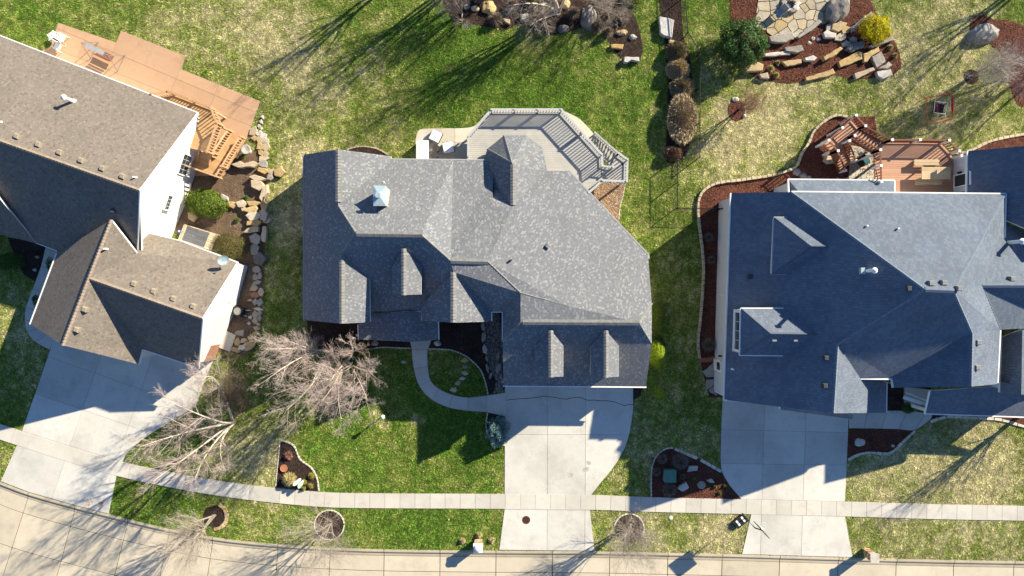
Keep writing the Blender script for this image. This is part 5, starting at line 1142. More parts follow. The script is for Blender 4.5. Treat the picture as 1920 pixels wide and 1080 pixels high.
def sofa():
    p, q = W(784, 298, 0.7), W(803, 265, 0.7); c = (p + q) / 2; o = empty('sofa', (c.x, c.y, 0.06), 'long white cushioned sofa on the edge of the pale patio', 'sofa'); sx, sy = q.x - p.x, q.y - p.y
    m = MB(); m.box((c.x, c.y, 0.24), (sx, sy, 0.34)); m.build('base', 'cushion_white', o)
    for k in range(3): m = MB(); m.box((c.x + 0.06, p.y + sy * (k + .5) / 3, 0.5), (sx - 0.1, sy / 3 - 0.02, 0.18)); m.build('cushion', 'cushion_white', o)
    m = MB(); m.box((p.x - 0.05, c.y, 0.55), (0.14, sy, 0.5)); m.build('backrest', 'cushion_white', o); m = MB(); m.box((c.x, q.y + 0.05, 0.35), (sx, 0.12, 0.42)); m.build('armrest', 'cushion_white', o)
sofa()
def round_table(label, x, y):
    o = empty('side_table', W(x, y, 0.06), label, 'table', 'dark round tables on the pale patio'); g = ORG[o]; m = MB(); m.cyl(g, 0.3, 0.46, 0.52, 20); m.build('table_top', 'wicker_dark', o); m = MB(); m.tube([(g.x, g.y, z) for z in (0.06, 0.2, 0.3, 0.46)], [0.27, 0.2, 0.2, 0.27], 16); m.build('base', 'wicker_dark', o)
round_table('dark round side table nearer the lounge chairs on the pale patio', 818.5, 280); round_table('dark round side table nearer the gray roof edge', 815.5, 293)
# picnic table and benches on the redwood deck
pt = empty('picnic_table', W(1757, 322, 3.75), 'tan wooden table with broad planks on the reddish deck', 'table'); ORG[pt].z = 3.0; pt.location.z = 3.0
a, b = W(1728, 336, 3.75), W(1782, 313, 3.75)
for k in range(6): m = MB(); y0 = a.y + (b.y - a.y) * k / 6; m.box(((a.x + b.x) / 2, y0 + (b.y - a.y) / 12, 3.75), (b.x - a.x, (b.y - a.y) / 6 - 0.012, 0.05)); m.build('plank', 'table_wood', pt)
for sx in (a.x + 0.2, b.x - 0.2):
    for sy in (a.y + 0.12, b.y - 0.12): m = MB(); m.box((sx, sy, 3.36), (0.1, 0.1, 0.72)); m.build('leg', 'table_wood', pt)
def bench(label, x0, x1, y0, y1):
    a, b = W(x0, y1, 3.45), W(x1, y0, 3.45); o = empty('bench', ((a.x + b.x) / 2, (a.y + b.y) / 2, 3.0), label, 'bench', 'benches of the deck table')
    for k in range(2): m = MB(); h = (b.y - a.y) / 2; m.box(((a.x + b.x) / 2, a.y + h * (k + .5), 3.45), (b.x - a.x, h - 0.012, 0.05)); m.build('plank', 'table_wood', o)
    for sx in (a.x + 0.2, b.x - 0.2): m = MB(); m.box((sx, (a.y + b.y) / 2, 3.215), (0.09, b.y - a.y - 0.05, 0.42)); m.build('leg', 'table_wood', o)
bench('tan wooden bench on the lawn side of the deck table', 1714, 1762, 299, 310); bench('tan wooden bench in shade on the house side of the deck table', 1717, 1765, 336, 346)
gr = empty('grill', W(1612, 303), 'dark grill with a teal lid on the small patio below the deck stairs', 'grill'); g = ORG[gr]; m = MB(); m.box(g + Vector((0, 0, 0.45)), (0.5, 0.85, 0.8), 0.6); m.build('body', 'black_plastic', gr); m = MB(); m.box(g + Vector((0.02, -0.02, 0.95)), (0.45, 0.55, 0.18), 0.6); m.build('lid', 'teal_plastic', gr); m = MB(); m.box(g + Vector((-0.32, 0.46, 0.82)), (0.4, 0.3, 0.04), 0.6); m.build('side_shelf', 'black_plastic', gr)
fc = chair('garden_chair', 'pale framed chair with gray seat on the flagstone patio', 1458, 28, 2.3, 0.09, 'sling_gray', 'gray_metal')
# slatted platform by the left house
pw_ = empty('slatted_platform', W(371, 444), 'low wooden platform half covered by dark gray panels between two shrubs', 'platform'); zz = 0.5
Q = [Vector(xy(*q, zz)) for q in ((345.7, 421), (407, 440), (395.6, 469), (334.6, 448.6))]
def cell(u0, u1, v0, v1): f = lambda u, v: Q[0].lerp(Q[1], u).lerp(Q[3].lerp(Q[2], u), v); return [f(u0, v0), f(u1, v0), f(u1, v1), f(u0, v1)]
for k in range(7): m = MB(); m.prism(offset_poly(cell(0.02, 1, k / 7, (k + 1) / 7), 0.012), zz - 0.06, zz - 0.012); m.build('board', 'platform_wood', pw_)
for i in range(2):
    for k in range(5): m = MB(); m.prism(offset_poly(cell(0.1 + i * 0.34, 0.1 + (i + 1) * 0.34, k / 5 * .96 + .02, (k + 1) / 5 * .96 + .02), 0.012), zz - 0.01, zz + 0.02); m.build('panel', 'tray_gray', pw_)
m = MB()
for i in range(4): m.bar((Q[i].x, Q[i].y, zz - 0.1), (Q[(i + 1) % 4].x, Q[(i + 1) % 4].y, zz - 0.1), 0.06, 0.2); m.box((Q[i].x, Q[i].y, 0.2), (0.1, 0.1, 0.45))
m.build('frame', 'platform_wood', pw_)
jg = empty('jug', W(338, 434, zz), 'small blue and white jug on the slatted platform', 'jug'); g = ORG[jg]; m = MB(); m.cyl(g, 0.11, zz - 0.01, zz + 0.22, 12); m.build('body', 'blue_plastic', jg); m = MB(); m.cyl(g, 0.05, zz + 0.22, zz + 0.28, 10); m.build('cap', 'white_plastic', jg)
cu = empty('condenser', W(452, 583), 'dark boxy air conditioning unit beside the white garage wall', 'air conditioner'); g = ORG[cu]; m = MB(); m.box(g + Vector((0, 0, 0.4)), (0.75, 0.75, 0.75), -0.35); m.build('cabinet', 'black_metal', cu); m = MB(); m.cyl(g, 0.3, 0.77, 0.81, 18); m.build('fan_grille', 'vent_gray', cu)
for q in ((431, 580, 470, 582), (431, 583, 463, 593)): m = MB(); a, b = W(q[0], q[1], 0.6), W(q[2], q[3], 0.05); m.tube([a, b], 0.03, 6); m.build('pipe', 'white_plastic', cu)
bb = empty('birdbath', W(468, 284), 'round pale stone birdbath near the cedar stairs', 'birdbath'); g = ORG[bb]; m = MB(); m.tube([(g.x, g.y, z) for z in (0, 0.06, 0.1, 0.6, 0.7)], [0.22, 0.2, 0.1, 0.09, 0.16], 14); m.build('pedestal', 'stone_white', bb, True)
m = MB(); m.lathe(g, [(0.14, 0.68), (0.3, 0.74), (0.4, 0.84), (0.35, 0.85), (0.22, 0.78), (0.0, 0.765)]); m.build('bowl', 'stone_white', bb, True)

# ------------------------------------------------------------------ street furniture
def yard_lamp():
    o = empty('yard_lamp', W(724.5, 775), 'slim black yard lamp with a white lantern on the sunny front lawn', 'lamp'); g = ORG[o]
    m = MB(); m.tube([(g.x, g.y, z) for z in (0, 0.05, 0.1, 1.35)], [0.1, 0.1, 0.045, 0.04], 10); m.build('post', 'black_metal', o); m = MB(); m.tube([(g.x, g.y, z) for z in (1.35, 1.4, 1.65)], [0.05, 0.11, 0.15], 6); m.build('lantern', 'white_plastic', o); m = MB(); m.tube([(g.x, g.y, z) for z in (1.65, 1.69, 1.8)], [0.19, 0.18, 0.03], 6); m.build('lantern_roof', 'white_plastic', o)
yard_lamp()
mp = empty('mailbox_pillar', W(897.5, 1017), 'tan stone mailbox pillar with a white domed cap at the kerb', 'mailbox'); g = ORG[mp]
for r in range(7):
    for k in range(4):
        a = k * math.pi / 2; m = MB(); m.box(g + Vector((math.cos(a) * 0.24 - math.sin(a) * (0.09 if r % 2 else -0.09), math.sin(a) * 0.24 + math.cos(a) * (0.09 if r % 2 else -0.09), 0.1 + r * 0.17)), (0.14, 0.42, 0.155), a); m.build('stone', 'stone_tan', mp)
m = MB(); m.box(g + Vector((0, 0, 0.6)), (0.34, 0.34, 1.18)); m.build('core', 'stone_gray', mp); m = MB(); m.box(g + Vector((0, 0, 1.26)), (0.74, 0.74, 0.1)); m.build('cap', 'white_plastic', mp); m = MB(); m.sphere(g + Vector((0, 0, 1.31)), 0.33, 18, 8, (1, 1, 0.6)); m.build('dome', 'white_plastic', mp, True); m = MB(); m.box(g + Vector((0, -0.36, 0.95)), (0.24, 0.12, 0.24)); m.build('mailbox_door', 'black_metal', mp)
mp2 = empty('mailbox_pillar', W(1623, 1034), 'reddish brick mailbox pillar with a flat stone cap at the kerb', 'mailbox'); g = ORG[mp2]
for r in range(9):
    for k in range(4):
        a = k * math.pi / 2; m = MB(); m.box(g + Vector((math.cos(a) * 0.22 - math.sin(a) * (0.07 if r % 2 else -0.07), math.sin(a) * 0.22 + math.cos(a) * (0.07 if r % 2 else -0.07), 0.09 + r * 0.145)), (0.12, 0.4, 0.13), a); m.build('brick', 'stone_red' if (r + k) % 3 == 0 else 'stone_tan', mp2)
m = MB(); m.box(g + Vector((0, 0, 0.66)), (0.33, 0.33, 1.3)); m.build('core', 'stone_gray', mp2); m = MB(); m.box(g + Vector((0, 0, 1.43)), (0.7, 0.7, 0.12)); m.build('cap', 'stone_white', mp2); m = MB(); m.box(g + Vector((0, -0.31, 1.0)), (0.24, 0.1, 0.24)); m.build('mailbox_door', 'black_metal', mp2)
bh = empty('basketball_hoop', W(1393, 972), 'portable basketball hoop with a black base beside the right driveway apron', 'basketball hoop'); g = ORG[bh]
dx = Vector((0.78, 0.62, 0)).normalized()
m = MB(); c = W(1389, 978, 0.3); ax = (dx, Vector((-dx.y, dx.x, 0)), Vector((0, 0, 1))); m.box((c.x, c.y, 0.14), (1.15, 0.72, 0.24), ax=ax); m.box((c.x - dx.x * 0.62, c.y - dx.y * 0.62, 0.12), (0.3, 0.42, 0.2), ax=ax); m.build('base', 'black_plastic', bh)
for s in (-0.22, 0.3): m = MB(); m.box((c.x + dx.x * s - 0.04, c.y + dx.y * s, 0.275), (0.16, 0.5, 0.03), ax=ax); m.build('label_plate', 'white_plastic', bh)
t0 = Vector((c.x + dx.x * 0.45, c.y + dx.y * 0.45, 0.2)); bd = W(1428, 993.5, 3.2); hd = W(1432, 985.5, 3.05)
m = MB(); m.tube([t0, t0 + Vector((0.02, -0.02, 2.4)), bd + Vector((0, 0, 0.1))], 0.05, 8); m.build('pole', 'black_metal', bh)
e1 = W(1417, 981, 3.2) ; e2 = W(1439, 1006, 3.2); dd = (e2 - e1).normalized(); m = MB(); m.box(bd, (1.35, 0.05, 0.95), ax=(dd, Vector((-dd.y, dd.x, 0)), Vector((0, 0, 1)))); m.build('backboard', 'black_plastic', bh)
m = MB(); N = 20
for k in range(N): a, b_ = 2 * math.pi * k / N, 2 * math.pi * (k + 1) / N; m.tube([hd + Vector((0.23 * math.cos(a), 0.23 * math.sin(a), 0)), hd + Vector((0.23 * math.cos(b_), 0.23 * math.sin(b_), 0))], 0.012, 5, False)
m.bar(bd, hd + (bd - hd) * 0.5, 0.1, 0.03); m.build('hoop', 'white_plastic', bh)
m = MB()
for k in range(12): a = 2 * math.pi * k / 12; m.tube([hd + Vector((0.23 * math.cos(a), 0.23 * math.sin(a), 0)), hd + Vector((0.13 * math.cos(a + 0.4), 0.13 * math.sin(a + 0.4), -0.4))], 0.008, 4, False)
m.build('net', 'white_plastic', bh)
tb = empty('utility_box', W(1257, 893), 'green metal utility box among bare shrubs in the kerbside bed', 'utility box'); g = W(1256.5, 893, 0.7); m = MB(); m.box((g.x, g.y, 0.34), (0.92, 0.95, 0.68)); m.build('cabinet', 'green_box', tb); m = MB(); m.box((g.x, g.y, 0.71), (0.98, 1.0, 0.06)); m.build('lid', 'green_box', tb)
for k in range(5): m = MB(); m.box((g.x, g.y - 0.38 + k * 0.19, 0.745), (0.9, 0.025, 0.012)); m.build('rib', 'green_box', tb)
def pedestal(label, x, y, mat, rz):
    o = empty('cable_pedestal', W(x, y, 0), label, 'utility box'); c = W(x, y, 0.8); o.location = (c.x, c.y, 0); ORG[o] = Vector((c.x, c.y, 0)); m = MB(); n = 16; pts = [(c.x + 0.26 * math.cos(t) * math.cos(rz) - 0.14 * math.sin(t) * math.sin(rz), c.y + 0.26 * math.cos(t) * math.sin(rz) + 0.14 * math.sin(t) * math.cos(rz)) for t in [2 * math.pi * k / n for k in range(n)]]
    m.prism(pts, 0, 0.74); m.build('housing', mat, o); m = MB(); m.prism(offset_poly(pts, -0.02), 0.74, 0.8); m.build('lid', mat, o)
pedestal('white oval cable pedestal in the wedge shaped bed by the pavement', 554.5, 906, 'white_plastic', 0.7); pedestal('pale green oval cable pedestal in the wedge shaped bed by the pavement', 562, 910, 'pale_green', 1.2)
mh = empty('manhole_cover', W(986.5, 974.5, 0.06), 'round rusty manhole cover in the middle driveway apron', 'manhole cover'); g = W(986.5, 974.5); m = MB(); m.cyl(g, 0.33, 0.02, 0.068, 28); m.build('rim', 'rust', mh)
for k in range(8): a = k * math.pi / 4; m = MB(); m.bar((g.x + 0.08 * math.cos(a), g.y + 0.08 * math.sin(a), 0.074), (g.x + 0.28 * math.cos(a), g.y + 0.28 * math.sin(a), 0.074), 0.035, 0.014); m.build('rib', 'black_metal', mh)
vb = MB(); g = W(1258, 970.5); vb.cyl(g, 0.17, 0, 0.06, 16); vb.cyl(g, 0.13, 0.06, 0.075, 16); tag(vb.build('valve_lid', 'pale_green', None, org=g), 'small pale round lid in the grass strip by the pavement', 'lid')
cl = empty('clay_saucer', W(533.5, 877), 'round terracotta saucer in the wedge shaped bed', 'saucer'); g = ORG[cl]; m = MB(); m.lathe(g, [(0.2, 0.0), (0.31, 0.2), (0.28, 0.22), (0.25, 0.19), (0.0, 0.185)]); m.build('dish', 'clay', cl)
# red frame game on the back lawn
rf = empty('ball_game_frame', W(1762, 204), 'red and orange square frame game around a white stand on the back lawn', 'garden game'); C4 = [W(1737, 184, 0.9), W(1785, 174, 0.9), W(1787, 221, 0.9), W(1740, 232, 0.9)]
for k in range(4):
    a, b_ = C4[k], C4[(k + 1) % 4]; m = MB(); mid = (a + b_) / 2 - Vector((0, 0, 0.06)); m.tube([a, mid, b_], 0.035, 7); m.build('top_bar', ('red_paint', 'red_paint', 'orange_paint', 'orange_paint')[k], rf)
    m = MB(); m.tube([(a.x, a.y, 0), a], 0.025, 6); m.build('leg', 'red_paint', rf)
a, b_ = C4[1], C4[2]; m = MB(); m.tube([a.lerp(b_, 0.2), a.lerp(b_, 0.75)], 0.09, 10); m.build('pad', 'red_paint', rf)
st = [W(1753, 190, 0.75), W(1777, 193, 0.75), W(1772, 214, 0.75), W(1751, 211, 0.75)]
for k in range(4): a, b_ = st[k], st[(k + 1) % 4]; m = MB(); m.tube([a, b_], 0.03, 7); m.build('stand_bar', 'white_plastic', rf); m = MB(); m.tube([(a.x, a.y, 0), a], 0.03, 7); m.build('stand_leg', 'black_metal', rf)
m = MB(); z = 0.45; m.prism(offset_poly([p.to_2d() for p in st], 0.05), z, z + 0.02); m.build('stand_shelf', 'black_metal', rf)
m = MB(); m.tube([st[0] + Vector((0.1, -0.2, 0.03)), st[3] + Vector((0.3, 0.1, 0.03))], 0.06, 8); m.build('paddle', 'red_paint', rf)
# black wire fence between the yards
def fence(label, pts, h=1.25):
    P = [W(*q) for q in pts]; o = empty('wire_fence', P[0], label, 'fence', None); wires = MB(); 
    for a, b in zip(P[:-1], P[1:]):
        L = (b - a).length; d = (b - a).normalized(); n = max(1, round(L / 2.4))
        for k in range(n + 1): p = a + d * L * k / n; m = MB(); m.cyl(p, 0.045, 0, h + 0.05, 8); m.build('post', 'black_metal', o)
        m = MB(); m.tube([a + Vector((0, 0, h)), b + Vector((0, 0, h))], 0.035, 6); m.build('top_rail', 'black_metal', o)
        k = int(L / 0.1)
        for j in range(k): p = a + d * L * (j + .5) / k; wires.bar(p + Vector((0, 0, 0.05)), p + Vector((0, 0, h)), 0.008, 0.008)
        for j in range(8): wires.bar(a + Vector((0, 0, 0.08 + j * 0.15)), b + Vector((0, 0, 0.08 + j * 0.15)), 0.008, 0.008)
    w = wires.build('wire_mesh', 'black_metal', o); tag(w, kind='stuff')
fence('black wire fence beside the dry grass mounds', [(1277, -60), (1277, 0), (1283, 70), (1305, 107), (1305, 300)]); fence('black wire fence closing the gap to the slate blue house', [(1264, 300), (1264, 393), (1346, 394)])
# ------------------------------------------------------------------ stones and edging
def stone_row(name, label, items, cat='stones'):
    """a laid group of stones: each stone a piece; items = (x, y, rx, ry, material, height, rot)"""
    root = empty(name, W(items[0][0], items[0][1]), label, cat)
    for it in items:
        x, y, rx, ry, mt = it[:5]; h = it[5] if len(it) > 5 else 0.16; rot = it[6] if len(it) > 6 else random.uniform(-.3, .3)
        slabstone([xy(q[0], q[1], h) for q in blobpoly(x, y, rx * 1.2, ry * 1.2, random.choice((4, 5, 5, 6)), rot, 0.22)], h, 0.02).build('stone', mt, root)
    return root
stone_row('stone_border', 'tan stones bordering the orange patio by the birdbath', [(475, 247, 8, 8, 'stone_tan'), (476, 259, 6, 5, 'stone_tan'), (485, 261, 6, 7, 'stone_tan'), (493, 254, 6, 6, 'stone_white'), (496, 264, 8, 6, 'stone_tan'), (487, 274, 6, 8, 'stone_tan'), (498, 276, 7, 8, 'stone_tan'), (489, 287, 6, 6, 'stone_tan'), (498, 288, 5, 6, 'stone_tan'), (494, 297, 9, 5, 'stone_tan'), (492.6, 307, 9, 7, 'stone_gray'), (482, 251, 4, 4, 'stone_white'), (488, 248, 3, 3, 'stone_white'), (490, 241, 3, 3, 'stone_white'), (485, 236, 3, 3, 'stone_white'), (489, 228, 3, 4, 'stone_white'), (492, 220, 3, 3, 'stone_white')])
stone_row('retaining_stones', 'large golden stones stepping around the bare soil bed by the left house', [(449, 309, 14, 5, 'stone_gold', 0.5, 0.1), (470, 308, 11, 5, 'stone_gold', 0.5, -0.1), (522, 324, 10, 9, 'stone_gold', 0.4), (494, 319, 11, 5, 'stone_gold', 0.35, 0.2), (508, 322, 6, 5, 'stone_tan', 0.3), (484, 334, 13, 5, 'stone_gold', 0.5, 0.15), (482, 348, 12, 9, 'stone_tan', 0.5), (507, 333, 6, 6, 'stone_gray', 0.3), (494, 361, 6, 15, 'stone_tan', 0.5, 0.3), (452, 383, 9, 7, 'stone_tan', 0.4), (435, 383, 7, 6, 'stone_tan', 0.3), (420, 371, 9, 4, 'stone_white', 0.25, 0.6), (475, 381, 14, 5, 'stone_gold', 0.45, -0.1), (471, 393, 13, 5, 'stone_tan', 0.45, -0.15), (457, 392, 6, 4, 'stone_gold', 0.35), (494, 386, 6, 10, 'stone_tan', 0.4, -0.2), (494, 402, 7, 11, 'stone_gold', 0.4, -0.15), (475, 405, 11, 7, 'stone_tan', 0.45), (477, 417, 14, 6, 'stone_gold', 0.4, -0.1), (500, 414, 8, 4, 'stone_tan', 0.3, -0.3), (473, 430, 14, 6, 'stone_gold', 0.4, -0.3), (477, 448, 11, 9, 'stone_gray', 0.4), (494, 440, 5, 14, 'stone_gold', 0.35, 0.05), (477, 466, 8, 10, 'stone_gray', 0.3), (485, 485, 11, 10, 'stone_dark', 0.4), (360, 405, 8, 9, 'stone_gold', 0.35)])
stone_row('stone_path_edge', 'flat gray stones in shade along the strip beside the white garage wall', [(481, 505, 8, 6, 'stone_gray'), (478.6, 519, 5, 7, 'stone_gray'), (487, 517, 4, 6, 'stone_gray'), (481, 530, 8, 4, 'stone_gray'), (477, 540, 8, 6, 'stone_tan'), (489, 547, 5, 8, 'stone_tan'), (479.5, 553, 8, 5, 'stone_red'), (469, 563, 4, 2.5, 'stone_tan'), (487, 567, 6, 7, 'stone_gray'), (479, 566, 5, 6, 'stone_gray'), (484, 579, 8, 3.5, 'stone_tan'), (487, 587, 4, 5, 'stone_gray'), (478, 590, 6, 8, 'stone_gray'), (487, 597, 4, 5, 'stone_gray'), (479, 602, 5, 6, 'stone_tan'), (485, 608, 3, 3, 'stone_tan'), (481, 615, 6, 5, 'stone_tan'), (479.5, 626, 6, 5, 'stone_tan'), (469.5, 635, 7, 5, 'stone_tan', .16, .6), (457, 639, 6, 5, 'stone_tan'), (463, 645, 7, 4, 'stone_tan', .16, -.5), (470, 650, 13, 5, 'stone_tan', .16, -.75), (453, 652, 6, 5, 'stone_white'), (445, 641, 5, 7, 'stone_tan'), (442, 656, 9, 4, 'stone_tan', .12, .3), (450, 624, 9, 6, 'stone_gray', .1), (469, 595, 4, 3, 'stone_white'), (467, 606, 3, 3, 'stone_white')])
stone_row('stepping_stones', 'row of small pale stepping stones on the shaded lawn inside the curved walk', [(871, 676, 6.5, 4.5, 'stone_tan', .08), (872, 687.5, 5, 3, 'stone_gray', .08), (872, 699, 7, 4.5, 'stone_tan', .08), (867, 710, 5, 3.5, 'stone_white', .08), (858.5, 718.5, 5.5, 5, 'stone_tan', .08), (851, 730.6, 6.5, 4.5, 'stone_tan', .08)])
stone_row('creek_stones', 'gray edging stones of the dry creek bed beside the front walk', [(904, 600, 3, 6, 'stone_gray', .2), (906, 614, 4, 7, 'stone_gray', .2), (907, 632, 4, 9, 'stone_gray', .2), (909, 655, 4, 8, 'stone_white', .2, -.2), (913, 672, 3, 7, 'stone_gray', .2), (914, 690, 3, 9, 'stone_gray', .2, -.2), (934, 668, 3, 8, 'stone_gray', .2), (935, 690, 4, 9, 'stone_gray', .2, .4), (940, 705, 3, 6, 'stone_gray', .2), (920, 705, 3, 6, 'stone_gray', .2)])
N_ = lambda pts: [(1300 + a / 4.5, b / 4.5) for a, b in pts]
RG = [('stone_tan', [(430, 575), (520, 515), (595, 540), (590, 595), (435, 600)], 'broad tan slab at the foot of the round green shrub'), ('stone_tan', [(555, 625), (630, 610), (640, 665), (570, 655)], 'small tan block at the lower left rim of the red mulch'),
      ('stone_white', [(590, 450), (825, 425), (820, 460), (595, 475)], 'long thin pale stone right of the round green shrub'), ('stone_gray', [(770, 400), (920, 380), (930, 420), (880, 445), (780, 430)], 'mottled gray stone just below the flagstone patio'),
      ('stone_tan', [(745, 515), (910, 500), (915, 530), (790, 560)], 'narrow tan stone left of the pale oval stone in red mulch'), ('stone_white', [(940, 490), (1010, 465), (1045, 485), (1020, 510), (945, 510)], 'pale oval stone in the middle of the red mulch'),
      ('stone_tan', [(1095, 480), (1240, 395), (1265, 410), (1210, 460), (1110, 510)], 'slanting tan stone just below the stone steps'), ('stone_tan', [(1220, 520), (1400, 430), (1430, 440), (1425, 500), (1240, 570)], 'longest tan slab at the centre right of the red mulch'),
      ('stone_tan', [(1435, 455), (1560, 395), (1575, 430), (1500, 475), (1465, 525), (1440, 520)], 'notched tan slab between the longest slab and the yellow shrub'), ('stone_gray', [(1505, 480), (1590, 430), (1625, 515), (1545, 570)], 'rough gray square stone right of the notched slab'),
      ('stone_tan', [(1360, 620), (1520, 565), (1535, 590), (1370, 670)], 'tan slab along the lawn rim of the red mulch at right'), ('stone_gray', [(1560, 580), (1650, 520), (1680, 550), (1640, 580)], 'gray wedge stone lying over the white rock at the bed corner'), ('stone_white', [(1545, 602), (1665, 585), (1685, 630), (1600, 665), (1560, 640)], 'pale rock at the lower right corner of the red mulch'),
      ('stone_gold', [(945, 655), (1050, 620), (1180, 580), (1200, 620), (1100, 650), (950, 680)], 'long golden slab along the lawn rim of the red mulch'), ('stone_gray', [(1480, 390), (1680, 295), (1695, 335), (1520, 400)], 'long gray slab right below the yellow shrub'),
      ('stone_gray', [(1330, 230), (1500, 95), (1530, 120), (1420, 200), (1345, 270)], 'long gray slab left above the yellow shrub'), ('stone_gray', [(640, 310), (720, 285), (840, 265), (850, 310), (780, 355), (660, 350)], 'wide rounded stone at the lower edge of the flagstones'),
      ('stone_gray', [(870, 310), (1060, 165), (1090, 180), (1010, 250), (890, 325)], 'slanting gray slab under the shadow at the flagstone edge'), ('stone_white', [(1095, 275), (1130, 255), (1205, 280), (1205, 320), (1110, 320)], 'pale streaked rock left of the stone steps'),
      ('stone_dark', [(1285, 410), (1340, 365), (1440, 345), (1445, 395), (1340, 435)], 'dark gray slab in the shade of the yellow shrub')]
for mt, pts, lb in RG: stone_thing('landscape_stone', N_(pts), random.uniform(0.3, 0.5), mt, lb, 'stone', 'stones of the red mulch garden')
stone_row('stone_steps', 'short run of tan stone steps left of the yellow shrub', [(1300 + 1150 / 4.5, 225 / 4.5, 6, 8, 'stone_gray', .22, .5), (1300 + 1230 / 4.5, 225 / 4.5, 12, 8, 'stone_tan', .3, -.4), (1300 + 1290 / 4.5, 250 / 4.5, 8, 7, 'stone_tan', .24, -.4), (1300 + 1250 / 4.5, 310 / 4.5, 11, 7, 'stone_tan', .18, -.5), (1300 + 1290 / 4.5, 370 / 4.5, 9, 5, 'stone_tan', .12, -.4)], 'steps')
boulder('boulder', 1601, 74, 7, 7, 0.35, 'stone_gray', 'small round gray rock between the stone steps and yellow shrub')
for x, y, lb in ((1525, 72, 'small pale rock, uppermost left of three by the streaked rock'), (1535, 73, 'small pinkish rock next to the pale streaked rock'), (1517.5, 80, 'small tan rock, lowest of three by the streaked rock')): boulder('rock', x, y, 4.5, 4, 0.18, 'stone_white', lb, 'rock', 'three little rocks')
boulder('boulder', 1575, 12, 19, 30, 0.9, 'boulder_gray', 'huge dark gray boulder at the right end of the flagstones', rot=-0.5)
boulder('boulder', 1849, 61, 30, 18, 0.8, 'boulder_gray', 'big weathered gray and white boulder in the bed at upper right', rot=0.25)
# flagstone patio: irregular stones fitted together
excl(FLAG); flag = sheet('flagstone_patio', FLAG, 0.05, 'joint'); rng = np.random.default_rng(5)
seeds = [(x + rng.uniform(-9, 9) + (9 if j % 2 else 0), y + rng.uniform(-8, 8)) for j, y in enumerate(range(-58, 80, 17)) for x in range(1385, 1600, 20)]
for i, a in enumerate(seeds):
    c = FLAG
    for j, b in enumerate(seeds):
        if i == j or abs(a[0] - b[0]) > 60 or abs(a[1] - b[1]) > 60: continue
        m_ = ((a[0] + b[0]) / 2, (a[1] + b[1]) / 2); d_ = (b[0] - a[0], b[1] - a[1]); q_ = (m_[0] - d_[1], m_[1] + d_[0])
        sg = 1 if ((q_[0] - m_[0]) * (a[1] - m_[1]) - (q_[1] - m_[1]) * (a[0] - m_[0])) > 0 else -1
        c = clip_half(c, m_, q_, sg)
        if len(c) < 3: break
    if len(c) >= 3 and abs(area2(c)) > 25:
        w = offset_poly([xy(q[0], q[1], 0.09) for q in c], 0.03)
        if w and abs(area2(w)) > 0.02: MB().prism(w, 0.03, 0.088 + random.uniform(0, 0.012)).build('flagstone', 'flag_tan', flag)
fp = empty('fire_pit', W(1482, 8), 'rough stone fire pit with dark ash on the flagstones', 'fire pit')
for k in range(9):
    a = 2 * math.pi * k / 9; slabstone([xy(q[0], q[1], 0.3) for q in blobpoly(1482 + 13 * math.cos(a), 8 + 12 * math.sin(a), 6, 5, 6)], random.uniform(0.25, 0.4), 0.09).build('stone', random.choice(('stone_gray', 'stone_white', 'stone_tan')), fp)
slabstone([xy(q[0], q[1], 0.1) for q in blobpoly(1482, 8, 10, 9, 9)], 0.04, 0.1).build('ash', 'stone_dark', fp)
# rock garden at the top
TG = [(916, 12, 14, 13, 0.5, 'stone_tan', 'large rounded tan boulder among bare twigs at the top'), (891, 15, 8, 6, 0.3, 'stone_tan', 'smaller tan rock left of the large rounded boulder'), (875, 12, 6, 5, 0.3, 'stone_gray', 'gray rock at the left tip of the top rock garden'), (1104, 30, 14, 25, 0.8, 'boulder_gray', 'tall gray boulder right of the leaning trunk at the top'), (1056, 53, 11, 8, 0.4, 'stone_dark', 'dark bluish rock at the lawn edge under the leaning tree'), (1062, 6, 8, 10, 0.4, 'stone_tan', 'tan rock beside the foot of the leaning tree'), (1166, 60, 11, 6, 0.35, 'stone_tan', 'flat pale rock in the right lobe of the top rock garden'), (1187, 69, 7, 6, 0.3, 'stone_gray', 'gray rock right of the flat pale one in the top rock garden')]
for x, y, rx, ry, hz, mt, lb in TG: boulder('boulder', x, y, rx, ry, hz, mt, lb)
stone_thing('landscape_stone', [(943, 33), (957, 36), (956, 45), (945, 40)], 0.3, 'stone_tan', 'small pale block on the lawn edge of the top rock garden'); stone_thing('landscape_stone', [(976, 28), (990, 24), (991, 36), (978, 37)], 0.35, 'stone_white', 'pale gray block under the leaning trunk at the top')
stone_thing('landscape_stone', [(1145, 83), (1169, 82), (1168, 91), (1146, 90)], 0.3, 'stone_gold', 'tan brick shaped stone in the right lobe of the top bed'); stone_thing('landscape_stone', [(1170, 106), (1199, 107), (1199, 114), (1185, 112), (1175, 117), (1169, 116)], 0.45, 'stone_white', 'whitish slab at the lowest tip of the top bed')
stone_thing('landscape_stone', [(1236, 31), (1252, 34), (1264, 37), (1262, 52), (1260, 70), (1246, 67), (1238, 62)], 0.45, 'stone_white', 'pale angular slab at the top of the dry grass row'); stone_thing('landscape_stone', [(1254, 73), (1264, 75), (1264, 82), (1255, 82)], 0.2, 'stone_tan', 'little tan stone below the pale angular slab'); 
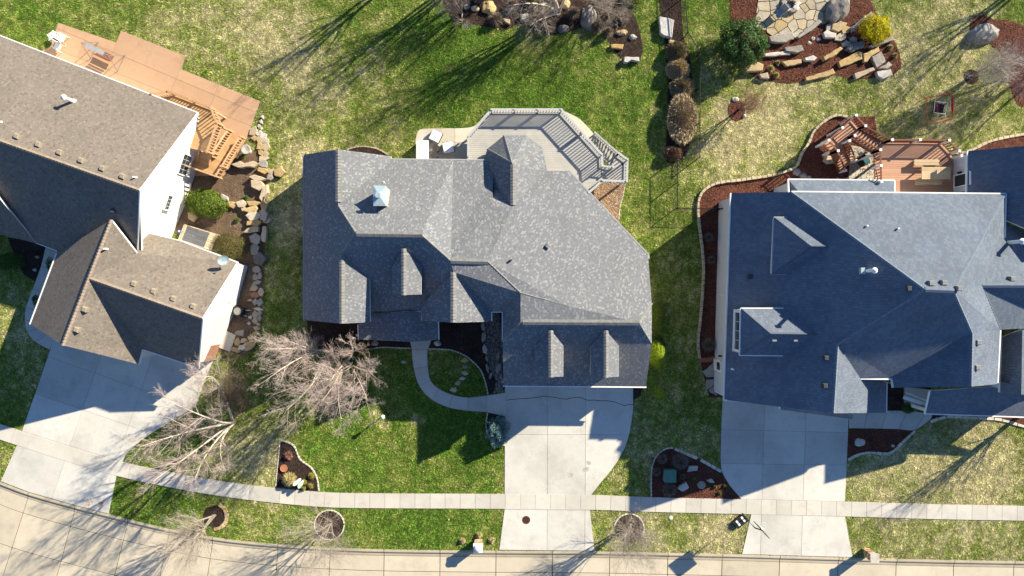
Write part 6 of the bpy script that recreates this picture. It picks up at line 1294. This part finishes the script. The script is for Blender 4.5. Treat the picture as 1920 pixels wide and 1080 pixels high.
for x, y, rx, ry, mt, lb in ((703, 644, 7, 5, 'stone_tan', 'rounded tan rock left of the front porch steps'), (820, 644, 7, 5, 'stone_white', 'rounded pale rock right of the front porch steps'), (756, 679, 5, 3, 'stone_white', 'small white rock on the shaded lawn left of the walk'), (1495, 322, 8, 7, 'stone_gray', 'round gray rock left of two others by the small rear roof'), (1507, 330, 8, 6, 'stone_gray', 'round gray rock in the middle of three by the small rear roof'), (1518, 333, 5, 4, 'stone_gray', 'smallest gray rock of three by the small rear roof'), (1380, 186, 7, 5, 'stone_white', 'white and dark rock above the little bare tree'), (1396, 217, 4, 3.5, 'stone_white', 'little white rock below the little bare tree'), (1613, 830, 11, 8, 'stone_white', 'pale angular rock in the dark bed beside the right driveway'), (1316, 910, 9, 7, 'stone_gray', 'dull brown rock in the kerbside bed'), (1675, 836, 3, 3, 'stone_white', 'tiny white rock near the pale block edging'), (64, 506, 4, 3, 'stone_white', 'small white rock beside the shaded left walk'), (69, 482, 4, 3, 'stone_gray', 'small gray rock near the top of the shaded left walk')): boulder('rock', x, y, rx, ry, 0.22, mt, lb, 'rock')
for pts, lb in (([(1289, 885), (1292.6, 874.6), (1309, 874.6), (1307.4, 883)], 'white angular rock next to the round bare shrub in the kerbside bed'), ([(1270, 916), (1286, 903), (1293, 915), (1280, 922)], 'largest white angular rock below the green utility box'), ([(1326, 902.4), (1336, 898), (1341, 905), (1332, 906)], 'smallest white angular rock in the kerbside bed')): stone_thing('rock', pts, 0.3, 'stone_white', lb, 'rock')
for pts, mt, lb in (([(1310, 672), (1345, 668), (1346, 676), (1310, 681)], 'stone_red', 'reddish slab ending the stacked stone edge beside the slate house'), ([(1318, 697), (1338, 682), (1346, 688), (1345, 706), (1325, 707)], 'stone_gray', 'largest flat gray slab by the side door of the slate house'), ([(1324, 712), (1344, 710), (1338, 722), (1326, 731)], 'stone_gray', 'flat gray slab with a blue mark by the side door'), ([(1328, 732), (1339, 724), (1347, 730), (1344, 743)], 'stone_gray', 'lowest flat gray slab by the side door')): stone_thing('stepping_stone', pts, 0.14, mt, lb, 'stone')
stone_row('window_well_stone', 'brown flat stone under the redwood stairs', [(1553, 300, 9, 7, 'stone_gold', 0.3, 0.4)])

edging('narrow pale edging on the lawn side of the wedge shaped bed', [(526, 825), (545, 831), (554, 840), (562, 860), (575, 870), (585, 878), (592, 890), (596, 902), (598, 920)], 'pale_block', 0.28, 0.12, 0.1)
edging('narrow pale edging on the dry side of the wedge shaped bed', [(525, 826), (523, 850), (520, 880), (517, 912)], 'pale_block', 0.28, 0.09, 0.08)
edging('pale edging between the dark bed and shaded lawn left of the walk', [(692, 655), (715, 651), (743, 652), (770, 653)], 'pale_block', 0.25, 0.1, 0.1)
edging('pale curved edging between the dark bed and the lawn inside the walk', [(803.5, 654), (833, 654.7), (849, 657), (872, 666.5), (888, 679), (902, 695), (909.5, 715), (913.5, 730), (914.6, 740)], 'pale_block', 0.25, 0.1, 0.1)
edging('pale edging around the blue spruce bed', [(914, 774), (911.5, 801), (918.7, 823), (931, 832.5), (947, 834.5)], 'pale_block', 0.25, 0.1, 0.1)
edging('thin pale edging on the shaded lawn side of the kerbside bed', [(1221, 931), (1221, 890), (1226, 864), (1237, 848), (1252, 840), (1262, 840)], 'pale_block', 0.3, 0.11, 0.1)
edging('white block edging at the top right of the kerbside bed', [(1264, 841), (1285, 850), (1307, 859)], 'pale_block', 0.42, 0.26, 0.14, smooth=3); edging('white block edging meeting the right driveway', [(1313, 862), (1335, 874), (1352, 884)], 'pale_block', 0.42, 0.26, 0.14, smooth=3)
edging('pale block edging curving below the dark bed of the right walk', [(1589.5, 862), (1605, 853.5), (1627.5, 848), (1661, 850.6), (1675, 845), (1689, 831), (1714.7, 807)], 'pale_block', 0.46, 0.2, 0.14); edging('pale block edging along the front of the slate house', [(1744, 790), (1775, 781), (1812, 782.5), (1870, 786), (1900, 794), (1935, 804)], 'pale_block', 0.62, 0.22, 0.14)
edging('stacked tan stone edge around the red mulch beside the slate house', EDGE_R, 'stone_block', 0.42, 0.2, 0.14, 'stone_edge', 'stone', 2); edging('tan stone edge along the rear bed at far right', [(1790, 289), (1818, 283), (1850, 267), (1900, 255), (1985, 242)], 'stone_block', 0.45, 0.22, 0.16, 'stone_edge', 'stone')
rg_ = lambda cx, cy, r, a0, a1: [(cx + r * math.cos(a0 + (a1 - a0) * k / 24), cy + r * math.sin(a0 + (a1 - a0) * k / 24)) for k in range(25)]
edging('pale ring of edging around the middle young tree by the street', rg_(617.5, 984, 28, 0, 6.2), 'pale_block', 0.28, 0.1, 0.1, smooth=0); edging('golden half ring of stones around the left young tree', rg_(402, 968, 24, -1.2, 1.6), 'stone_gold', 0.3, 0.3, 0.12, smooth=0, piece='stone'); edging('pale ring of edging around the right young tree by the street', rg_(1179.5, 991, 28, -2.9, 0.6), 'pale_block', 0.3, 0.1, 0.1, smooth=0)
edging('tan arc of edging at the back wall of the middle house', [(650, 281), (667, 276), (684, 275), (707, 279), (727, 290)], 'stone_block', 0.26, 0.1, 0.1); edging('thin white edging along the gravel below the gray deck', [(1172, 343), (1168, 368), (1163, 384), (1160, 412)], 'pale_block', 0.3, 0.07, 0.08)

# ------------------------------------------------------------------ shrubs and grasses
G1 = [(0.065, 0.117, 0.014), (0.117, 0.187, 0.023), (0.234, 0.281, 0.041)]; G2 = [(0.024, 0.066, 0.018), (0.054, 0.120, 0.030), (0.144, 0.228, 0.072)]; GY = [(0.450, 0.405, 0.009), (0.720, 0.630, 0.015), (0.180, 0.180, 0.012)]; GL = [(0.173, 0.281, 0.013), (0.324, 0.410, 0.022), (0.108, 0.184, 0.011)]; GD = [(0.030, 0.083, 0.018), (0.053, 0.128, 0.027), (0.075, 0.150, 0.030)]; GB = [(0.083, 0.165, 0.173), (0.150, 0.270, 0.270), (0.300, 0.450, 0.435)]; GO = [(0.105, 0.112, 0.030), (0.165, 0.150, 0.045), (0.090, 0.075, 0.030)]
bush('evergreen_shrub', 'clipped bright green oval shrub against the white gable wall', 387, 381, 40, 27, 1.4, 8000, G1, 0.12, -0.2, 0.14, 1); bush('evergreen_shrub', 'brownish green rounded shrub by the slatted platform', 432, 462, 34, 25, 1.1, 6000, GO, 0.09, -0.2, 0.12, 2)
bush('evergreen_shrub', 'large round dark green shrub left of the flagstones', 1391, 84, 46, 46, 2.7, 11000, G2, 0.17, 0, 0.26, 3); bush('evergreen_shrub', 'bright yellow rounded shrub among the stones', 1640, 55, 29, 26, 1.3, 6000, GY, 0.11, 0, 0.26, 4)
bush('spruce', 'bluish spruce bush beside the middle driveway', 934, 808, 21, 27, 1.7, 7000, GB, 0.13, 0, 0.3, 5, asp=0.28, facet=0.8); bush('evergreen_shrub', 'yellow green shrub peeking out beside the garage roof', 1230, 665, 15, 25, 2.7, 5000, GL, 0.09, 0, 0.1, 6); bush('evergreen_shrub', 'dark green shrub in shade right of the middle house', 1232, 596, 14, 32, 1.6, 4500, G1, 0.1, 0, 0.12, 7); bush('evergreen_shrub', 'dark green shrub behind the yellow green one by the garage', 1232, 645, 14, 20, 0.9, 2200, GD, 0.1, 0, 0.15, 71); bush('evergreen_shrub', 'small ragged chartreuse shrub near the garage corner', 1233, 735, 9, 11, 2.0, 1300, GL, 0.08, 0, 0.4, 8)
bush('evergreen_shrub', 'olive shrub peeking from behind the pink twigged trees', 672, 655, 24, 18, 1.3, 4000, [(0.10, 0.12, 0.015), (0.17, 0.17, 0.025), (0.05, 0.07, 0.012)], 0.1, 0, 0.2, 9); bush('evergreen_shrub', 'dark green shrub under the eave at the far left', 18, 490, 28, 16, 1.1, 3500, GD, 0.1, 0, 0.15, 10); bush('evergreen_shrub', 'dark round shrub by the white porch pillars of the slate house', 1702, 765, 11, 10, 0.8, 1800, GD, 0.08, 0, 0.1, 11)
for k, (x, y, r) in enumerate(((97, 497, 8), (70, 565, 6))): bush('evergreen_shrub', ('dark shrub between the left walk and upper eave', 'dark shrub between the left walk and lower eave')[k], x, y, r, r * 2, 0.8, 900, GD, 0.09, 0.3, 0.2, 20 + k)
bush('evergreen_shrub', 'low green shrub at the top edge right of the twiggy bed', 1190, -6, 18, 14, 0.8, 2500, [(0.16, 0.2, 0.02), (0.26, 0.29, 0.03), (0.1, 0.14, 0.02)], 0.1, 0, 0.25, 30); bush('evergreen_shrub', 'olive shrub behind the leaning trunk at the top', 1005, -2, 14, 12, 0.8, 2000, [(0.16, 0.18, 0.02), (0.24, 0.24, 0.03), (0.1, 0.12, 0.02)], 0.1, 0, 0.25, 31)
ST = [(0.648, 0.504, 0.306), (0.540, 0.396, 0.234), (0.756, 0.612, 0.396)]; SD = [(0.360, 0.296, 0.162), (0.270, 0.216, 0.126), (0.432, 0.342, 0.180)]; SG = [(0.648, 0.522, 0.234), (0.756, 0.612, 0.306), (0.450, 0.396, 0.144)]; TW = [(0.255, 0.195, 0.143), (0.180, 0.135, 0.105), (0.330, 0.255, 0.195)]; PK = [(0.510, 0.270, 0.210), (0.420, 0.210, 0.150), (0.330, 0.150, 0.120)]; YG = [(0.510, 0.420, 0.090), (0.390, 0.360, 0.075), (0.270, 0.270, 0.060)]
tuft('ornamental_grass', 'olive grass mound, topmost of the row along the fence', 1268, 97, 22, 1.0, 3200, SD, 1, core=0.85); tuft('ornamental_grass', 'tan grass mound second from the top of the fence row', 1271, 130, 22, 1.1, 4200, ST, 2, rx=25, core=0.85); tuft('ornamental_grass', 'dark brownish grass mound above the largest one in the fence row', 1279, 163, 23, 1.1, 4200, SD + ST, 3, rx=26, core=0.85); tuft('ornamental_grass', 'largest long straw colored grass mound of the fence row', 1278, 224, 50, 1.3, 13000, ST, 4, rx=30, core=0.85, droop=0.35); tuft('ornamental_grass', 'lowest olive and pink grass mound of the fence row', 1261, 288, 17, 0.9, 2200, SD + PK, 5, rx=21, core=0.8)
tuft('ornamental_grass', 'straw grass clump in the wedge shaped bed', 543, 900, 17, 0.7, 1800, SG, 6); tuft('dry_perennial', 'pinkish dried plant at the top of the wedge shaped bed', 540.5, 854, 12, 0.4, 260, PK, 7, 'plant', wid=0.02)
for k, (x, y, r, lb) in enumerate(((584, 892, 9, 'yellow green tuft highest in the right half of the wedge bed'), (571, 904, 6, 'yellow green tuft just right of the pale green pedestal'), (582, 911, 7, 'yellow green tuft at the right foot of the wedge bed'), (569.5, 916, 6, 'yellow green tuft spilling onto the pavement'))): tuft('low_plant', lb, x, y, r, 0.3, 320, YG, 40 + k, 'plant', wid=0.025)
for k, (x, y, r, n, lb) in enumerate(((1275, 865, 20, 2200, 'largest round bare shrub above the green utility box'), (1241, 860, 13, 900, 'bare shrub at the upper left of the kerbside bed'), (1231, 884, 11, 700, 'bare shrub left of the green utility box'), (1255, 918, 18, 900, 'low bare shrub below the green utility box'), (1279, 893, 8, 400, 'small bare shrub right of the green utility box'), (1328, 445, 12, 500, 'upper round bare shrub beside the slate house wall'), (1333, 488, 11, 500, 'lower round bare shrub beside the slate house wall'), (1329, 646, 17, 1300, 'dense brown bare shrub near the side door of the slate house'))): tuft('bare_shrub', lb, x, y, r, 0.8, n, TW, 50 + k, 'shrub', wid=0.014, droop=0.6, part='twigs')
for k, (x, y, lb) in enumerate(((1301, 898, 'small green plant right of the utility box'), (1340, 912.6, 'lime green plant left of two in the sunny mulch corner'), (1349, 924.6, 'lime green plant lowest in the sunny mulch corner'), (1359, 911, 'lime green plant nearest the right driveway'))): tuft('low_plant', lb, x, y, 5, 0.25, 160, [(0.16, 0.24, 0.03), (0.25, 0.3, 0.05), (0.1, 0.15, 0.03)], 70 + k, 'plant', wid=0.03)
for k, (x, y, r, lb) in enumerate(((1445, 129, 9, 'straw clump by the broad tan slab in red mulch'), (1455, 141, 8, 'straw clump at the lower left rim of the red mulch'), (1669, 89, 7, 'upper straw clump at the right rim of the red mulch'), (1678, 104, 7, 'lower straw clump at the right rim of the red mulch'), (1458, 118, 6, 'straw clump left of the narrow tan stone'))): tuft('ornamental_grass', lb, x, y, r, 0.35, 420, YG + SG, 80 + k)
for k, (x, y, lb) in enumerate(((461, 371, 'leafy green sprout in bare soil below the retaining stones'), (444, 413, 'lower leafy green sprout in bare soil'), (456, 292, 'grassy tuft beside the birdbath'))): tuft('low_plant', lb, x, y, 7, 0.25, 220, [(0.09, 0.17, 0.03), (0.14, 0.22, 0.05)], 90 + k, 'plant', wid=0.03)
for k, (x, y, lb) in enumerate(((867, 1014, 'dried clump left of the white capped mailbox'), (898, 1003, 'dried clump above the white capped mailbox'), (922, 1013, 'dried clump right of the white capped mailbox'))): tuft('dry_perennial', lb, x, y, 8, 0.3, 350, ST + SG, 100 + k, 'plant')
for k, (x, y, r, lb) in enumerate(((1000, 40, 20, 'low tangle of gray twigs left of the dark rock in the top bed'), (1140, 30, 24, 'brown twig thicket right of the tall gray boulder'), (1140, 60, 14, 'dark twig clump above the tan brick shaped stone'), (1075, 25, 18, 'twig thicket between the leaning trunk and tall boulder'), (960, 10, 18, 'gray twig tangle right of the large rounded boulder'), (930, 36, 20, 'low gray twigs below the large rounded boulder'), (1028, 50, 18, 'low twigs left beside the dark bluish rock'), (1122, 48, 22, 'twig thicket below right of the tall gray boulder'), (1168, 30, 18, 'pale twigs at the right rim of the top bed'), (900, -4, 18, 'gray twigs at the top edge above the small tan rock'))): tuft('bare_shrub', lb, x, y, r, 0.9, 700, TW + [(0.27, 0.21, 0.18)], 110 + k, 'shrub', wid=0.012, part='twigs')
for k, (x, y) in enumerate(((600, 640), (640, 640), (655, 655))): tuft('bare_shrub', ('dark bare shrub under the eave behind the left pink tree', 'dark bare shrub under the eave between the pink trees', 'dark bare shrub beside the olive shrub')[k], x, y, 14, 0.9, 500, TW, 120 + k, 'shrub', wid=0.012, part='twigs')

# ------------------------------------------------------------------ leafless trees
bare_tree('bare_tree', 'pink twigged tree with forked stems, left of the pair on the front lawn', (618, 658), [(500, 712, 8.2), (538, 768, 8.4), (490, 655, 7.2), (545, 640, 7.2), (580, 730, 7.5)], 0.1, (15, 10, 9), (0.38, 0.45, 0.48), bark='bark_white', twig='twig_pink', seed=21, tmin=0.2, rtwig=0.006)
bare_tree('bare_tree', 'pink twigged tree with upright stems, right of the pair on the front lawn', (650, 676), [(640, 785, 8.2), (603, 752, 7.6), (690, 752, 7.2), (706, 698, 6.0), (655, 640, 5.5), (622, 712, 8.0)], 0.1, (14, 10, 9), (0.36, 0.45, 0.48), bark='bark_white', twig='twig_pink', seed=22, tmin=0.2, rtwig=0.006)
bare_tree('birch_tree', 'white barked birch clump leaning over the left driveway', (438, 793), [(262, 838, 9.0), (287, 902, 8.6), (365, 900, 7.6), (424, 884, 6.2), (318, 752, 8.6), (380, 712, 7.0)], 0.12, (15, 9, 8), (0.33, 0.5, 0.5), bark='bark_white', twig='twig_pink', seed=23, tmin=0.35, rtwig=0.006, bend=0.14)
bare_tree('bare_shrub', 'brown twiggy shrub above the birch clump', (440, 760), [(400, 705, 3.2), (430, 690, 3.4), (462, 708, 3.2), (395, 740, 3.0), (455, 745, 2.5), (420, 725, 3.0)], 0.05, (14, 9, 7), (0.5, 0.5, 0.5), bark='twig_brown', twig='twig_brown', seed=24, cat='shrub', tmin=0.1, rtwig=0.008)
bare_tree('young_tree', 'young bare tree with a stout trunk in the golden half ring', (402, 966), [(318, 1040, 6.2), (352, 1052, 5.8), (330, 990, 4.6)], 0.1, (22, 9, 6), (0.6, 0.5, 0.5), bark='bark_gray', twig='twig_gray', seed=25, tmin=0.3, up=0.3)
bare_tree('young_tree', 'young bare tree in the full pale ring left of the mailbox', (620, 980), [(578, 1052, 5.6), (603, 1046, 5.6), (565, 1008, 4.6), (630, 1040, 4.8), (600, 968, 4.0)], 0.07, (15, 9, 6), (0.62, 0.5, 0.5), bark='bark_gray', twig='twig_gray', seed=26, tmin=0.25, up=0.2)
bare_tree('young_tree', 'young bare tree in a ringed bed right of the middle driveway', (1181, 984), [(1190, 1058, 5.6), (1168, 1040, 5.2), (1214, 1040, 5.0), (1180, 1002, 4.4), (1205, 990, 4.0)], 0.07, (15, 9, 6), (0.62, 0.5, 0.5), bark='bark_gray', twig='twig_gray', seed=27, tmin=0.22, up=0.2)
bare_tree('bare_tree', 'pale barked tree leaning left over the top rock garden', (1047, 23), [(985, -60, 7.0), (1015, -95, 8.5), (1075, -90, 8.2), (950, 12, 4.6), (994, 48, 3.4), (1000, 8, 5.2)], 0.14, (15, 9, 7), (0.45, 0.5, 0.5), bark='bark_white', twig='twig_gray', seed=28, tmin=0.35)
bare_tree('bare_shrub', 'brown twiggy shrub arching over the right lobe of the top bed', (1112, 8), [(1150, -20, 4.0), (1172, 8, 3.2), (1128, -45, 4.8), (1090, -35, 4.2), (1165, 35, 2.6)], 0.06, (14, 9, 7), (0.5, 0.5, 0.5), bark='twig_gray', twig='twig_gray', seed=29, cat='shrub', tmin=0.15)
bare_tree('bare_shrub', 'gray twiggy shrub at the left tip of the top rock garden', (866, 26), [(832, -15, 3.2), (850, -32, 3.6), (880, -30, 3.2), (826, 16, 2.4), (868, 50, 1.6)], 0.05, (12, 8, 7), (0.5, 0.5, 0.5), bark='twig_gray', twig='twig_gray', seed=30, cat='shrub', tmin=0.15)
bare_tree('young_tree', 'little bare tree with two rocks at its foot on the dry lawn', (1386, 206), [(1415, 186, 3.0), (1430, 196, 2.8), (1402, 178, 2.6), (1405, 202, 2.4)], 0.06, (15, 9, 7), (0.55, 0.5, 0.5), bark='twig_brown', twig='twig_tan', seed=31, tmin=0.3)
bare_tree('young_tree', 'pale bare sapling in the small round mulch ring at right', (1821, 143), [(1868, 112, 4.4), (1885, 132, 4.2), (1862, 150, 3.4), (1880, 98, 4.0), (1900, 115, 4.2)], 0.07, (14, 8, 5), (0.45, 0.5, 0.5), bark='bark_gray', twig='twig_pale', rtwig=0.011, seed=32, tmin=0.3)
bare_tree('bare_shrub', 'plum colored bare shrub in the bed at the right edge', (1893, 140), [(1925, 112, 3.2), (1905, 92, 3.2), (1880, 108, 2.6), (1915, 165, 2.6), (1945, 140, 3.0)], 0.06, (14, 10, 8), (0.5, 0.5, 0.5), bark='twig_plum', twig='twig_mauve', rtwig=0.008, seed=33, cat='shrub', tmin=0.12)
# trees just outside the picture whose shadows fall into it
bare_tree('bare_tree', 'tall bare tree beyond the top edge casting long lawn shadows', (905, -70), [(880, -190, 9.5), (930, -195, 10), (900, -170, 8.5), (960, -180, 9)], 0.16, (12, 6, 4), (0.42, 0.5, 0.5), seed=41, tmin=0.3); bare_tree('bare_tree', 'tall bare tree beyond the top edge above the leaning tree', (1015, -95), [(1000, -220, 9.5), (1040, -230, 10), (1075, -200, 8.5)], 0.16, (12, 6, 4), (0.42, 0.5, 0.5), seed=42, tmin=0.3)
bare_tree('bare_tree', 'tall bare tree beyond the upper right corner', (1960, -60), [(2140, -190, 9), (2180, -150, 9.5), (2120, -160, 8)], 0.15, (12, 6, 4), (0.42, 0.5, 0.5), seed=43); bare_tree('bare_tree', 'tall bare tree beyond the right edge by the rear bed', (1995, 95), [(2190, 10, 9), (2210, 50, 9.5), (2160, 0, 8)], 0.15, (12, 6, 4), (0.42, 0.5, 0.5), seed=44); bare_tree('bare_tree', 'bare tree beyond the right edge in front of the slate house', (1948, 748), [(2100, 790, 7.5), (2125, 770, 8), (2080, 800, 7)], 0.13, (11, 6, 4), (0.42, 0.5, 0.5), seed=45)

bare_tree('bare_tree', 'tall bare tree beyond the top edge, leftmost of three', (800, -85), [(770, -210, 9), (800, -220, 9.5), (830, -200, 9)], 0.17, (11, 6, 4), (0.42, 0.5, 0.5), seed=46, tmin=0.35)
# ------------------------------------------------------------------ loose ground cover: mulch chips, pebbles, grass
red = [p for p, m_ in BEDS if m_ == 'mulch_red']; dark = [p for p, m_ in BEDS if m_ == 'mulch_dark']; soil = [p for p, m_ in BEDS if m_ == 'soil_brown']
disc_scatter('mulch_chips', red, 150, 0.11, [(0.20, 0.07, 0.042), (0.13, 0.045, 0.028), (0.25, 0.10, 0.06), (0.09, 0.035, 0.025)], 'chip', 0.045, 1)
disc_scatter('mulch_chips', dark, 130, 0.10, [(0.07, 0.045, 0.035), (0.04, 0.027, 0.022), (0.11, 0.07, 0.052), (0.03, 0.02, 0.018)], 'chip', 0.045, 2)
disc_scatter('soil_crumbs', soil, 70, 0.09, [(0.20, 0.135, 0.09), (0.12, 0.08, 0.055), (0.26, 0.19, 0.13)], 'chip', 0.035, 3)
disc_scatter('fallen_leaves', [[(-20, -20), (1940, -20), (1940, 1100), (-20, 1100)]], 0.55, 0.13, [(0.34, 0.22, 0.11), (0.42, 0.30, 0.17), (0.24, 0.15, 0.08), (0.50, 0.42, 0.28)], 'chip', 0.085, 6, 0.7, holes=EXCL)
GRV = [p for p, m_ in BEDS if m_ == 'gravel_bed'][0]
pebbles('gravel', GRV, 160, 0.05, [(0.46, 0.30, 0.17), (0.36, 0.19, 0.11), (0.50, 0.40, 0.28), (0.25, 0.17, 0.12), (0.42, 0.36, 0.30)], 0.04, 4); pebbles('creek_gravel', CREEK, 170, 0.06, [(0.26, 0.24, 0.22), (0.36, 0.33, 0.30), (0.15, 0.14, 0.13), (0.30, 0.25, 0.2)], 0.055, 5)
NB = 2100000; X = RNG.uniform(-43.5, 43.5, NB).astype(np.float64); Y = RNG.uniform(-25.5, 25.5, NB); PX, PY = X * S + 960, 540 - Y * S
keep = np.ones(NB, bool)
HOUSE = [[(p.x * S + 960, 540 - p.y * S) for p in O] for O in (OC, OR, OL, OW)]
for poly in EXCL + HOUSE: keep &= ~inside(PX, PY, poly)
X, Y = X[keep], Y[keep]; n = len(X); t = turf(X, Y) + RNG.normal(0, 0.14, n) + 0.4 * (vnoise(X + 300, Y + 300, 0.16, 9) - 0.5); t = np.clip(t, 0, 1)
a = RNG.uniform(0, 2 * math.pi, n); ln = RNG.uniform(0.05, 0.15, n); wd = RNG.uniform(0.011, 0.026, n); hh = RNG.uniform(0.02, 0.11, n) * (1.15 - 0.5 * t)
c_, s_ = np.cos(a), np.sin(a); z0 = np.full(n, 0.0)
Vg = np.stack([np.stack([X - s_ * wd, Y + c_ * wd, z0], 1), np.stack([X + s_ * wd, Y - c_ * wd, z0], 1), np.stack([X + c_ * ln, Y + s_ * ln, hh], 1)], 1).reshape(-1, 3)
cl_ = (0.5 + 1.0 * vnoise(X + 300, Y + 300, 0.13, 8)) * (0.72 + 0.56 * vnoise(X + 300, Y + 300, 0.34, 12)); Cg = np.repeat(turf_col(t, RNG.random(n)) * cl_[:, None], 3, axis=0); Fg = np.arange(n * 3).reshape(-1, 3)
grass = fast_mesh('grass', Vg, Fg, 'grass_blade', None, Cg, 3); tag(grass, 'short lawn grass, green with straw colored dormant patches', kind='stuff')
